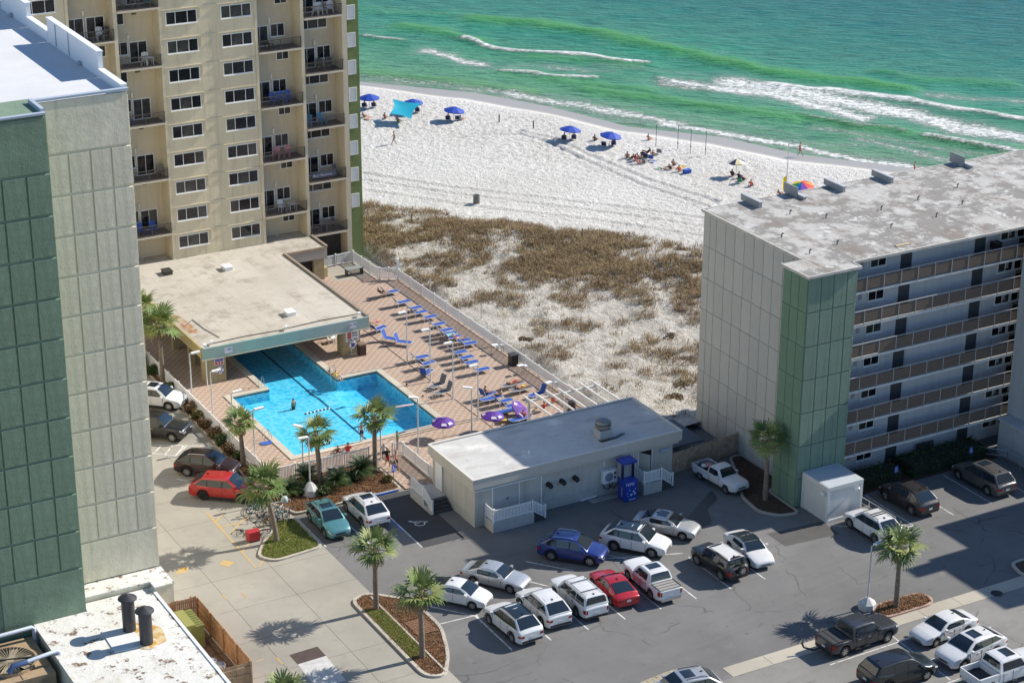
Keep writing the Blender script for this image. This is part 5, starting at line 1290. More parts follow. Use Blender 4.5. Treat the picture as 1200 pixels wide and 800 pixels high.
def wheels(car, r, fd, rd, L, hw, rim):
    key = (r, rim.name)
    if key not in WHEELS: WHEELS[key] = wheel_mesh(r, .235, rim)
    tm, rm = WHEELS[key]
    for d in (fd, rd):
        for sg in (1, -1):
            o = link('wheel', tm, car); o.location = (L/2-d, sg*(hw-.135), r); link('rim', rm, o)
SPEC = dict(   # distances from the nose: cowl, roof front, roof rear, rear base; heights: nose, cowl, belt, tail
    sedan=dict(L=4.85, W=1.84, H=1.45, c=1.35, rf=2.15, rr=3.4, rb=4.25, zn=.66, zc=.97, zb=.97, zt=1.05, tail=.98, r=.33, fd=.95, rd=3.75, B=2.55, C=3.4),
    hatch=dict(L=4.55, W=1.77, H=1.48, c=1.0, rf=1.9, rr=3.0, rb=4.38, zn=.66, zc=.98, zb=.99, zt=1.1, tail=1.0, r=.32, fd=.9, rd=3.6, B=2.35, C=3.25),
    coupe=dict(L=4.72, W=1.83, H=1.44, c=1.3, rf=2.1, rr=3.1, rb=4.2, zn=.66, zc=.97, zb=.98, zt=1.06, tail=.99, r=.33, fd=.93, rd=3.68, B=2.5, C=3.3),
    suv=dict(L=4.7, W=1.92, H=1.74, c=1.12, rf=1.98, rr=3.72, rb=4.5, zn=.78, zc=1.08, zb=1.08, zt=1.2, tail=1.12, r=.375, fd=.93, rd=3.68, B=2.4, C=3.35, tum=.76, slim=1),
    big=dict(L=5.15, W=2.0, H=1.86, c=1.4, rf=1.95, rr=4.85, rb=5.06, zn=.98, zc=1.2, zb=1.2, zt=1.22, tail=1.18, r=.39, fd=1.0, rd=3.95, B=2.65, C=3.7),
    boxy=dict(L=4.55, W=1.9, H=1.8, c=1.35, rf=1.68, rr=4.15, rb=4.4, zn=1.0, zc=1.14, zb=1.16, zt=1.18, tail=1.15, r=.4, fd=.9, rd=3.6, B=2.55, C=3.3),
    truck=dict(L=5.75, W=2.0, H=1.9, c=1.6, rf=2.2, rr=3.85, rb=4.02, zn=1.05, zc=1.22, zb=1.2, zt=1.2, tail=1.15, r=.4, fd=1.0, rd=4.65, B=2.95, C=3.75),
    small_truck=dict(L=5.0, W=1.78, H=1.62, c=1.45, rf=2.0, rr=2.95, rb=3.12, zn=.88, zc=1.03, zb=1.02, zt=1.02, tail=1.0, r=.34, fd=.95, rd=3.95, B=2.85, C=2.85))
def car(name, label, cat, kind, paint, at, head, group=None, roof=None, rim=alloy, rails=False, sunroof=False, bed=None, clad=False, plate=True, scale=1., **kw):
    S = dict(SPEC[kind]); S.update(kw)
    L, W, H = S['L'], S['W'], S['H']; hw = W/2; c, rf, rr, rb = S['c'], S['rf'], S['rr'], S['rb']; fd, rd, rw = S['fd'], S['rd'], S['r']
    t = thing(name, label, cat, (0, 0, 0), 0, group)
    truck = 'truck' in kind
    bedz = .68 if bed == 'open' else S['tail']
    kz = [(0, S['zn']-.1), (.05, S['zn']), (.22, S['zn']+.1), (.6, S['zn']*.35+S['zc']*.65), (c, S['zc']), (c+.5, S['zb']), (rb-.3, S['zt']), (rb, S['zt'])]
    if truck: kz += [(rb+.03, bedz), (L-.06, bedz), (L, bedz-.03)]
    else: kz += [(min(rb+.12, L-.12), S['tail']), (L-.1, S['tail']-.03), (L-.03, S['tail']-.07), (L, S['tail']-.14)]
    def zt(d): return float(np.interp(d, [a for a, _ in kz], [b for _, b in kz]))
    def plan(d):
        e = min(d, (L-d)*1.3+.16); return hw*(.78+.22*min(1, max(0, e)/.6)**.55)
    ra = rw+.055
    def zb(d):
        e = min(d, L-d); b = .24+.1*max(0, 1-e/.35)+(.1 if truck or kind in ('boxy', 'big') else 0)
        for a in (fd, rd):
            if abs(d-a) < ra: b = max(b, rw+math.sqrt(max(0, ra*ra-(d-a)**2))-.01)
        return b
    ds = set(np.linspace(0, L, 30).round(3)) | {.02, .06, .12, L-.02, L-.06, L-.13} | {c, rb, round(rb+.03, 3)}
    for a in (fd, rd):
        for k in range(9): ds.add(round(a+ra*math.cos(math.pi*k/8)*.999, 3))
        ds |= {round(a+ra*1.002, 3), round(a-ra*1.002, 3)}
    ds = sorted(d for d in ds if 0 <= d <= L)
    def ring(d, o=0.):
        T, b, w = zt(d), zb(d), plan(d)+o
        b = min(b, T-.1); h = T-b; cr = .035 if not (truck and d > rb) else 0
        return [(0, b), (w*.88, b), (w*.98, b+min(.09, h*.2)), (w, b+h*.45), (w*.988, b+h*.76), (w*.955, T-.035+o), (w*.87, T+o), (w*.45, T+cr*.7+o), (0, T+cr+o)]
    def P3(d, q, sg): return (L/2-d, sg*q[0], q[1])
    s = MB()
    for sg in (1, -1):
        g = [[P3(d, q, sg) for q in (ring(d) if sg > 0 else ring(d)[::-1])] for d in ds]; s.grid(g)
    for d, fl in ((0, 1), (L, -1)):
        R_ = ring(d); poly = [P3(d, q, 1) for q in R_]+[P3(d, q, -1) for q in R_[-2:0:-1]]; s.quad(*(poly if fl > 0 else poly[::-1]))
    # cabin
    zb0 = S['zb']; wb, wr = hw*.955, hw*.955*S.get('tum', .80)
    def yw(z): return wb+(wr-wb)*max(0, (z-zb0))/(H-zb0)
    kc = [(c-.03, S['zc']-.03), (c+(rf-c)*.5, zb0+(H-zb0)*.53), (rf-.05, H-.085), (rf+.15, H-.03), ((rf+rr)/2, H), (rr-.1, H-.04), (rr+.05, H-.1), (rr+(rb-rr)*.55, zb0+(H-zb0)*.5), (rb, S['zt']-.03)]
    if kind in ('suv', 'big', 'boxy'): kc[5] = (rr, H-(.075 if kind == 'suv' else .04)); kc[6] = (rr+.1, H-.13)
    if kind == 'suv': kc[4] = ((rf+rr)/2-.2, H)
    def zc_(d): return float(np.interp(d, [a for a, _ in kc], [b for _, b in kc]))
    cds = sorted(set(a for a, _ in kc) | set(np.linspace(c, rb, 12).round(3)))
    def cring(d, o=0.):
        z = zc_(d); zl = S['zb']-.07
        if z < zl+.04: z = zl+.04
        zs = max(zl+.02, z-.07)
        return [(wb+o, zl), (yw(zs)+o, zs), (yw(z)-.05+o, z-.008+o), (yw(z)*.5, z+.018+o), (0, z+.024+o)]
    for sg in (1, -1):
        s.grid([[P3(d, q, sg) for q in (cring(d) if sg > 0 else cring(d)[::-1])] for d in cds])
    body = s.build('body', paint, t, absolute=False, smooth=32)
    s = MB(); s.box(-L/2+.25, -hw*.66, .2, L/2-.25, hw*.66, min(.62, S['zn']-.15)); s.build('underbody', black, t, absolute=False)
    def strip_glass(d0, d1, inset, nm, m_=car_glass, o=.014):
        g = []
        for k in range(5):
            d = d0+(d1-d0)*k/4; z = zc_(d); y = yw(z)-inset
            g.append([(L/2-d+(o if d0 < c+1 and d0 < rf and nm == 'windscreen' else (-o if nm == 'rear_window' else 0)), yy*y, z+.024-.016*yy*yy+o) for yy in (1, .5, 0, -.5, -1)])
        s = MB(); s.grid(g); s.build(nm, m_, t, absolute=False, smooth=60)
    strip_glass(c+.05, rf-.02, .1, 'windscreen')
    strip_glass(rr+.04, rb-.04 if not truck else rb-.03, .12, 'rear_window')
    def side(poly, nm='side_window', m_=car_glass, o=.007):
        for sg in (1, -1):
            s = MB(); q = [(L/2-d, sg*(yw(z)+o), z) for d, z in poly]; s.quad(*(q if sg < 0 else q[::-1])); s.build(nm, m_, t, absolute=False)
    z0, z1 = zb0+.03, H-.15
    def fa(z): return c+.1+(rf-c)*(z-S['zc'])/(H-S['zc'])+.12         # behind the windscreen pillar
    def fr(z): return (rb-.16 if not truck else rb-.1)-(rb-rr)*(z-zb0)/(H-zb0)
    B, Cc = S['B'], S['C']
    side([(max(fa(z0), c+.3), z0), (B-.05, z0), (B-.05, z1), (fa(z1), z1)])
    if Cc > B:
        e0, e1 = min(Cc, fr(z0)), min(Cc, fr(z1)); side([(B+.05, z0), (e0, z0), (e1, z1), (B+.05, z1)])
        if kind in ('suv', 'big', 'boxy') and fr(z1)-.0 > Cc+.25: side([(Cc+.08, z0), (fr(z0), z0+.03), (fr(z1), z1), (Cc+.08, z1)])
    for d in ([B]+([Cc] if kind in ('suv', 'sedan', 'hatch', 'coupe') and fr(z1) > Cc else [])):
        side([(d-.06, z0+.005), (d+.09, z0+.005), (d+.09, z1-.005), (d-.06, z1-.005)], 'pillar_trim', black, .003)
    # seams, handles, mirrors
    s = MB()
    for sg in (1, -1):
        for d in [c+.28, B]+([Cc] if Cc > B else []):
            if abs(d-rd) < ra+.03: d = rd-ra-.04
            w = hw+.003; s.box(L/2-d-.008, sg*(w-.03), .42, L/2-d+.008, sg*w, zb0-.09)
    s.build('door_seam', black, t, absolute=False)
    for sg in (1, -1):
        for d in [B-.28]+([Cc-.25] if Cc > B+.4 else []):
            s = MB(); s.box(L/2-d-.09, sg*(hw-.02), zb0-.2, L/2-d+.09, sg*(hw+.018), zb0-.165); s.build('door_handle', chrome if kind in ('big', 'truck') else paint, t, absolute=False)
        s = MB(); s.prism([(L/2-c-.46, sg*(hw-.02)), (L/2-c-.26, sg*(hw-.02)), (L/2-c-.28, sg*(hw+.19)), (L/2-c-.42, sg*(hw+.2))][::(1 if sg > 0 else -1)], zb0+.02, zb0+.17); s.build('mirror', paint, t, absolute=False)
    # lamps, grille, plates
    for sg in (1, -1):
        g = [[P3(d, ((a[0]*(1-f)+b[0]*f)*1.006, a[1]*(1-f)+b[1]*f), sg) for f in (0., .5, .9)] for d in (.0, .06, .16, .34) for a, b in [(ring(d, .006)[4], ring(d, .006)[5])]]
        s = MB(); s.grid(g if sg < 0 else [r[::-1] for r in g])
        R_ = ring(0); s.quad(*[(L/2+.012, sg*y, z) for y, z in ((R_[4][0]*.52, R_[4][1]+.0), (R_[4][0], R_[4][1]), (R_[5][0]*.98, R_[5][1]-.01), (R_[5][0]*.55, R_[5][1]-.015))]); s.build('headlight', clear_lens, t, absolute=False)
        R_ = ring(L); lo = (.45 if kind in ('big', 'boxy') or truck else .62); zA = R_[0][1]+(R_[6][1]-R_[0][1])*lo; zB = min(R_[6][1]-.02, zA+(.16 if S.get('slim') else .5))
        s = MB(); s.quad(*[(-L/2-.012, sg*y, z) for y, z in ((plan(L)*(.68 if not (truck or kind in ('big', 'boxy')) else .83), zA), (plan(L)*.97, zA), (plan(L)*.96, zB), (plan(L)*(.7 if not (truck or kind in ('big', 'boxy')) else .83), zB))])
        g = [[P3(d, (q[0]*1.008, q[1]), sg) for q in ((plan(d), zA+.02), (plan(d)*.985, zB))] for d in (L, L-.1, L-.24)]
        s.grid(g if sg > 0 else [r[::-1] for r in g]); s.build('taillight', red_lens, t, absolute=False)
    R_ = ring(0); b0, t0 = R_[0][1], R_[6][1]
    s = MB(); s.quad(*[(L/2+.01, y, z) for y, z in ((-plan(0)*.5, b0+(t0-b0)*.5), (plan(0)*.5, b0+(t0-b0)*.5), (plan(0)*.56, t0-.05), (-plan(0)*.56, t0-.05))]); s.quad(*[(L/2+.008, y, z) for y, z in ((-plan(0)*.8, b0+.02), (plan(0)*.8, b0+.02), (plan(0)*.7, b0+(t0-b0)*.32), (-plan(0)*.7, b0+(t0-b0)*.32))]); s.build('grille', black, t, absolute=False)
    if plate:
        s = MB(); s.box(-L/2-.02, -.16, .62, -L/2-.004, .16, .76); s.build('number_plate', mat('plate', (.55, .56, .55), .4), t, absolute=False)
    s = MB(); s.box(-L/2-.05 if truck or kind in ('big', 'boxy') else -L/2-.012, -hw*.8, .36, -L/2+.1, hw*.8, .52); s.build('rear_bumper', chrome if truck and paint is not PGRY else (black if kind in ('suv', 'big', 'boxy', 'truck') else paint), t, absolute=False)
    if kind in ('suv', 'boxy'):
        s = MB()
        for a in (fd, rd):
            for sg in (1, -1):
                pts = [(L/2-a+(ra+.02)*math.cos(math.pi*k/8), sg*(plan(a)-.005), rw+(ra+.02)*math.sin(math.pi*k/8)) for k in range(9)]
                for u_, v_ in zip(pts[:-1], pts[1:]): s.bar(u_, v_, .05, .035)
        s.build('arch_trim', black, t, absolute=False)
    if clad or kind == 'suv':
        s = MB()
        for sg in (1, -1): s.box(L/2-rd+ra, sg*(hw-.05), .22, L/2-fd-ra, sg*(hw+.012), .38)
        s.build('sill', black, t, absolute=False)
    if roof or sunroof:
        d0, d1 = rf+.12, rr-.12
        if roof:
            g = [[(L/2-d, yy*(yw(zc_(d))-.05), zc_(d)+.03-.014*yy*yy) for yy in (1, .5, 0, -.5, -1)] for d in np.linspace(rf-.0, rr+.02, 7)]
            s = MB(); s.grid(g); s.build('roof_panel', roof, t, absolute=False, smooth=60)
        if sunroof:
            g = [[(L/2-d, yy*(wr*.62), zc_(d)+.037) for yy in (1, 0, -1)] for d in np.linspace(rf+.22, rf+.95, 4)]
            s = MB(); s.grid(g); s.build('sunroof', car_glass, t, absolute=False)
    if not roof and kind != 'coupe' and kind != 'sedan' and kind != 'hatch':
        s = MB()
        for y in (-.45, -.22, 0, .22, .45): 
            d0, d1 = (rf+1.05 if sunroof else rf+.35), rr-.3; s.bar((L/2-d0, y, zc_(d0)+.024), (L/2-d1, y, zc_(d1)+.022), .035, .016)
        s.build('roof_rib', paint, t, absolute=False)
    if kind not in ('truck', 'small_truck'):
        s = MB(); d = rr-.25; s.prism([(L/2-d+.09, -.012), (L/2-d+.09, .012), (L/2-d-.09, .03), (L/2-d-.09, -.03)][::-1], zc_(d)+.02, zc_(d)+.09); s.build('aerial', black, t, absolute=False)
    if rails:
        for sg in (1, -1):
            s = MB(); y = sg*(wr-.07)
            s.tube([(L/2-rf-.25, y, zc_(rf+.25)+.0), (L/2-rf-.35, y, zc_(rf+.4)+.07), (L/2-rr+.25, y, zc_(rr-.3)+.07), (L/2-rr+.12, y, zc_(rr-.15)+.0)], .022, 6); s.build('roof_rail', rails if not isinstance(rails, bool) else black, t, absolute=False)
        if S.get('bars'):
            for d in (rf+.75, rr-.75):
                s = MB(); s.bar((L/2-d, -wr+.07, zc_(d)+.08), (L/2-d, wr-.07, zc_(d)+.08), .06, .025); s.build('cross_bar', black, t, absolute=False)
    if truck:
        b0 = rb+.06; zt_ = S['tail']
        if bed == 'open':
            s = MB()
            for sg in (1, -1): s.box(-L/2+.08, sg*(hw-.13), .66, L/2-b0, sg*(hw-.025), zt_)
            s.box(L/2-b0-.07, -hw+.14, .66, L/2-b0, hw-.14, zt_); s.build('bed_side', paint, t, absolute=False)
            s = MB(); s.box(-L/2-.0, -hw+.09, .62, -L/2+.075, hw-.09, zt_); s.build('tailgate', paint, t, absolute=False)
            s = MB(); s.box(-L/2+.08, -hw+.131, .685, L/2-b0-.07, hw-.131, .72); s.build('bed_liner', black, t, absolute=False)
        else:
            s = MB(); s.box(-L/2+.05, -hw+.12, zt_+.001, L/2-b0, hw-.12, zt_+.03); s.build('bed_cover', S.get('cover', black), t, absolute=False)
            s = MB()
            for k in range(4):
                x = -L/2+.1+k*(L-b0-.25)/3; s.box(x, -hw+.14, zt_+.031, x+.05, hw-.14, zt_+.045)
            s.box(-L/2+.1, -hw+.1, zt_+.031, L/2-b0, -hw+.16, zt_+.05); s.box(-L/2+.1, hw-.16, zt_+.031, L/2-b0, hw-.1, zt_+.05); s.build('cover_rib', S.get('rib', black), t, absolute=False)
        s = MB(); s.box(L/2-c-1.0, hw-.02, .34, L/2-rb+.2, hw+.1, .38); s.box(L/2-c-1.0, -hw-.1, .34, L/2-rb+.2, -hw+.02, .38); s.build('side_step', black, t, absolute=False)
    wheels(t, rw, fd, rd, L, hw, rim)
    t.location = (at[0], at[1], .012); t.rotation_euler = (0, 0, math.radians(head)); t.scale = (scale*(1.04 if kind == 'suv' else 1.0),)*3
    return t
car('suv', 'white suv half hidden behind the cream tower', 'suv', 'suv', PW, (52.2, 152.6), -44, sunroof=True)
car('pickup_truck', 'black pickup with chrome grille between white suv and hatched bay', 'pickup truck', 'truck', PBLK, (50.0, 147.0), -45)
car('suv', 'dark maroon suv parked beside the red suv', 'suv', 'suv', PMAR, (51.1, 138.4), -41, roof=None, rails=chrome)
car('suv', 'bright red suv with black wheels in the driveway bay', 'suv', 'suv', PRED, (50.75, 134.0), -40, rim=dark_rim, L=4.95, rd=3.85, rr=3.95, rb=4.75, C=3.5)
car('suv', 'teal suv with its nose toward the camera', 'suv', 'suv', PTEAL, (55.45, 125.5), -92, sunroof=True, rails=True, L=4.4, W=1.8, H=1.63)
car('suv', 'white suv with sunroof beside the teal suv', 'suv', 'suv', PW, (58.6, 125.8), 89, sunroof=True, rails=True)
car('suv', 'deep blue suv in the angled row below the grey building', 'suv', 'suv', PBLU, (68.85, 112.9), -47, rails=chrome)
car('suv', 'white suv with black roof in the angled row', 'suv', 'suv', PW, (73.5, 111.9), -52, roof=car_glass, rails=True, L=4.8)
car('sedan', 'silver sedan last in the angled row toward the pickup', 'sedan', 'sedan', PSIL, (76.9, 113.0), -52, sunroof=True)
car('off_roader', 'black off-roader with white roof and spare wheel on its tail', 'off-roader', 'boxy', PBLK, (76.95, 106.4), 94, roof=PW, rails=True)
car('hatchback', 'white electric hatchback with black glass roof', 'car', 'coupe', PW, (80.0, 107.0), -96, roof=car_glass, L=4.72)
car('sedan', 'silver sedan at the left end of the angled row', 'sedan', 'sedan', PSIL, (62.15, 112.2), -55)
car('hatchback', 'white hatchback beside the mulch island', 'hatchback', 'hatch', PW, (58.75, 111.35), -52)
car('suv', 'white suv with black roof seen from behind at the left of the straight row', 'suv', 'suv', PW, (60.05, 106.1), 93, roof=car_glass, rails=True)
car('suv', 'plain white suv between the black roofed suv and the white wagon', 'suv', 'suv', PW, (62.85, 106.9), 90, L=4.6)
car('suv', 'large boxy white suv with roof rack beside the red sedan', 'suv', 'big', PW, (65.65, 106.9), 89, rails=True, bars=1)
car('sedan', 'bright red sedan between two white vehicles', 'sedan', 'coupe', PRED2, (68.55, 107.0), 85)
rd_ = car('pickup_truck', 'white pickup with grey bed cover and pink print on its door', 'pickup truck', 'truck', PW, (71.35, 106.5), 88, L=5.25, W=1.97, H=1.8, rd=4.05, rr=3.65, rb=3.9, C=3.45, B=2.75, sunroof=True, cover=mat('cover_grey', (.3, .29, .27), .6), zc=1.15, zb=1.15, zt=1.15)
s = MB()
rr_ = random.Random(3)
for sg in (1,):
    for k in range(26):
        x = -.55+1.5*rr_.random(); z = .62+.4*rr_.random()*(1-.4*abs(x)); r_ = .05+.09*rr_.random()
        s.quad(*[(x+r_*1.7*math.cos(a), .99*sg, z+r_*.7*math.sin(a)) for a in [q*math.pi/4 for q in range(8)]][::-1])
for i, f in enumerate(s.f):
    for j in f: s.v[j] = (s.v[j][0], .992+.0004*i, s.v[j][2])
s.build('door_print', mat('pink_print', (.62, .22, .3), .4), rd_, absolute=False)
car('suv', 'silver suv with dark sunroof at the bottom edge of the picture', 'suv', 'suv', PSIL, (65.3, 93.4), 172, sunroof=True, rails=True)
tp = car('pickup_truck', 'old white pickup with open bed beside the plank fence', 'pickup truck', 'small_truck', PW, (84.9, 117.7), -84, bed='open')
car('suv', 'white suv parked by the shed with dark roof bars', 'suv', 'suv', PW, (90.0, 105.6), 91, rails=True, bars=1, L=4.55)
car('suv', 'dark bronze suv with ribbed roof by the blue kerb', 'suv', 'suv', PBRN, (95.25, 107.9), 93, rails=True)
car('suv', 'long taupe suv with two roof panes near the condo hedge', 'suv', 'suv', PTAU, (102.5, 107.8), 92, sunroof=True, L=5.1, W=1.98, H=1.78, rr=4.4, rb=4.97, rd=4.0, C=3.6)
car('pickup_truck', 'graphite grey pickup with black bed cover below the lamp post', 'pickup truck', 'truck', PGRY, (79.2, 93.55), 1.5, cover=mat('cover_black', (.035, .035, .037), .6), L=5.7)
car('sedan', 'white sedan facing the graphite pickup in the lower lot', 'sedan', 'sedan', PW, (84.9, 91.6), -176)
car('suv', 'white suv with black sunroof between sedan and white pickup', 'suv', 'suv', PW, (84.6, 88.55), -175, sunroof=True, H=1.65, L=4.8)
car('suv', 'black green suv with dark roof at the bottom of the lower lot', 'suv', 'suv', PNAVY, (78.7, 88.75), -3, L=4.95, W=2.0, H=1.78, rails=False, roof=PBLK, rr=4.3, rb=4.8, rd=3.85)
car('pickup_truck', 'white pickup with open black bed in the lower right corner', 'pickup truck', 'truck', PW, (84.75, 85.55), 0, bed='open', sunroof=True)
# spare wheel of the off-roader, load of the old pickup
fj = [o for o in bpy.data.objects if o.parent is None and o.name.startswith('off_roader')][0]
tm, rm = WHEELS[(.4, 'alloy_rim')]
sp = link('spare_wheel', tm, fj); sp.location = (-2.42, -.15, 1.0); sp.rotation_euler = (0, 0, math.pi/2); link('rim', rm, sp)
t = thing('bin_bags', 'pink and white load heaped in the bed of the old white pickup', 'load', tuple(Vector((84.75, 119.1, .9))))
for k, (dx, dy, r_, m_) in enumerate(((-.1, .55, .33, mat('load_dark', (.1, .1, .11), .6)), (.05, .1, .36, mat('load_pink', (.6, .28, .22), .7)), (.2, -.25, .3, mat('load_pink', (.6, .28, .22))), (-.3, .2, .26, mat('load_white', (.65, .65, .66), .6)))):
    s = MB(); s.lathe([(.02, -r_*.5), (r_*.8, -r_*.35), (r_, .05), (r_*.6, r_*.5), (.02, r_*.62)], 9, (dx, dy, .05)); s.build('bag', m_, t, absolute=False, smooth=60)
t = thing('tow_bar', 'bent black trailer hitch behind the graphite pickup', 'hitch', (75.6, 93.9, 0))
MB().tube([(76.5, 93.6, .5), (75.8, 93.8, .35), (75.3, 94.2, .5), (75.2, 94.3, .8)], .07, 7).build('bar', black, t, smooth=60)
# ================================================================ VEGETATION
def frond_mesh(seed, n=13, Lp=.72, Lf=.95, m=None, spread=88, droop=.35):
    r = random.Random(seed); s = MB()
    c = Vector((Lp, 0, .1)); s.tube([(0, 0, 0), (Lp*.5, 0, .08), tuple(c)], [.03, .02, .015], 4)
    for i in range(n):
        a = math.radians(-spread+2*spread*i/(n-1)+r.uniform(-4, 4)); l = Lf*(.62+.38*math.cos(a*.75))*r.uniform(.85, 1.1)
        d = Vector((math.cos(a), math.sin(a), .12)); w = Vector((-math.sin(a), math.cos(a), 0))
        dr = droop*r.uniform(.6, 1.5)
        p1 = c+d*l*.5+Vector((0, 0, -.04*dr)); p2 = c+d*l*.82+Vector((0, 0, -.18*dr*l)); p3 = c+d*l+Vector((0, 0, -.5*dr*l))
        k = len(s.v); s.v += [tuple(c-w*.012), tuple(c+w*.012), tuple(p1-w*.05), tuple(p1+w*.05), tuple(p2-w*.034), tuple(p2+w*.034), tuple(p3)]
        s.f += [(k, k+2, k+3, k+1), (k+2, k+4, k+5, k+3), (k+4, k+6, k+5)]; s.m += [0, 0, 0]
    return s.mesh('frond', m)
pg1 = mat('palm_green', (.115, .17, .045), .55, var=.35, vs=3, spec=.4); pg2 = mat('palm_olive', (.22, .25, .08), .6, var=.35, vs=3, spec=.4); pdead = mat('palm_dead', (.26, .18, .1), .9, var=.3, vs=3)
FR = [frond_mesh(1, m=pg1), frond_mesh(2, m=pg2, Lf=.88), frond_mesh(3, m=pg1, Lf=1.05, droop=.6), frond_mesh(4, m=pg2, Lf=.8, Lp=.4, droop=.2), frond_mesh(5, m=pdead, Lf=.6, Lp=.5, droop=1.2, n=11)]
trunk_m = mat('palm_trunk', (.19, .15, .115), .95, var=.35, vs=5, bump=1., bs=9, bd=.06, stretch=(1, 1, 3))
boot_m = mat('palm_boots', (.28, .2, .13), .95, var=.4, vs=6, bump=1., bs=10, bd=.08)
def palm(label, x, y, h, lean=(0, 0), n=27, sc=1., seed=0, r=.17):
    rd = random.Random(seed+50); t = thing('palm_tree', label, 'palm', (x, y, 0))
    top = Vector((x+lean[0], y+lean[1], h)); s = MB()
    pts = []; rad = []
    for i in range(9):
        f = i/8; pts.append((x+lean[0]*f**1.6, y+lean[1]*f**1.6, h*f)); rad.append(r*(1.25-.35*f if f < .85 else .95)*rd.uniform(.93, 1.07))
    s.tube(pts, rad, 10); s.build('trunk', trunk_m, t, smooth=70)
    s = MB(); s.lathe([(r*1.05, -.9), (r*1.5, -.55), (r*1.7, -.2), (r*1.3, .1), (.03, .25)], 9, tuple(top))
    for k in range(16):
        a = rd.random()*6.28; z = -.8+.8*rd.random(); q = Vector((math.cos(a), math.sin(a), 0)); p = top+Vector((0, 0, z)); s.bar(p+q*r*1.0, p+q*(r+.28)+Vector((0, 0, .22)), .09, .05)
    s.build('boots', boot_m, t)
    for k in range(n):
        f = (k+.5)/n; yaw = k*2.39996+rd.uniform(-.25, .25); pit = math.radians(74-122*f**.85+rd.uniform(-12, 12))
        if f > .84: pit = math.radians(rd.uniform(-74, -50))
        me = FR[4] if f > .84 else FR[rd.choice((0, 0, 1, 2, 3, 1))]
        o = link('frond', me, t); o.location = top-rootloc(t)+Vector((0, 0, .05)); o.rotation_euler = (rd.uniform(-.3, .3), -pit, yaw); o.scale = (sc*1.1*rd.uniform(.85, 1.15),)*3
    return t
palm('tall palm beside the left side of the pool house', 54.35, 156.9, 5.0, (0, .3), sc=1.15, seed=1)
palm('palm partly hidden behind the cream tower by the pool house', 53.9, 160.2, 5.6, (.1, .1), sc=1.1, seed=2)
palm('small palm in the driveway bed beside a pool lamp post', 53.9, 138.0, 3.6, (-.1, .1), sc=.9, seed=3)
palm('leaning palm growing beside the bicycles', 51.2, 125.3, 4.4, (-.6, .5), sc=1.12, seed=4)
palm('palm beside the octagonal lamp base below the pool', 57.8, 132.1, 4.2, (-.15, .3), sc=.98, seed=5)
palm('tall straight palm in front of the pool near the ramp', 62.45, 132.1, 4.7, (0, 0), sc=1.08, seed=6)
palm('upper palm of the kerbed island with the lawn strip', 53.2, 112.9, 4.6, (0, 0), sc=1.08, seed=7)
palm('lower palm of the kerbed island with the lawn strip', 53.1, 105.8, 4.6, (-.05, .1), sc=1.1, seed=8)
palm('palm against the grey end wall of the condo', 86.25, 113.7, 5.0, (0, 0), sc=1.0, seed=9)
palm('palm in the small mulch island by the right lamp post', 84.45, 95.95, 4.5, (.15, .25), sc=1.08, seed=10)
palm('palm with only its crown tip showing at the bottom edge', 41.0, 100.6, 3.6, (0, 0), sc=.95, seed=11)
# feathery sago palms
def pinnate_mesh(seed, L=1.15, m=None):
    r = random.Random(seed); s = MB(); pts = []
    for i in range(8):
        f = i/7; pts.append(Vector((L*f*(1-.12*f), 0, L*(.55*f-.62*f*f))))
    s.tube(pts, [.02]*7+[.006], 4)
    for i in range(1, 24):
        f = i/24; k = f*7; a = pts[int(k)].lerp(pts[min(7, int(k)+1)], k-int(k)); l = .3*math.sin(math.pi*min(1, f*.9+.1))+.04
        for sg in (1, -1):
            d = Vector((.5, sg, .1)).normalized()*l; w = Vector((.018, 0, 0)); n_ = len(s.v)
            s.v += [tuple(a-w), tuple(a+w), tuple(a+d+Vector((0, 0, -.02)))]; s.f.append((n_, n_+1, n_+2) if sg > 0 else (n_+1, n_, n_+2)); s.m.append(0)
    return s.mesh('frond', m)
sg_m = mat('sago_green', (.035, .07, .02), .5, var=.35, vs=3, spec=.5); PF = [pinnate_mesh(1, m=sg_m), pinnate_mesh(2, 1.0, mat('sago_light', (.07, .11, .03), .5, var=.3, vs=3))]
def sago(label, x, y, sc, seed, n=30, z=.1):
    rd = random.Random(seed); t = thing('sago_palm', label, 'sago palm', (x, y, z))
    MB().lathe([(.2, 0), (.24, .25), (.12, .5)], 9, (x, y, z)).build('stem', boot_m, t)
    for k in range(n):
        f = (k+.5)/n; o = link('frond', PF[rd.choice((0, 0, 1))], t); o.location = (0, 0, .45); o.rotation_euler = (0, -math.radians(62-75*f), k*2.4+rd.uniform(-.2, .2)); o.scale = (sc*rd.uniform(.85, 1.15),)*3
sago('feathery sago palm in the middle of the pool bed', 58.7, 131.2, 1.35, 1, 36); sago('feathery sago palm nearest the paved ramp', 61.2, 132.0, 1.4, 2, 34); sago('dark sago palm behind the lamp base', 57.0, 132.9, 1.25, 3); sago('pale green sago palm at the left end of the pool bed', 54.9, 131.6, 1.2, 4)
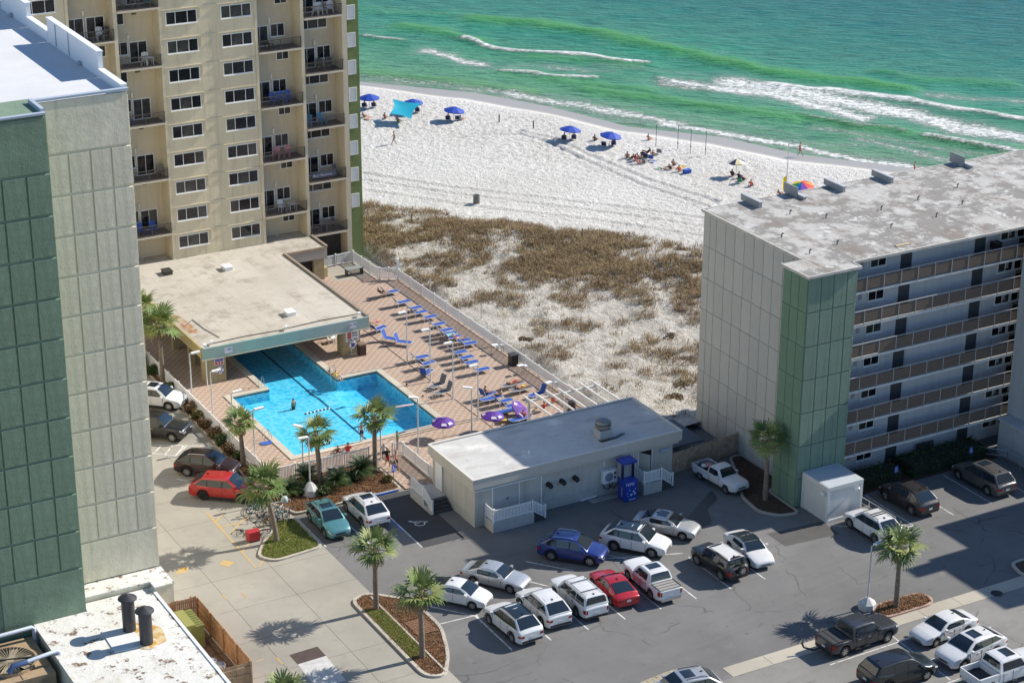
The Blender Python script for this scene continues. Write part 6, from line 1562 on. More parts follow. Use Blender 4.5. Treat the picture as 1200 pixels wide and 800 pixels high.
# leafy shrubs
def leaf_cloud(name, cs, n, leaf, m, parent, seed=0, flat=False):
    r = np.random.default_rng(seed); V = []; T = []; tone = []
    for (c, rad) in cs:
        k = n; u = r.normal(size=(k, 3)); u /= np.linalg.norm(u, axis=1)[:, None]; rr = (.55+.45*r.random(k))[:, None]
        p = np.array(c)+u*rr*np.array(rad)
        a = r.normal(size=(k, 3)); a /= np.linalg.norm(a, axis=1)[:, None]; b = np.cross(a, u+.3*r.normal(size=(k, 3))); b /= np.linalg.norm(b, axis=1)[:, None]+1e-9
        l = leaf*(.6+.8*r.random(k))[:, None]
        q = np.stack([p-a*l*.5, p+b*l*.28, p+a*l*.5, p-b*l*.28], 1).reshape(-1, 3); base = sum(len(x) for x in V)
        V.append(q); T.append(np.arange(k*4).reshape(k, 4)+base); tone.append(np.repeat(np.clip(r.random(k)*.6+.4*rr[:, 0]*r.random(), 0, 1), 4))
    me = tris_mesh(name, np.concatenate(V)-np.array(rootloc(parent)), np.concatenate(T), m, dict(tone=np.concatenate(tone)))
    return link(name, me, parent)
lf_dark = tone_mat('leaf_dark', [(0, (.02, .035, .012)), (.6, (.05, .08, .022)), (1, (.1, .13, .04))], .55); lf_olive = tone_mat('leaf_olive', [(0, (.06, .05, .02)), (.5, (.13, .12, .04)), (1, (.22, .19, .07))]); lf_brown = tone_mat('leaf_brown', [(0, (.06, .035, .02)), (.5, (.14, .09, .045)), (1, (.24, .16, .08))])
lf_scrub = tone_mat('leaf_scrub', [(0, (.11, .07, .04)), (.5, (.2, .14, .08)), (1, (.3, .23, .13))])
stem_m = mat('shrub_stem', (.12, .085, .06), .9)
def shrub(label, x, y, r, h, m, seed, n=170, leaf=.16, grp=None, z=.1):
    rd = random.Random(seed); t = thing('shrub', label, 'shrub', (x, y, z), 0, grp)
    cs = [((x+rd.uniform(-.45, .45)*r, y+rd.uniform(-.45, .45)*r, z+h*rd.uniform(.4, .65)), (r*rd.uniform(.45, .7), r*rd.uniform(.45, .7), h*rd.uniform(.35, .5))) for _ in range(6)]
    leaf_cloud('foliage', cs, n, leaf, m, t, seed)
    s = MB()
    for k in range(5): s.tube([(x+rd.uniform(-.05, .05), y, z-.05), cs[k][0]], [.03, .012], 4)
    s.build('stem', stem_m, t)
kinds = [(lf_olive, 'olive'), (lf_brown, 'brownish'), (lf_dark, 'dark green')]
ordn = ['first', 'second', 'third', 'fourth', 'fifth', 'sixth', 'seventh', 'eighth', 'ninth', 'tenth', 'eleventh', 'twelfth', 'thirteenth', 'fourteenth', 'fifteenth', 'sixteenth', 'seventeenth', 'eighteenth']
for i, (yy, k, r_, h_) in enumerate(((158.6, 2, .7, .9), (154.6, 2, .6, .8), (151.6, 2, .65, .8), (149.6, 1, .7, .9), (147.9, 0, .6, .9), (146.2, 1, .65, .9), (144.3, 1, .75, .9), (142.4, 2, .7, .95), (140.6, 1, .75, 1.0), (139.2, 2, .6, .8), (136.5, 1, .6, .7))):
    shrub('%s shrub along the driveway fence, %s from the pool house end' % (kinds[k][1], ordn[i]), 53.95, yy, r_, h_, kinds[k][0], 20+i, grp='shrubs along the driveway fence')
for i, (x, y, k, r_, h_, lab) in enumerate(((55.9, 131.6, 2, .9, .9, 'dark rounded shrub behind the octagonal lamp base'), (57.2, 130.6, 2, .9, .8, 'low dark shrub left of the octagonal lamp base'), (60.2, 131.8, 2, .8, .8, 'dark shrub between the two sago palms'), (62.6, 130.2, 0, .45, .5, 'small pale shrub beside the blue disabled sign'), (54.4, 133.2, 0, .8, 1.0, 'olive shrub at the fence corner of the pool bed'))):
    shrub(lab, x, y, r_, h_, kinds[k][0], 40+i)
for i, (x, y) in enumerate(((83.9, 128.0), (85.6, 128.2), (88.0, 122.6))): shrub('dry brown shrub on the sand, %s from the grey building' % ordn[i], x, y, .9, 1.0, lf_brown, 60+i, z=0)
for i, (px_, py_, w_, h_) in enumerate(((713, 458, 1.0, .8), (745, 462, 1.3, .9), (790, 470, .9, .8), (800, 455, 1.2, .9), (805, 425, 1.0, .8), (710, 437, .8, .5), (667, 437, .7, .5), (785, 398, .9, .6), (662, 412, .7, .5), (615, 400, .6, .4))):
    p = G(px_, py_); shrub('brown dune bush on the white sand, %s in the patch behind the grey building' % ordn[i], p.x, p.y, w_*1.15, h_*.62, lf_scrub, 80+i, 110, .2, 'dune bushes behind the grey building', .1)
# clipped hedges under the condo
def hedge(label, x0, x1, y0, y1, h, seed):
    t = thing('hedge', label, 'hedge', ((x0+x1)/2, (y0+y1)/2, 0)); r = np.random.default_rng(seed)
    cs = [((x0+(x1-x0)*(i+.5)/int((x1-x0)/.8), y0+(y1-y0)*j, h*.55), (.62, .6, h*.5)) for i in range(int((x1-x0)/.8)) for j in (.2, .8)]
    leaf_cloud('foliage', cs, 150, .15, lf_dark, t, seed)
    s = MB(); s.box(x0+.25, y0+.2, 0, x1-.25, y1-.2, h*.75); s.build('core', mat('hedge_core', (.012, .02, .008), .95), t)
hedge('clipped dark hedge under the condo nearer the shed', 93.4, 97.6, 111.2, 113.2, 1.3, 5); hedge('long clipped dark hedge under the condo beside the taupe suv', 98.2, 106.2, 111.0, 113.6, 1.35, 6)
# ================================================================ LAMP POSTS AND SIGNS
def lamp_post(label, x, y, h, arm, base=None, rz=0, grp='slim pool lamp posts', head2=False):
    t = thing('lamp_post', label, 'lamp post', (x, y, 0), 0, grp)
    MB().tube([(x, y, .0), (x, y, h)], [.065, .05], 8).build('pole', pole_metal, t, smooth=60)
    a = Vector((math.cos(rz), math.sin(rz), 0)); p = Vector((x, y, h)); s = MB(); s.bar(p-a*.05, p+a*(arm-.3), .06); s.build('arm', pole_metal, t)
    s = MB(); s.bar(p+a*(arm-.45)+Vector((0, 0, .02)), p+a*(arm+.3)+Vector((0, 0, .05)), .26, .12); s.build('lamp_head', white_paint, t)
    if head2: s = MB(); s.bar(p+Vector((0, 0, -.02))-a*.2, p-a*.95, .26, .12); s.build('lamp_head', white_paint, t)
    s = MB(); s.box(x-.13, y-.13, 0, x+.13, y+.13, .05); s.build('base_plate', grey_metal, t)
    if base:
        r, hh = base; P = [(r, 0), (r, hh*.55), (r*.25, hh), (.06, hh)]; s = MB(); s.lathe(P, 8, (x, y, 0)); s.build('footing', mat('footing', (.52, .52, .5), .8, var=.12, vs=2), t)
for i, (yy, h) in enumerate(((150.3, 4.95), (145.9, 4.9), (141.75, 5.2), (137.35, 4.8))): lamp_post('slim grey lamp post in the deck row, %s from the pool house' % ordn[i], 74.36, yy, h, .55, rz=math.pi+.15)
lamp_post('slim lamp post in front of the purple umbrella by the flat roof', 72.6, 135.2, 3.9, .4, rz=math.pi*.8)
lamp_post('slim lamp post at the corner of the paved ramp', 67.15, 134.0, 4.65, .4, rz=math.pi*.8)
for i, (x, y, h) in enumerate(((55.2, 152.3, 4.1), (54.95, 147.0, 4.5), (54.75, 142.1, 4.6), (54.8, 137.8, 4.8))): lamp_post('white lamp post beside the driveway fence, %s from the pool house' % ordn[i], x, y, h, .6, rz=0)
lamp_post('lamp post with octagonal concrete footing partly behind the cream tower', 54.2, 161.0, 4.9, .6, (.45, 1.3), 0)
lamp_post('tall lamp post on an octagonal concrete footing in the pool bed', 56.45, 131.0, 4.9, .5, (.62, 1.15), math.pi)
lamp_post('lamp post just behind the octagonal footing post by the pool fence', 57.0, 133.5, 4.6, .4, None, 2.2)
lamp_post('car park lamp post on octagonal footing by the graphite pickup', 82.78, 97.0, 4.75, .75, (.62, .8), .2, None)
lamp_post('slim lamp post by the front pool fence near the palm', 63.9, 134.1, 4.0, .3, None, 2.0)
def blue_sign(label, x, y, h, rz=0, face=.36):
    t = thing('disabled_sign', label, 'sign', (x, y, 0), rz)
    MB().tube([(0, 0, 0), (0, 0, h)], .025, 6).build('post', dark_metal, t, absolute=False)
    s = MB(); s.box(-face/2, -.03, h-.55, face/2, -.012, h); s.build('board', mat('sign_blue', (.04, .08, .42), .5), t, absolute=False)
    s = MB(); symbol(s, (0, -.034, h-.33), (1, 0, 0), (0, 0, 1), 0, .33); s.build('symbol', white_paint, t, absolute=False)
blue_sign('small blue disabled parking sign at the end of the ramp bed', 62.6, 129.2, 1.9, .3, .42); blue_sign('blue disabled sign in the hedge nearer the shed', 96.45, 110.9, 1.7); blue_sign('blue disabled sign in the hedge by the taupe suv', 103.7, 110.7, 1.75)
t = thing('bollard_light', 'pale round headed bollard beside the teal suv', 'bollard', tuple(G(334, 600)))
p = G(334, 600); MB().tube([(p.x, p.y, 0), (p.x, p.y, .9)], .07, 8).build('post', mat('bollard_post', (.5, .25, .12), .6), t); MB().lathe([(.05, .8), (.26, .9), (.28, 1.1), (.18, 1.3), (.02, 1.36)], 12, tuple(p)).build('head', mat('bollard_head', (.35, .42, .4), .5), t, smooth=50)
# handrails beside the parking bays near the shed, right edge
def handrail(label, pts, h=1.0):
    t = thing('handrail', label, 'handrail', (pts[0][0], pts[0][1], 0)); s = MB(); s.tube([(x, y, h) for x, y in pts], .03, 6); s.tube([(x, y, h*.5) for x, y in pts], .02, 6); s.build('rail', grey_metal, t)
    for a, b in zip(pts[:-1], pts[1:]):
        k = max(1, int(math.hypot(b[0]-a[0], b[1]-a[1])/1.3))
        for i in range(k+1):
            s = MB(); x = a[0]+(b[0]-a[0])*i/k; y = a[1]+(b[1]-a[1])*i/k; s.tube([(x, y, 0), (x, y, h)], .028, 6); s.build('post', grey_metal, t)
handrail('grey pipe handrail beside the shed and white suv', [(91.7, 111.2), (91.9, 105.3)]); handrail('grey pipe handrail behind the taupe suv', [(105.4, 111.6), (106.9, 110.0), (106.6, 105.2)])
t = thing('bench', 'dark slatted bench against the condo wall behind the hedge', 'bench', (101.9, 113.8, 0))
s = MB()
for k in range(5): s.box(101.0, 113.95+.02*k, .55+.14*k, 102.8, 113.98+.02*k, .65+.14*k)
s.build('backrest', dark_metal, t); s = MB()
for k in range(4): s.box(101.0, 113.3+.15*k, .45, 102.8, 113.42+.15*k, .5)
s.build('seat', dark_metal, t); s = MB()
for x in (101.05, 102.7): s.box(x, 113.35, 0, x+.08, 113.42, .68); s.box(x, 113.85, 0, x+.08, 113.92, .68)
s.build('leg', dark_metal, t)
# bicycles
def bicycle(label, x, y, rz, tilt, m, first=None):
    t = thing('bicycle', label, 'bicycle', (x, y, .05), 0, 'bicycles parked by the palm'); t.rotation_euler = (tilt, 0, rz)
    for wx_ in (-.52, .52):
        s = MB(); pr = [(.33+.028*math.cos(a), .028*math.sin(a)) for a in [k*math.pi/3 for k in range(7)]]; s.lathe(pr, 18, (wx_, 0, .34), 'y', cap=False)
        o = s.build('wheel', rubber, t, absolute=False); s = MB()
        for k in range(6): a = k*math.pi/6; s.bar((wx_-.32*math.cos(a), 0, .34-.32*math.sin(a)), (wx_+.32*math.cos(a), 0, .34+.32*math.sin(a)), .008)
        s.build('spokes', chrome, o, absolute=False)
    s = MB()
    for a, b in (((-.52, 0, .34), (-.08, 0, .3)), ((-.08, 0, .3), (-.2, 0, .85)), ((-.52, 0, .34), (-.18, 0, .78)), ((-.08, 0, .3), (.36, 0, .82)), ((-.18, 0, .78), (.36, 0, .85)), ((.52, 0, .34), (.34, 0, .95))): s.tube([a, b], .02, 5)
    s.build('frame', m, t, absolute=False)
    s = MB(); s.tube([(.3, -.3, 1.02), (.36, -.1, .97), (.36, .1, .97), (.3, .3, 1.02)], .016, 5); s.build('handlebar', chrome, t, absolute=False)
    s = MB(); s.prism([(-.36, -.08), (-.06, -.03), (-.06, .03), (-.36, .08)], .86, .92); s.build('saddle', black, t, absolute=False)
    s = MB(); s.lathe([(.08, -.03), (.08, .03)], 10, (-.08, 0, .3), 'y'); s.build('crank', dark_metal, t, absolute=False)
cols = [('black', black), ('white', white_paint), ('red', mat('bike_red', (.4, .03, .03), .4)), ('teal', mat('bike_teal', (.05, .25, .28), .4)), ('grey', grey_metal), ('brown', mat('bike_brown', (.16, .08, .04), .4))]
bi = [(296, 606, .2, 3, 'nearest the red box'), (300, 600, .7, 0, 'leaning in the middle of the jumble'), (306, 611, .4, 1, 'beside the red box'), (309, 603, 1.1, 2, 'behind the beach cruiser'), (313, 617, .5, 5, 'in front of the palm trunk'), (318, 606, 1.0, 4, 'just left of the palm trunk'), (322, 613, .9, 0, 'right of the palm trunk'), (327, 605, 1.2, 1, 'with its wheel toward the lawn'), (329, 612, .8, 3, 'close to the kerb'), (335, 610, 1.5, 4, 'nearest the bollard'), (290, 621, .0, 4, 'lying at the left of the jumble'), (303, 621, .3, 0, 'lying in front'), (310, 625, .15, 1, 'lowest in the jumble')]
for i, (px_, py_, rz, k, w_) in enumerate(bi):
    p = G(px_, py_); bicycle('%s bicycle %s' % (cols[k][0], w_), p.x, p.y, rz-.6, (.15 if i % 2 else -.2) if i < 10 else 1.2, cols[k][1])
t = thing('red_crate', 'bright red box standing in front of the bicycles', 'box', tuple(G(297, 633)))
p = G(297, 633); s = MB(); s.prism([(p.x-.42, p.y-.3), (p.x+.42, p.y-.3), (p.x+.48, p.y+.32), (p.x-.48, p.y+.32)], .12, .8); s.build('box', mat('crate_red', (.38, .025, .03), .5), t); s = MB()
for dx in (-.35, .35): s.box(p.x+dx-.05, p.y-.25, 0, p.x+dx+.05, p.y+.25, .12)
s.build('foot', black, t)
t = thing('bicycle_rack', 'low grey rack rail behind the jumbled bicycles', 'rack', tuple(G(312, 596))); a = G(285, 604); b = G(340, 590)
s = MB(); s.tube([(a.x, a.y, .4), (b.x, b.y, .4)], .04, 6); s.tube([(a.x, a.y, 0), (a.x, a.y, .4)], .04, 6); s.tube([(b.x, b.y, 0), (b.x, b.y, .4)], .04, 6); s.build('rail', grey_metal, t)
# ================================================================ PEOPLE
SEGS = [('pelvis', 'spine'), ('spine', 'chest'), ('chest', 'neck'), ('neck', 'head'), ('head', 'crown')]
for q in 'lr': SEGS += [('pelvis', 'hip'+q), ('hip'+q, 'knee'+q), ('knee'+q, 'ankle'+q), ('ankle'+q, 'toe'+q), ('chest', 'sh'+q), ('sh'+q, 'elbow'+q), ('elbow'+q, 'wrist'+q), ('wrist'+q, 'hand'+q)]
RAD = dict(pelvis=.135, spine=.118, chest=.14, neck=.055, head=.098, crown=.07, hip=.092, knee=.056, ankle=.038, toe=.034, sh=.06, elbow=.042, wrist=.03, hand=.034)
def J(**k):
    b = dict(pelvis=(0, 0, .93), spine=(0, 0, 1.12), chest=(0, 0, 1.32), neck=(.01, 0, 1.47), head=(.035, 0, 1.585), crown=(.02, 0, 1.66))
    for q, s_ in (('l', 1), ('r', -1)): b.update({'hip'+q: (0, .09*s_, .88), 'knee'+q: (.02, .1*s_, .49), 'ankle'+q: (0, .1*s_, .08), 'toe'+q: (.15, .11*s_, .04), 'sh'+q: (0, .185*s_, 1.38), 'elbow'+q: (-.03, .25*s_, 1.12), 'wrist'+q: (.05, .27*s_, .88), 'hand'+q: (.08, .265*s_, .8)})
    b.update(k); return b
POSE = dict(
    stand=J(),
    walk=J(kneel=(.16, .1, .5), anklel=(.3, .1, .1), toel=(.44, .1, .07), kneer=(.02, -.1, .49), ankler=(-.26, -.1, .14), toer=(-.14, -.1, .04), elbowl=(-.16, .24, 1.14), wristl=(-.12, .25, .9), handl=(-.08, .25, .82), elbowr=(.1, -.24, 1.12), wristr=(.26, -.24, .96), handr=(.33, -.23, .92)),
    sit=J(pelvis=(0, 0, .14), spine=(-.06, 0, .33), chest=(-.1, 0, .53), neck=(-.07, 0, .68), head=(-.03, 0, .79), crown=(-.04, 0, .87), hipl=(.03, .09, .12), hipr=(.03, -.09, .12), kneel=(.42, .12, .36), kneer=(.42, -.12, .33), anklel=(.68, .11, .06), ankler=(.72, -.11, .06), toel=(.83, .11, .1), toer=(.87, -.11, .1), shl=(-.1, .185, .59), shr=(-.1, -.185, .59), elbowl=(-.02, .27, .36), elbowr=(-.04, -.27, .36), wristl=(.2, .2, .33), wristr=(.2, -.2, .32), handl=(.28, .18, .34), handr=(.28, -.18, .33)),
    lie=J(pelvis=(0, 0, .12), spine=(-.2, 0, .12), chest=(-.4, 0, .14), neck=(-.55, 0, .15), head=(-.66, 0, .17), crown=(-.75, 0, .17), hipl=(.05, .09, .11), hipr=(.05, -.09, .11), kneel=(.44, .12, .16), kneer=(.44, -.11, .1), anklel=(.84, .12, .05), ankler=(.85, -.11, .05), toel=(.9, .14, .15), toer=(.9, -.13, .15), shl=(-.46, .185, .13), shr=(-.46, -.185, .13), elbowl=(-.22, .29, .07), elbowr=(-.24, -.29, .07), wristl=(.02, .27, .07), wristr=(.0, -.27, .07), handl=(.1, .26, .07), handr=(.08, -.26, .07)),
    recline=J(pelvis=(0, 0, .13), spine=(-.13, 0, .27), chest=(-.26, 0, .43), neck=(-.35, 0, .56), head=(-.36, 0, .67), crown=(-.39, 0, .75), hipl=(.05, .09, .11), hipr=(.05, -.09, .11), kneel=(.42, .12, .3), kneer=(.45, -.11, .12), anklel=(.75, .12, .06), ankler=(.86, -.11, .06), toel=(.85, .13, .13), toer=(.92, -.12, .15), shl=(-.3, .185, .47), shr=(-.3, -.185, .47), elbowl=(-.14, .28, .22), elbowr=(-.16, -.28, .22), wristl=(.1, .22, .2), wristr=(.08, -.22, .2), handl=(.18, .2, .22), handr=(.16, -.2, .22)))
POSE['chair'] = {k: (v[0], v[1], v[2]+.35) for k, v in POSE['sit'].items()}
for q, s_ in (('l', 1), ('r', -1)): POSE['chair'].update({'knee'+q: (.42, .11*s_, .5), 'ankle'+q: (.46, .11*s_, .08), 'toe'+q: (.6, .12*s_, .04)})
SKINM = {}
BODY = {}
def body_data(pose):
    if pose in BODY: return BODY[pose]
    Jt = POSE[pose]; names = list(Jt); ix = {n: i for i, n in enumerate(names)}
    me = bpy.data.meshes.new('pose'); me.from_pydata([Jt[n] for n in names], [(ix[a], ix[b]) for a, b in SEGS], [])
    o = bpy.data.objects.new('pose', me); COL.objects.link(o)
    md = o.modifiers.new('skin', 'SKIN'); sv = me.skin_vertices[0].data
    for n in names:
        r = RAD[n if n in RAD else n[:-1]]; sv[ix[n]].radius = (r, r*(.8 if n in ('spine', 'chest', 'pelvis') else 1)); sv[ix[n]].use_root = n == 'pelvis'
    md.branch_smoothing = .6; o.modifiers.new('sub', 'SUBSURF').levels = 1; o.modifiers['sub'].render_levels = 1
    dg = bpy.context.evaluated_depsgraph_get(); ev = o.evaluated_get(dg).to_mesh()
    V = [Vector(v.co) for v in ev.vertices]; Nn = [Vector(v.normal) for v in ev.vertices]; Fs = [tuple(p.vertices) for p in ev.polygons]
    o.evaluated_get(dg).to_mesh_clear(); bpy.data.objects.remove(o); bpy.data.meshes.remove(me)
    def near(p):
        best = None
        for a, b in SEGS:
            A = Vector(Jt[a]); B = Vector(Jt[b]); d = B-A; t = max(0, min(1, (p-A).dot(d)/max(d.length_squared, 1e-9))); e = (p-A-d*t).length/(RAD.get(a, RAD.get(a[:-1])))
            if best is None or e < best[0]: best = (e, (a, b), t)
        return best[1], best[2]
    lab = [near(sum((V[i] for i in f), Vector())/len(f)) for f in Fs]
    # five fingers on each hand, nose and ears, joined into the same body surface
    ex = MB()
    for q in 'lr':
        h = Vector(Jt['hand'+q]); d = (h-Vector(Jt['wrist'+q])).normalized(); sd_x = d.cross(Vector((1, 0, 0) if abs(d.x) < .8 else (0, 0, 1))).normalized(); up_ = sd_x.cross(d)
        for k, (o_, l) in enumerate(((-.027, .065), (-.009, .075), (.009, .07), (.027, .055))):
            ex.tube([h+sd_x*o_, h+sd_x*o_+d*(.03+l*.5), h+sd_x*o_*1.1+d*(.03+l)+up_*.015], [.0095, .009, .006], 5)
        ex.tube([h-d*.03+sd_x*.03, h+sd_x*.055+d*.01, h+sd_x*.06+d*.045], [.011, .01, .007], 5)
    hd = Vector(Jt['head']); upv = (Vector(Jt['crown'])-Vector(Jt['neck'])).normalized(); fwd_ = upv.cross(Vector((0, 1, 0))); fwd_ = -fwd_ if fwd_.x < 0 and pose != 'lie' else fwd_
    if pose == 'lie': fwd_ = Vector((0, 0, 1))
    ex.tube([hd+fwd_*.085-upv*.005, hd+fwd_*.115-upv*.03], [.012, .016], 5)
    for sg in (1, -1): ex.tube([hd+Vector((0, sg*.085, 0))+upv*.02, hd+Vector((0, sg*.1, 0))-upv*.03], [.02, .014], 5)
    k = len(V); Vb = [tuple(v) for v in V]+list(ex.v); Fb = Fs+[tuple(i+k for i in f) for f in ex.f]
    BODY[pose] = (Vb, Fb, V, Nn, Fs, lab, hd, fwd_, upv); return BODY[pose]
GARM = dict(trunks=lambda s, t: s[0] == 'pelvis' and s[1] != 'spine' or (s == ('pelvis', 'spine') and t < .3) or (s[0][:3] == 'hip' and t < .55),
            bikini=lambda s, t: (s[0] == 'pelvis' and s[1] != 'spine') or (s == ('pelvis', 'spine') and t < .2) or (s[0][:3] == 'hip' and t < .12) or (s == ('spine', 'chest') and t > .55),
            shirt=lambda s, t: s[0] in ('spine', 'chest') and s[1] != 'neck' or (s == ('pelvis', 'spine') and t > .1) or (s[0][:2] == 'sh' and t < .55) or (s == ('chest', 'neck') and t < .3))
PCACHE = {}
def skin_m(k): return mat('skin_%s' % k, {'light': (.5, .28, .19), 'tan': (.36, .18, .11), 'dark': (.16, .075, .045)}[k], .55)
def cloth(c):
    C_ = dict(red=(.42, .03, .03), navy=(.02, .03, .09), black=(.015, .015, .017), white=(.68, .68, .66), blue=(.03, .1, .4), pink=(.55, .15, .25), green=(.05, .2, .1), yellow=(.6, .42, .06), grey=(.2, .2, .21), coral=(.62, .15, .1), purple=(.15, .05, .25))
    return mat('cloth_'+c, C_[c], .85, var=.1, vs=6)
def person(label, x, y, z, rz, pose, skin='tan', wear=(('trunks', 'navy'),), hair='brown', group=None, sc=1.):
    Vb, Fb, V, Nn, Fs, lab, hd, fwd_, upv = body_data(pose)
    t = thing('person', label, 'person', (x, y, z), rz, group); t.scale = (sc,)*3
    key = (pose, skin)
    if key not in PCACHE:
        me = bpy.data.meshes.new('body'); me.from_pydata(Vb, [], Fb); me.materials.append(skin_m(skin)); auto_smooth(me, 60); PCACHE[key] = me
    link('body', PCACHE[key], t)
    def shell(nm, sel, m, o):
        key = (pose, nm, m.name)
        if key not in PCACHE:
            fs = [f for f, l in zip(Fs, lab) if sel(f, l)]; us = sorted({i for f in fs for i in f}); mp = {i: k for k, i in enumerate(us)}
            me = bpy.data.meshes.new(nm); me.from_pydata([tuple(V[i]+Nn[i]*o) for i in us], [], [tuple(mp[i] for i in f) for f in fs]); me.materials.append(m); auto_smooth(me, 60); PCACHE[key] = me
        link(nm, PCACHE[key], t)
    for g, c in wear: shell(g, lambda f, l, g=g: GARM[g](*l), cloth(c), .014 if g != 'shirt' else .02)
    hc = {'brown': (.06, .035, .02), 'black': (.012, .01, .009), 'blond': (.4, .27, .12), 'grey': (.35, .34, .33), 'cap': (.6, .6, .6)}[hair]
    def hs(f, l):
        if l[0] not in (('head', 'crown'), ('neck', 'head')): return False
        p = sum((V[i] for i in f), Vector())/len(f)-hd; return p.dot(upv) > .035 or (p.dot(fwd_) < -.005 and p.dot(upv) > -.06)
    shell('hair', hs, mat('hair_'+hair, hc, .7), .014)
    return t
# ================================================================ POOL FURNITURE
blue_sling = mat('sling_blue', (.02, .075, .34), .75, var=.12, vs=4); grey_sling = mat('sling_grey', (.13, .13, .15), .8, var=.1, vs=4); tube_w = mat('chair_tube', (.6, .6, .6), .4)
def make_lounger(sling, ang, name='sun_lounger'):
    t = thing(name, 'x', 'sun lounger'); s = MB()
    for y in (-.33, .33): s.tube([(-.62, y, .36), (.95, y, .36)], .022, 6)
    s.tube([(.95, -.33, .36), (.95, .33, .36)], .022, 6); s.build('frame', tube_w, t)
    for x in (-.45, .75):
        for y in (-.33, .33): MB().tube([(x, y, .36), (x+(.06 if x > 0 else -.06), y, 0)], .02, 6).build('leg', tube_w, t)
    s = MB(); s.grid([[(-.36+1.3*i/6, y, .365-.03*math.sin(math.pi*i/6)*(1-abs(y)/.4)) for y in (-.31, 0, .31)] for i in range(7)][::-1]); s.build('seat', sling, t, smooth=50)
    a = math.radians(ang); c, q = math.cos(a), math.sin(a)
    s = MB(); s.grid([[(-.37-.78*k/4*c, y, .37+.78*k/4*q) for y in (-.31, 0, .31)] for k in range(5)]); b = s.build('backrest', sling, t, smooth=50)
    s = MB()
    for y in (-.33, .33): s.tube([(-.37, y, .37), (-.37-.82*c, y, .37+.82*q)], .02, 6)
    s.tube([(-.37-.82*c, -.33, .37+.82*q), (-.37-.82*c, .33, .37+.82*q)], .02, 6); s.build('back_frame', tube_w, t); return t
protos = {}
def lounger(label, px_, py_, rz=0., kind='up', sling='b', group='sun loungers on the pool deck', zz=.38):
    k = (kind, sling); p = G(px_, py_, zz)
    if k not in protos: t = protos[k] = make_lounger(blue_sling if sling == 'b' else grey_sling, {'up': 52, 'flat': 6, 'high': 68}[kind])
    else: t = copy_tree(protos[k])
    t['label'] = label; t['group'] = group; t.location = (p.x, p.y, .03); t.rotation_euler = (0, 0, rz); return Vector((p.x, p.y, .03))
row1 = [(456, 342), (470, 354), (484, 361), (490, 366), (501, 371.5), (511, 380), (520, 387), (524, 391), (530, 395), (540, 399), (547.5, 402.5), (536, 413), (543.5, 419), (549, 425), (562, 433)]
for i, (a, b) in enumerate(row1): lounger('blue lounger in the row by the dune fence, %s from the gate' % ordn[i], a, b, rng.uniform(-.05, .05))
r2 = [(491, 418.5, 0, 'up', 'b', 'blue lounger between two lamp posts, nearest the pool house'), (498.5, 426, .2, 'up', 'b', 'blue lounger between the two middle lamp posts'), (499, 437, .6, 'high', 'b', 'blue lounger standing right beside the second lamp post'), (514, 450, math.pi+.25, 'high', 'g', 'grey backed lounger left of the pair by the third lamp post'), (521, 458, math.pi+.1, 'high', 'g', 'grey backed lounger right of the pair by the third lamp post'),
      (456, 396, -.9, 'high', 'b', 'blue and grey lounger alone left of the first lamp post'), (471, 400, -.8, 'high', 'b', 'blue and grey lounger touching the first lamp post'), (443, 385, .3, 'up', 'b', 'lounger with resting bathers at the pool house corner')]
for a, b, rz, k, c, lab in r2: lounger(lab, a, b, rz, k, c)
r3 = [(570, 462, .25, 'high', 'b', 'blue lounger with the seated sunbather by the right lamp posts'), (577, 466, .1, 'flat', 'b', 'flat blue lounger beside the seated sunbather'), (589, 470, .05, 'up', 'b', 'blue lounger behind the open purple umbrella'), (597, 475.5, .05, 'up', 'b', 'blue lounger just above the fallen purple umbrella'), (590, 482, 0, 'flat', 'b', 'blue lounger half under the fallen purple umbrella'), (602.5, 449.5, .1, 'flat', 'g', 'lounger with a bather lying in red by the pergola'), (612, 455, .1, 'flat', 'g', 'lounger with a bather lying in yellow by the pergola'), (631, 461, math.pi+.1, 'high', 'b', 'blue lounger with raised dark back beside the pergola'), (611, 489.5, .2, 'flat', 'b', 'light blue lounger under the pergola corner')]
for a, b, rz, k, c, lab in r3: lounger(lab, a, b, rz, k, c)
def dp(px_, py_, z=0): return G(px_, py_, z)
def put(label, px_, py_, rz, pose, z=.03, **k):
    p = G(px_, py_, z); return person(label, p.x, p.y, z, rz, pose, **k)
put('dark clad bather with raised arms on the lounger nearest the gate', 447, 345, .2, 'recline', .42, wear=(('shirt', 'black'), ('trunks', 'black')), skin='tan')
put('bather in red and white on the fence row loungers', 535, 398.5, 0, 'recline', .42, wear=(('shirt', 'red'), ('trunks', 'white')), skin='light', hair='blond')
put('bather in pink lying at the pool house corner', 441, 378, .2, 'lie', .4, wear=(('bikini', 'pink'),), skin='light', hair='brown')
put('seated sunbather with bare back by the right lamp posts', 569, 463, .3, 'sit', .38, wear=(('trunks', 'navy'),), skin='tan', hair='black')
put('sunbather sitting low at the foot of the blue loungers', 586, 466, 2.4, 'sit', .1, wear=(('bikini', 'black'),), skin='tan', hair='brown')
put('bather in red lying on the lounger nearer the lamp posts', 602, 448.5, .1, 'lie', .4, wear=(('trunks', 'red'),), skin='tan', hair='black')
put('bather in yellow lying on the lounger nearer the pergola', 612, 454, .1, 'lie', .4, wear=(('trunks', 'yellow'),), skin='tan', hair='brown')
put('person in dark red sitting under the pergola beams', 637, 481, 2.2, 'sit', .1, wear=(('shirt', 'red'),), skin='tan', hair='black')
put('person in coral near the barrel under the pergola', 648, 472, .5, 'sit', .1, wear=(('shirt', 'coral'), ('trunks', 'coral')), skin='light', hair='blond')
put('small figure in coral by the fallen purple umbrella', 613, 491, 1.2, 'sit', .1, wear=(('shirt', 'coral'),), skin='light', hair='brown')
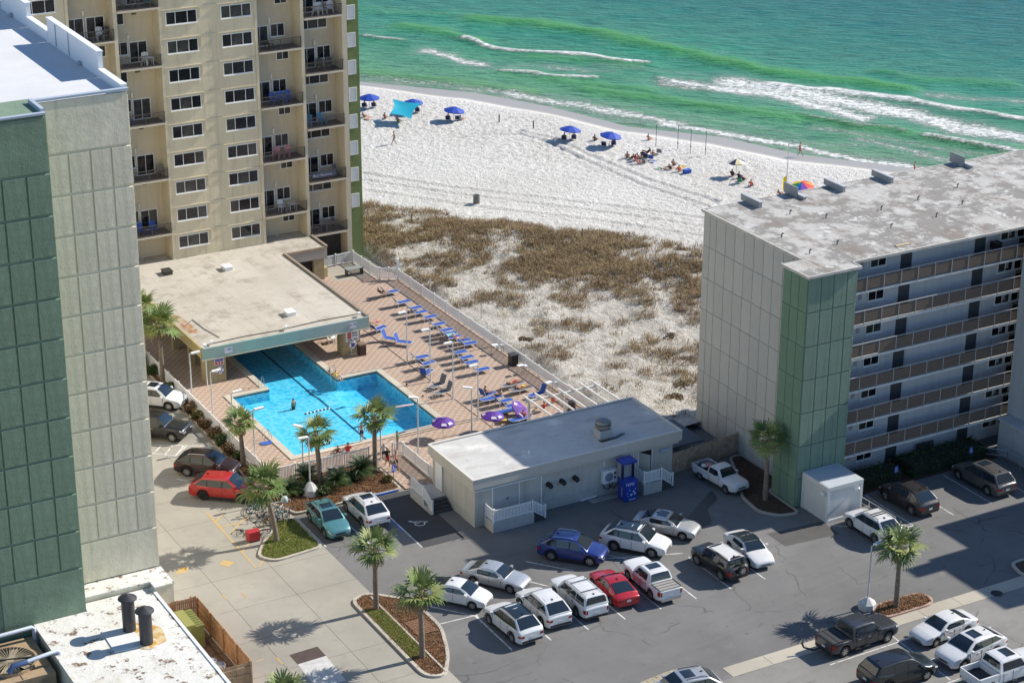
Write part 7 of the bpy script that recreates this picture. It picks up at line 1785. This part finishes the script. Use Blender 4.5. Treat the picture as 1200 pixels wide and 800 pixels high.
put('man in white shirt and cap walking on the paved ramp', 450, 541, -1.9, 'walk', .03, wear=(('shirt', 'white'), ('trunks', 'navy')), skin='light', hair='cap')
put('man in black top and red shorts walking on the ramp', 454, 547, -1.7, 'walk', .03, wear=(('shirt', 'black'), ('trunks', 'red')), skin='tan', hair='black')
put('bare chested person in black shorts on the paved ramp', 464, 551, -1.4, 'walk', .03, wear=(('trunks', 'black'),), skin='light', hair='brown')
put('person in dark green at the white pool gate', 466, 527, 2.6, 'stand', .03, wear=(('shirt', 'green'), ('trunks', 'grey')), skin='tan', hair='black')
put('bather standing at the front pool edge beside the tall palm', 424, 517, 1.5, 'stand', .12, wear=(('trunks', 'navy'),), skin='light', hair='brown')
put('person in red sitting at the front edge of the pool', 408, 530, 1.4, 'sit', .03, wear=(('shirt', 'red'), ('trunks', 'red')), skin='tan', hair='black')
put('small dark figure at the front pool edge beside the red one', 396, 531, 1.5, 'sit', .03, wear=(('trunks', 'black'),), skin='dark', hair='black', sc=.8)
put('swimmer standing in the middle of the pool', 344.5, 488, 2.0, 'stand', -1.45, wear=(('trunks', 'black'),), skin='tan', hair='black')
put('swimmer at the front wall of the pool', 385, 528, 1.0, 'stand', -1.4, wear=(('trunks', 'navy'),), skin='tan', hair='black')
put('swimmer beside the pink float in the deep end', 477, 470, 1.0, 'stand', -1.45, wear=(('trunks', 'red'),), skin='tan', hair='brown')
put('swimmer near the right wall of the pool', 496, 484, 1.4, 'stand', -1.5, wear=(('bikini', 'black'),), skin='light', hair='brown')
put('person in white on the steps at the inner corner of the pool', 394, 444, -1.2, 'sit', .1, wear=(('shirt', 'yellow'),), skin='light', hair='blond')
put('child beside the steps at the inner corner of the pool', 387, 440, -1.2, 'sit', .1, wear=(('trunks', 'coral'),), skin='tan', hair='brown', sc=.8)
# umbrellas
def umbrella(name, label, x, y, z, h, r, colours, group=None, tilt=(0, 0), shut=False, logo=None, polec=tube_w):
    t = thing(name, label, 'umbrella', (x, y, z), 0, group); t.rotation_euler = (tilt[0], tilt[1], 0)
    MB().tube([(0, 0, 0), (0, 0, h)], .025, 6).build('pole', polec, t, absolute=False)
    n = 8; rise = r*.36
    for k in range(n if len(colours) > 1 else 1):
        s = MB(); rngk = (k,) if len(colours) > 1 else range(n)
        for j in rngk:
            a, b = 2*math.pi*j/n, 2*math.pi*(j+1)/n; m_ = (a+b)/2
            P = []
            for f in (0, .35, .7, 1.0):
                zz = h+.05-rise*(f**1.35)
                P.append([(r*f*math.cos(a), r*f*math.sin(a), zz), (r*f*.96*math.cos(m_), r*f*.96*math.sin(m_), zz-.02), (r*f*math.cos(b), r*f*math.sin(b), zz)])
            s.grid(P)
            q = [(p[0], p[1], p[2]) for p in P[-1]]; s.grid([q, [(p[0]*1.0, p[1]*1.0, p[2]-.1) for p in q]])
        s.build('canopy' if len(colours) == 1 else 'canopy_panel', colours[k % len(colours)], t, absolute=False)
    s = MB()
    for k in range(n): a = 2*math.pi*k/n; s.bar((0, 0, h-.06), (r*.97*math.cos(a), r*.97*math.sin(a), h-rise+.0), .014)
    s.build('ribs', grey_metal, t, absolute=False)
    MB().lathe([(.02, h+.04), (.035, h+.08), (.01, h+.14)], 6).build('finial', polec, t, absolute=False)
    if logo: 
        for k in (5, 6, 3): 
            a = 2*math.pi*(k+.5)/n; s = MB(); f0, f1 = .62, .88; p = Vector((math.cos(a), math.sin(a), 0)); q = Vector((-math.sin(a), math.cos(a), 0))
            s.quad(*[tuple(p*(r*f)+q*w_+Vector((0, 0, h+.075-rise*f**1.35))) for f, w_ in ((f0, -.16), (f1, -.24), (f1, .24), (f0, .16))]); s.build('print', logo, t, absolute=False)
    return t
purple = mat('canvas_purple', (.09, .022, .26), .7, var=.1, vs=2); logo_w = mat('logo_white', (.55, .5, .6), .7)
for px_, py_, lab, tl, z_ in ((519, 513, 'open purple umbrella alone by the corner of the pool', (.05, 0), .03), (576.5, 506, 'open purple umbrella with white print behind the flat roof', (0, .05), .03)):
    p = G(px_, py_); umbrella('patio_umbrella', lab, p.x, p.y, z_, 1.7, .98, [purple], 'purple pool umbrellas', tl, logo=logo_w)
p = G(604, 487); umbrella('patio_umbrella', 'purple umbrella lying tilted over the loungers', p.x, p.y-.3, .3, .8, 1.0, [purple, mat('canvas_violet', (.22, .07, .42), .7)], 'purple pool umbrellas', (.5, .6), logo=logo_w)
def item(name, label, cat, px_, py_, fn, z=.03, rz=0, group=None):
    p = G(px_, py_, z); t = thing(name, label, cat, (p.x, p.y, z), rz, group); fn(t); return t
def towel(c):
    def f(t): s = MB(); s.grid([[(-.45+.9*i/3, -.3+.6*j/2, .06+.03*math.sin(i*2.1+j)) for j in range(3)] for i in range(4)][::-1]); s.build('cloth', c, t, absolute=False)
    return f
item('towel', 'pale teal towel spread on the fence row loungers', 'towel', 528, 392.5, towel(mat('towel_teal', (.25, .5, .48), .9)), .42)
item('towel', 'light blue towel beside the fallen purple umbrella', 'towel', 602, 493, towel(mat('towel_blue', (.25, .42, .62), .9)), .1)
item('towel', 'yellow towel hanging beside the open purple umbrella', 'towel', 589, 491, towel(mat('towel_yellow', (.65, .4, .03), .9)), .3, 1.2)
item('towel', 'blue mat lying at the pool edge beside the ladder', 'towel', 312, 519.5, towel(cloth('blue')), .03)
def high_table(t):
    s = MB(); s.box(-.45, -.2, .82, .1, .2, .87); s.build('table_top', white_vinyl, t, absolute=False); s = MB(); s.box(.18, -.2, .7, .6, .2, .75); s.build('seat', white_vinyl, t, absolute=False)
    for x, y in ((-.38, -.16), (-.38, .16), (.05, -.16), (.05, .16), (.55, .16), (.55, -.16)): MB().tube([(x, y, .82 if x < .1 else .7), (x*1.08, y*1.25, 0)], .018, 5).build('leg', grey_metal, t, absolute=False)
for i, (a, b) in enumerate(((582, 414), (612, 438), (645, 458))): item('picnic_table', 'small white high table with seat by the dune fence, %s from the gate' % ordn[i], 'table', a, b, high_table, group='white high tables by the dune fence')
def wheelie(t): s = MB(); s.prism([(-.33, -.3), (.33, -.3), (.33, .34), (-.33, .34)], .06, 1.0); s.build('bin', black, t, absolute=False); s = MB(); s.prism([(-.37, -.35), (.37, -.35), (.37, .4), (-.37, .4)], 1.001, 1.09); s.build('lid', dark_metal, t, absolute=False); s = MB(); s.lathe([(.1, -.36), (.1, .36)], 10, (0, .3, .1), 'x'); s.build('wheel', rubber, t, absolute=False)
item('rubbish_bin', 'black rubbish bin beside the dune fence', 'bin', 601.5, 428, wheelie)
item('rubbish_bin', 'dark brown bin beside the right pool house pillar', 'bin', 424, 415.5, lambda t: (MB().box(-.3, -.3, .0, .3, .3, .95).build('bin', mat('bin_brown', (.05, .03, .025), .6), t, absolute=False), MB().box(-.33, -.33, .951, .33, .33, 1.1).build('lid', mat('bin_lid', (.2, .13, .09), .6), t, absolute=False)))
def barrel_(m, r=.33, h=.95):
    def f(t): MB().lathe([(r*.92, 0), (r, .1), (r, h-.1), (r*.94, h)], 16).build('drum', m, t, absolute=False, smooth=40); MB().lathe([(r*.8, h+.001), (.01, h-.02)], 16).build('rim', black, t, absolute=False)
    return f
item('barrel', 'dark round barrel under the pergola by the fence', 'barrel', 670, 482, barrel_(mat('barrel_dark', (.05, .04, .035), .7)))
item('barrel', 'grey rubbish barrel standing alone on the white beach', 'barrel', 558.5, 239, barrel_(mat('barrel_grey', (.16, .15, .14), .7, var=.3, vs=4), .36, 1.0), .3)
def ladder(label, px_, py_, rz):
    def f(t):
        for y in (-.25, .25): MB().tube([(-.45, y, 0), (-.45, y, .75), (-.25, y, .9), (.0, y, .85), (.15, y, .3), (.15, y, -.6)], .025, 7).build('rail', chrome, t, absolute=False)
        s = MB(); s.box(.12, -.25, -.3, .2, .25, -.26); s.build('step', chrome, t, absolute=False)
    item('pool_ladder', label, 'ladder', px_, py_, f, .08, rz)
ladder('steel pool ladder on the left edge of the pool', 315, 514, 0); ladder('steel grab rails at the upper left corner of the pool', 306, 454, -1.57); ladder('steel pool ladder on the right edge of the pool', 503, 470, math.pi); ladder('steel grab rails at the inner corner by the pool house', 390, 441, -1.57)
t = thing('lane_rope', 'black and white lane rope floating in the pool', 'rope', tuple(G(371, 484, -.08)))
a, b = G(357, 485, -.08), G(387, 478, -.08)
for k in range(14):
    p = a.lerp(b, k/14); q = a.lerp(b, (k+.85)/14); MB().tube([p, q], .07, 7).build('float', white_vinyl if k % 2 else black, t)
t = thing('pool_float', 'pale pink swimming float in the deep end of the pool', 'float', tuple(G(474, 476, -.08))); p = G(474, 476, -.08)
MB().tube([(p.x-.8, p.y+.1, -.06), (p.x, p.y, -.05), (p.x+.8, p.y-.1, -.06)], [.1, .13, .1], 8).build('noodle', mat('float_pink', (.65, .5, .52), .5), t, smooth=60)
# terrace table by the gate
t = thing('metal_table', 'thin grey metal table on the small terrace by the tower', 'table', tuple(G(415, 322))); p = G(415, 322); s = MB(); s.box(p.x-.9, p.y-.4, .72, p.x+.9, p.y+.4, .76); s.build('table_top', mat('table_grey', (.25, .28, .25), .5), t)
for dx in (-.8, .8):
    s = MB(); s.box(p.x+dx-.03, p.y-.35, 0, p.x+dx+.03, p.y+.35, .72); s.build('leg', dark_metal, t)
t = thing('planter_box', 'pale yellow box by the pool house doorway', 'box', tuple(G(379, 324))); p = G(379, 324); s = MB(); s.box(p.x-.3, p.y-.3, 0, p.x+.3, p.y+.3, 1.0); s.build('box', mat('box_yellow', (.5, .42, .2), .7), t); s = MB(); s.box(p.x+.35, p.y-.2, 0, p.x+.4, p.y-.1, 1.1); s.build('handle', chrome, t)
t = thing('picnic_chair', 'white plastic chairs heaped under the pool house roof', 'chair', tuple(G(386, 400)))
# ================================================================ BEACH
ub = mat('canvas_blue', (.008, .05, .36), .6)
bz = .3
def beach_chair(label, x, y, rz, m, group='beach chairs on the sand'):
    t = thing('beach_chair', label, 'beach chair', (x, y, bz), rz, group); s = MB()
    for y_ in (-.28, .28): s.tube([(-.3, y_, .0), (.3, y_, .32)], .015, 5); s.tube([(.3, y_, 0), (-.25, y_, .3), (-.5, y_, .8)], .015, 5)
    s.build('frame', tube_w, t, absolute=False); s = MB(); s.grid([[(-.22, y_, .24) for y_ in (-.27, .27)], [(.3, y_, .3) for y_ in (-.27, .27)]][::-1]); s.build('seat', m, t, absolute=False)
    s = MB(); s.grid([[(-.24, y_, .26) for y_ in (-.27, .27)], [(-.5, y_, .8) for y_ in (-.27, .27)]]); s.build('backrest', m, t, absolute=False)
bu = [(433, 127, 'nearest the hotel tower'), (484, 133, 'behind the teal canopy'), (531, 142, 'right of the teal canopy'), (667, 165, 'left in the middle pair'), (713.5, 172, 'right in the middle pair')]
for i, (px_, py_, w_) in enumerate(bu):
    p = G(px_, py_, bz); umbrella('beach_umbrella', 'blue beach umbrella '+w_, p.x, p.y, bz, 1.75, 1.28, [ub], 'blue beach umbrellas', ((0, 0), (0, 0), (.05, .1), (0, .12), (.08, .12))[i])
    for k in (-1, 1):
        a, b = p.x+.55*k, p.y-.2*k; beach_chair('blue chair on the %s below the umbrella %s' % ('left' if k < 0 else 'right', w_), a, b, .9, cloth('navy')); 
        if (i+k) % 3: person('beachgoer in black on the %s under the umbrella %s' % ('left' if k < 0 else 'right', w_), a, b, bz+.16, .9, 'sit', ('tan', 'light')[k > 0], (('trunks', 'black'),), 'brown')
p = G(862.5, 207, bz); umbrella('beach_umbrella', 'striped white and navy beach umbrella near the condo', p.x, p.y, bz, 2.0, 1.0, [mat('canvas_white', (.72, .7, .6), .7), cloth('navy'), mat('canvas_cream', (.66, .55, .3), .7)], None)
rb_ = [mat('canvas_'+n_, c_, .6) for n_, c_ in (('red', (.6, .02, .02)), ('orange', (.75, .2, .01)), ('yellow', (.8, .58, .02)), ('green', (.03, .35, .06)), ('blue2', (.02, .18, .55)), ('violet', (.16, .03, .32)))]
p = G(940, 231, bz); umbrella('beach_umbrella', 'rainbow beach umbrella beside the yellow flag', p.x, p.y, bz, 1.75, 1.3, rb_+rb_[:2], None, (.1, -.15))
# teal canopy
t = thing('beach_canopy', 'stretched teal fabric canopy on poles at the beach', 'canopy', tuple(G(475, 146, bz)))
cs = [G(461, 137, bz), G(494, 139, bz), G(482, 150, bz), G(457, 148, bz)]; hs_ = [2.2, 1.9, 1.1, 1.55]
P = []
for i in range(7):
    r = []
    for j in range(7):
        u, v = i/6, j/6; sx = 1-.18*math.sin(math.pi*v)*abs(2*u-1); 
        a = cs[0].lerp(cs[1], u); b = cs[3].lerp(cs[2], u); q = a.lerp(b, v); c_ = (cs[0]+cs[1]+cs[2]+cs[3])/4
        pin = .22*(math.sin(math.pi*u)*abs(2*v-1)**2+math.sin(math.pi*v)*abs(2*u-1)**2); q = q.lerp(c_, pin)
        z = bz+(hs_[0]*(1-u)+hs_[1]*u)*(1-v)+(hs_[3]*(1-u)+hs_[2]*u)*v-.15*math.sin(math.pi*u)*math.sin(math.pi*v); r.append((q.x, q.y, z))
    P.append(r)
s = MB(); s.grid(P[::-1]); s.build('fabric', mat('canvas_teal', (.0, .3, .42), .6), t, smooth=60)
for q, h in zip(cs, hs_): MB().tube([(q.x, q.y, bz-.1), (q.x, q.y, bz+h)], .03, 6).build('pole', tube_w, t)
for px_, py_, lab, ps, cl in ((427, 138, 'sunbather on the sand nearest the hotel tower', 'recline', 'coral'), (431, 140, 'second sunbather lying by the hotel tower edge', 'lie', 'pink'), (451, 140, 'dark haired person sitting left of the teal canopy', 'sit', 'black'), (466, 144, 'person sitting in the shade of the teal canopy', 'sit', 'green'), (541, 141, 'person in white sitting right of the third blue umbrella', 'recline', 'white')):
    put(lab, px_, py_, .6, ps, bz, wear=(('bikini', cl),) if cl != 'white' else (('shirt', 'white'),), skin='tan', hair='black')
put('lone figure walking across the sand below the teal canopy', 462, 170, 2.6, 'walk', bz, wear=(('trunks', 'grey'),), skin='tan', hair='brown')
put('walker in red swimwear on the wet sand by the yellow flag', 937, 183, -.9, 'walk', .2, wear=(('bikini', 'red'),), skin='tan', hair='brown')
put('walker in coral shorts on the wet sand above the condo roof', 1071, 206, -.9, 'walk', .2, wear=(('trunks', 'coral'),), skin='tan', hair='black')
put('person bending on the sand right of the middle umbrellas', 760, 165, .4, 'sit', bz, wear=(('bikini', 'coral'),), skin='light', hair='blond')
put('person sitting with bent knees left of the right blue umbrella', 697, 166, .6, 'sit', bz, wear=(('trunks', 'black'),), skin='dark', hair='black')
grp = [(735, 186, 'grey'), (740, 187, 'black'), (745, 189, 'red'), (750, 186, 'black'), (753, 184, 'navy'), (759, 180, 'black'), (765, 184, 'grey'), (748, 192, 'coral'), (757, 192, 'white')]
for i, (a, b, c) in enumerate(grp):
    put('beachgoer in %s in the large seated group, %s from the left' % (c, ordn[i]), a, b, .7+rng.uniform(-1, 1), ('sit', 'recline')[i % 2], bz+.05, wear=(('shirt', c), ('trunks', 'navy')) if i % 3 else (('trunks', c),), skin=('tan', 'light', 'dark')[i % 3], hair=('black', 'brown')[i % 2])
for i, (a, b, m_, c) in enumerate(((763, 188, 'blue', 'blue'), (773, 181, 'grey', 'grey'), (757, 187, 'navy', 'navy'))): p = G(a, b, bz); beach_chair('%s beach chair in the large seated group' % c, p.x, p.y, .8, cloth(m_))
for i, (a, b, ps, c) in enumerate(((779, 198, 'lie', 'grey'), (786, 199, 'recline', 'black'), (789, 195, 'sit', 'navy'), (796, 202, 'sit', 'coral'), (797, 198, 'lie', 'yellow'))): put('sunbather in %s in the group beside the blue cool box' % c, a, b, .4, ps, bz, wear=(('shirt', c),) if i % 2 else (('trunks', c),), skin=('tan', 'light')[i % 2], hair='brown')
for i, (a, b, c) in enumerate(((771, 198, 'green'), (800, 196, 'yellow'), (765, 190, 'blue'))): item('towel', '%s beach towel spread between the two seated groups' % c, 'towel', a, b, towel(cloth(c)), bz, .5)
def box_(m, w=.4, h=.45):
    def f(t): MB().box(-w, -w*.7, 0, w, w*.7, h).build('box', m, t, absolute=False); MB().box(-w-.02, -w*.7-.02, h, w+.02, w*.7+.02, h+.09).build('lid', m, t, absolute=False)
    return f
item('cool_box', 'bright blue cool box at the right end of the sunbathers', 'cool box', 805, 204, box_(cloth('blue')), bz)
for i, (a, b, ps, c) in enumerate(((858, 207, 'sit', 'black'), (866, 210, 'sit', 'navy'), (871, 212, 'recline', 'navy'), (880, 219, 'sit', 'coral'))): put('beachgoer in %s by the striped umbrella, %s from the left' % (c, ordn[i]), a, b, .5, ps, bz, wear=(('shirt', c), ('trunks', 'navy')), skin=('tan', 'light')[i % 2], hair='black')
p = G(868, 215, bz); beach_chair('green beach chair by the striped umbrella', p.x, p.y, .5, cloth('green'))
put('person in red sitting under the rainbow umbrella beside the flag pole', 914, 229, .4, 'recline', bz, wear=(('trunks', 'red'),), skin='tan', hair='black'); put('person in black sitting right of the flag pole', 922, 230, .4, 'sit', bz, wear=(('shirt', 'black'),), skin='tan', hair='black')
item('cool_box', 'low blue box in front of the flag pole', 'cool box', 926, 235, box_(cloth('blue'), .35, .3), bz)
p = G(920.5, 237, bz); t = thing('flag_pole', 'tall thin pole with a yellow flag on the beach', 'flag pole', (p.x, p.y, bz)); MB().tube([(0, 0, 0), (0, 0, 6.6)], [.06, .04], 7).build('pole', tube_w, t, absolute=False)
s = MB(); s.grid([[(-.05-.55*i/3, .1*math.sin(i*1.5), 3.0-.12*i+z_) for z_ in (0, -.6, -1.3)] for i in range(4)]); s.build('flag', mat('flag_yellow', (.8, .6, .02), .7), t, absolute=False)
# posts
for i, (px_, py_, h) in enumerate(((768.5, 172, 2.6), (794, 176, 2.9), (809, 180, 2.9), (826.5, 183, 3.0))):
    p = G(px_, py_, bz); t = thing('net_pole', 'thin net pole on the beach, %s from the left' % ordn[i], 'pole', (p.x, p.y, bz), 0, 'thin net poles on the beach'); MB().tube([(0, 0, 0), (.02, 0, h)], .03, 6).build('pole', dark_metal, t, absolute=False); MB().lathe([(.06, .75), (.06, .95)], 6).build('clamp', black, t, absolute=False)
p, q = G(794, 176, bz), G(809, 180, bz); s = MB(); s.tube([(p.x, p.y, bz+2.85), (q.x, q.y, bz+2.85)], .012, 4); tag(s.build('net_line', dark_metal), 'thin line strung between two net poles', 'line')
for i, (px_, py_, h) in enumerate(((585, 144, 1.0), (625, 151, 1.0))): p = G(px_, py_, bz); tag(MB().tube([(p.x, p.y, bz), (p.x, p.y, bz+h)], .07, 6).build('sand_post', mat('post_dark', (.04, .035, .03), .8)), ('dark post in the sand left of the middle umbrellas', 'dark post in the sand just left of the middle umbrellas')[i] if i else 'dark post in the sand right of the third blue umbrella', 'post', 'dark posts in the sand')
for i, (px_, py_, h, m_) in enumerate(((482.5, 262, 1.0, 'd'), (502, 266, .9, 'd'), (544, 272, .8, 'd'), (466, 283, .9, 'w'), (682, 279, 1.1, 'd'), (504, 340, 1.1, 'w'), (564, 372, 1.3, 'w'), (543, 294, .9, 'w'), (643, 395, 1.3, 'w'), (651, 418, 1.2, 'w'))):
    p = G(px_, py_, .5); tag(MB().tube([(p.x, p.y, .2), (p.x, p.y, .5+h)], .05, 6).build('dune_post', MATS['post_dark'] if m_ == 'd' else mat('post_pale', (.4, .38, .34), .8)), '%s marker post in the dunes, %s counted along the dunes' % ('dark' if m_ == 'd' else 'pale', ordn[i]), 'post', 'marker posts in the dunes')
# ================================================================ BALCONY FURNITURE
def make_chair(m, name='balcony_chair'):
    t = thing(name, 'x', 'chair'); s = MB(); s.grid([[(x, y, .42-.02*math.cos(x*6)) for y in (-.25, 0, .25)] for x in (-.22, 0, .25)][::-1]); s.build('seat', m, t)
    s = MB()
    for k in range(5): y = -.22+.11*k; s.bar((-.22, y, .42), (-.36, y, .98-.03*abs(k-2)), .08, .02)
    s.build('backrest', m, t)
    for x, y in ((.22, .23), (.22, -.23), (-.2, .23), (-.2, -.23)):
        MB().bar((x, y, .42), (x*1.1, y*1.08, 0), .045).build('leg', m, t)
    for y in (-.27, .27): MB().bar((-.25, y, .64), (.24, y, .62), .06, .03).build('armrest', m, t)
    return t
cm = dict(blue=mat('plastic_blue', (.02, .1, .42), .5), aqua=mat('plastic_aqua', (.05, .3, .5), .5), pink=mat('plastic_pink', (.55, .22, .25), .5), white=white_vinyl, black=black, teal=mat('plastic_teal', (.03, .26, .3), .5), grey=mat('plastic_grey', (.16, .16, .17), .6))
cp = {}
def bchair(x, z, colour, where, y=177.0, rz=-1.6):
    lab = '%s chair on the %s' % (colour, where)
    if colour not in cp: t = cp[colour] = make_chair(cm[colour])
    else: t = copy_tree(cp[colour])
    t['label'] = lab; t['group'] = 'chairs on the hotel balconies'; t.location = (x, y, z); t.rotation_euler = (0, 0, rz); t.scale = (1.15,)*3
def btable(x, z, where, m):
    t = thing('balcony_table', 'small table on the balcony '+where, 'table', (x, 176.9, z), 0, 'tables on the hotel balconies'); MB().box(-.4, -.3, .68, .4, .3, .73).build('table_top', m, t, absolute=False)
    for dx in (-.33, .33):
        for dy in (-.24, .24): MB().bar((dx, dy, .68), (dx, dy, 0), .05).build('leg', m, t, absolute=False)
Z1 = [5.92+5.36*k+.17 for k in range(6)]; Z3 = [3.25+5.36*k+.17 for k in range(6)]
lvl = ['lowest', 'second lowest', 'third lowest', 'fourth lowest', 'fifth lowest', 'topmost']
for bay, x0, zl, sets in (('left bay', 58.9, Z1, {0: [('blue', 1.2, 'left'), ('blue', 2.4, 'right')], 1: [('white', .5, 'left'), ('grey', 3.4, 'right')], 2: [('blue', .7, 'left')], 3: [('white', 2.6, 'right')], 4: [('grey', .6, 'left'), ('teal', 3.2, 'right')]}),
                          ('middle bay', 72.3, Z1, {0: [('white', 2.1, 'left')], 1: [('pink', 1.7, 'left'), ('pink', 2.8, 'right')], 2: [('blue', 1.7, 'left'), ('blue', 2.4, 'middle'), ('blue', 3.2, 'right')], 3: [('black', 1.4, 'left')], 4: [('grey', 2.2, 'left')]}),
                          ('right bay', 76.95, Z3, {0: [('grey', 1.7, 'left'), ('grey', 3.0, 'right')], 1: [('grey', 3.3, 'right')], 2: [('aqua', 1.9, 'left'), ('aqua', .5, 'far left')], 3: [('black', 1.8, 'left'), ('black', 2.8, 'right')], 4: [('white', 1.6, 'left'), ('white', 2.3, 'middle'), ('white', 3.1, 'right')]}),
                          ('far left bay', 54.5, [z+.1 for z in Z3], {4: [('white', 3.0, 'left'), ('black', 3.5, 'right')], 3: [('white', 1.8, 'left')]})):
    for k, l in sets.items():
        for c, dx, side_ in l: bchair(x0+dx, zl[k], c, '%s balcony of the %s, %s side' % (lvl[k], bay, side_), rz=-1.6+rng.uniform(-.6, .6))
btable(75.4, Z1[0], 'lowest of the middle bay', white_vinyl); btable(79.3, Z3[0], 'lowest of the right bay', cm['grey']); btable(61.9, Z1[3], 'fourth lowest of the left bay', white_vinyl); btable(60.9, Z1[4], 'topmost seen of the left bay', cm['grey'])
t = thing('railing_banner', 'dark banner with white lettering on the right bay railing', 'banner', (79, HY-.25, Z3[1]+.3)); MB().box(77.15, HY-.262, Z3[1]+.42, 79.75, HY-.25, Z3[1]+.98).build('cloth', mat('banner_dark', (.06, .075, .11), .8), t)
text('lettering', 'Best Beaches', .38, t, (77.3, HY-.27, Z3[1]+.56), (math.pi/2, 0, 0), mat('banner_letter', (.38, .4, .5), .7))
# chairs below the pool house roof
bpy.data.objects.remove([o for o in bpy.data.objects if o.name == 'picnic_chair'][0])
for i, (a, b) in enumerate(((388, 402), (394, 400))):
    p = G(a, b); t = copy_tree(cp['white']); t.name = 'patio_chair'; t['label'] = 'white chair in the shade under the pool house roof, %s from the left' % ordn[i]; t['group'] = 'white chairs under the pool house roof'; t.location = (p.x, p.y, .03)
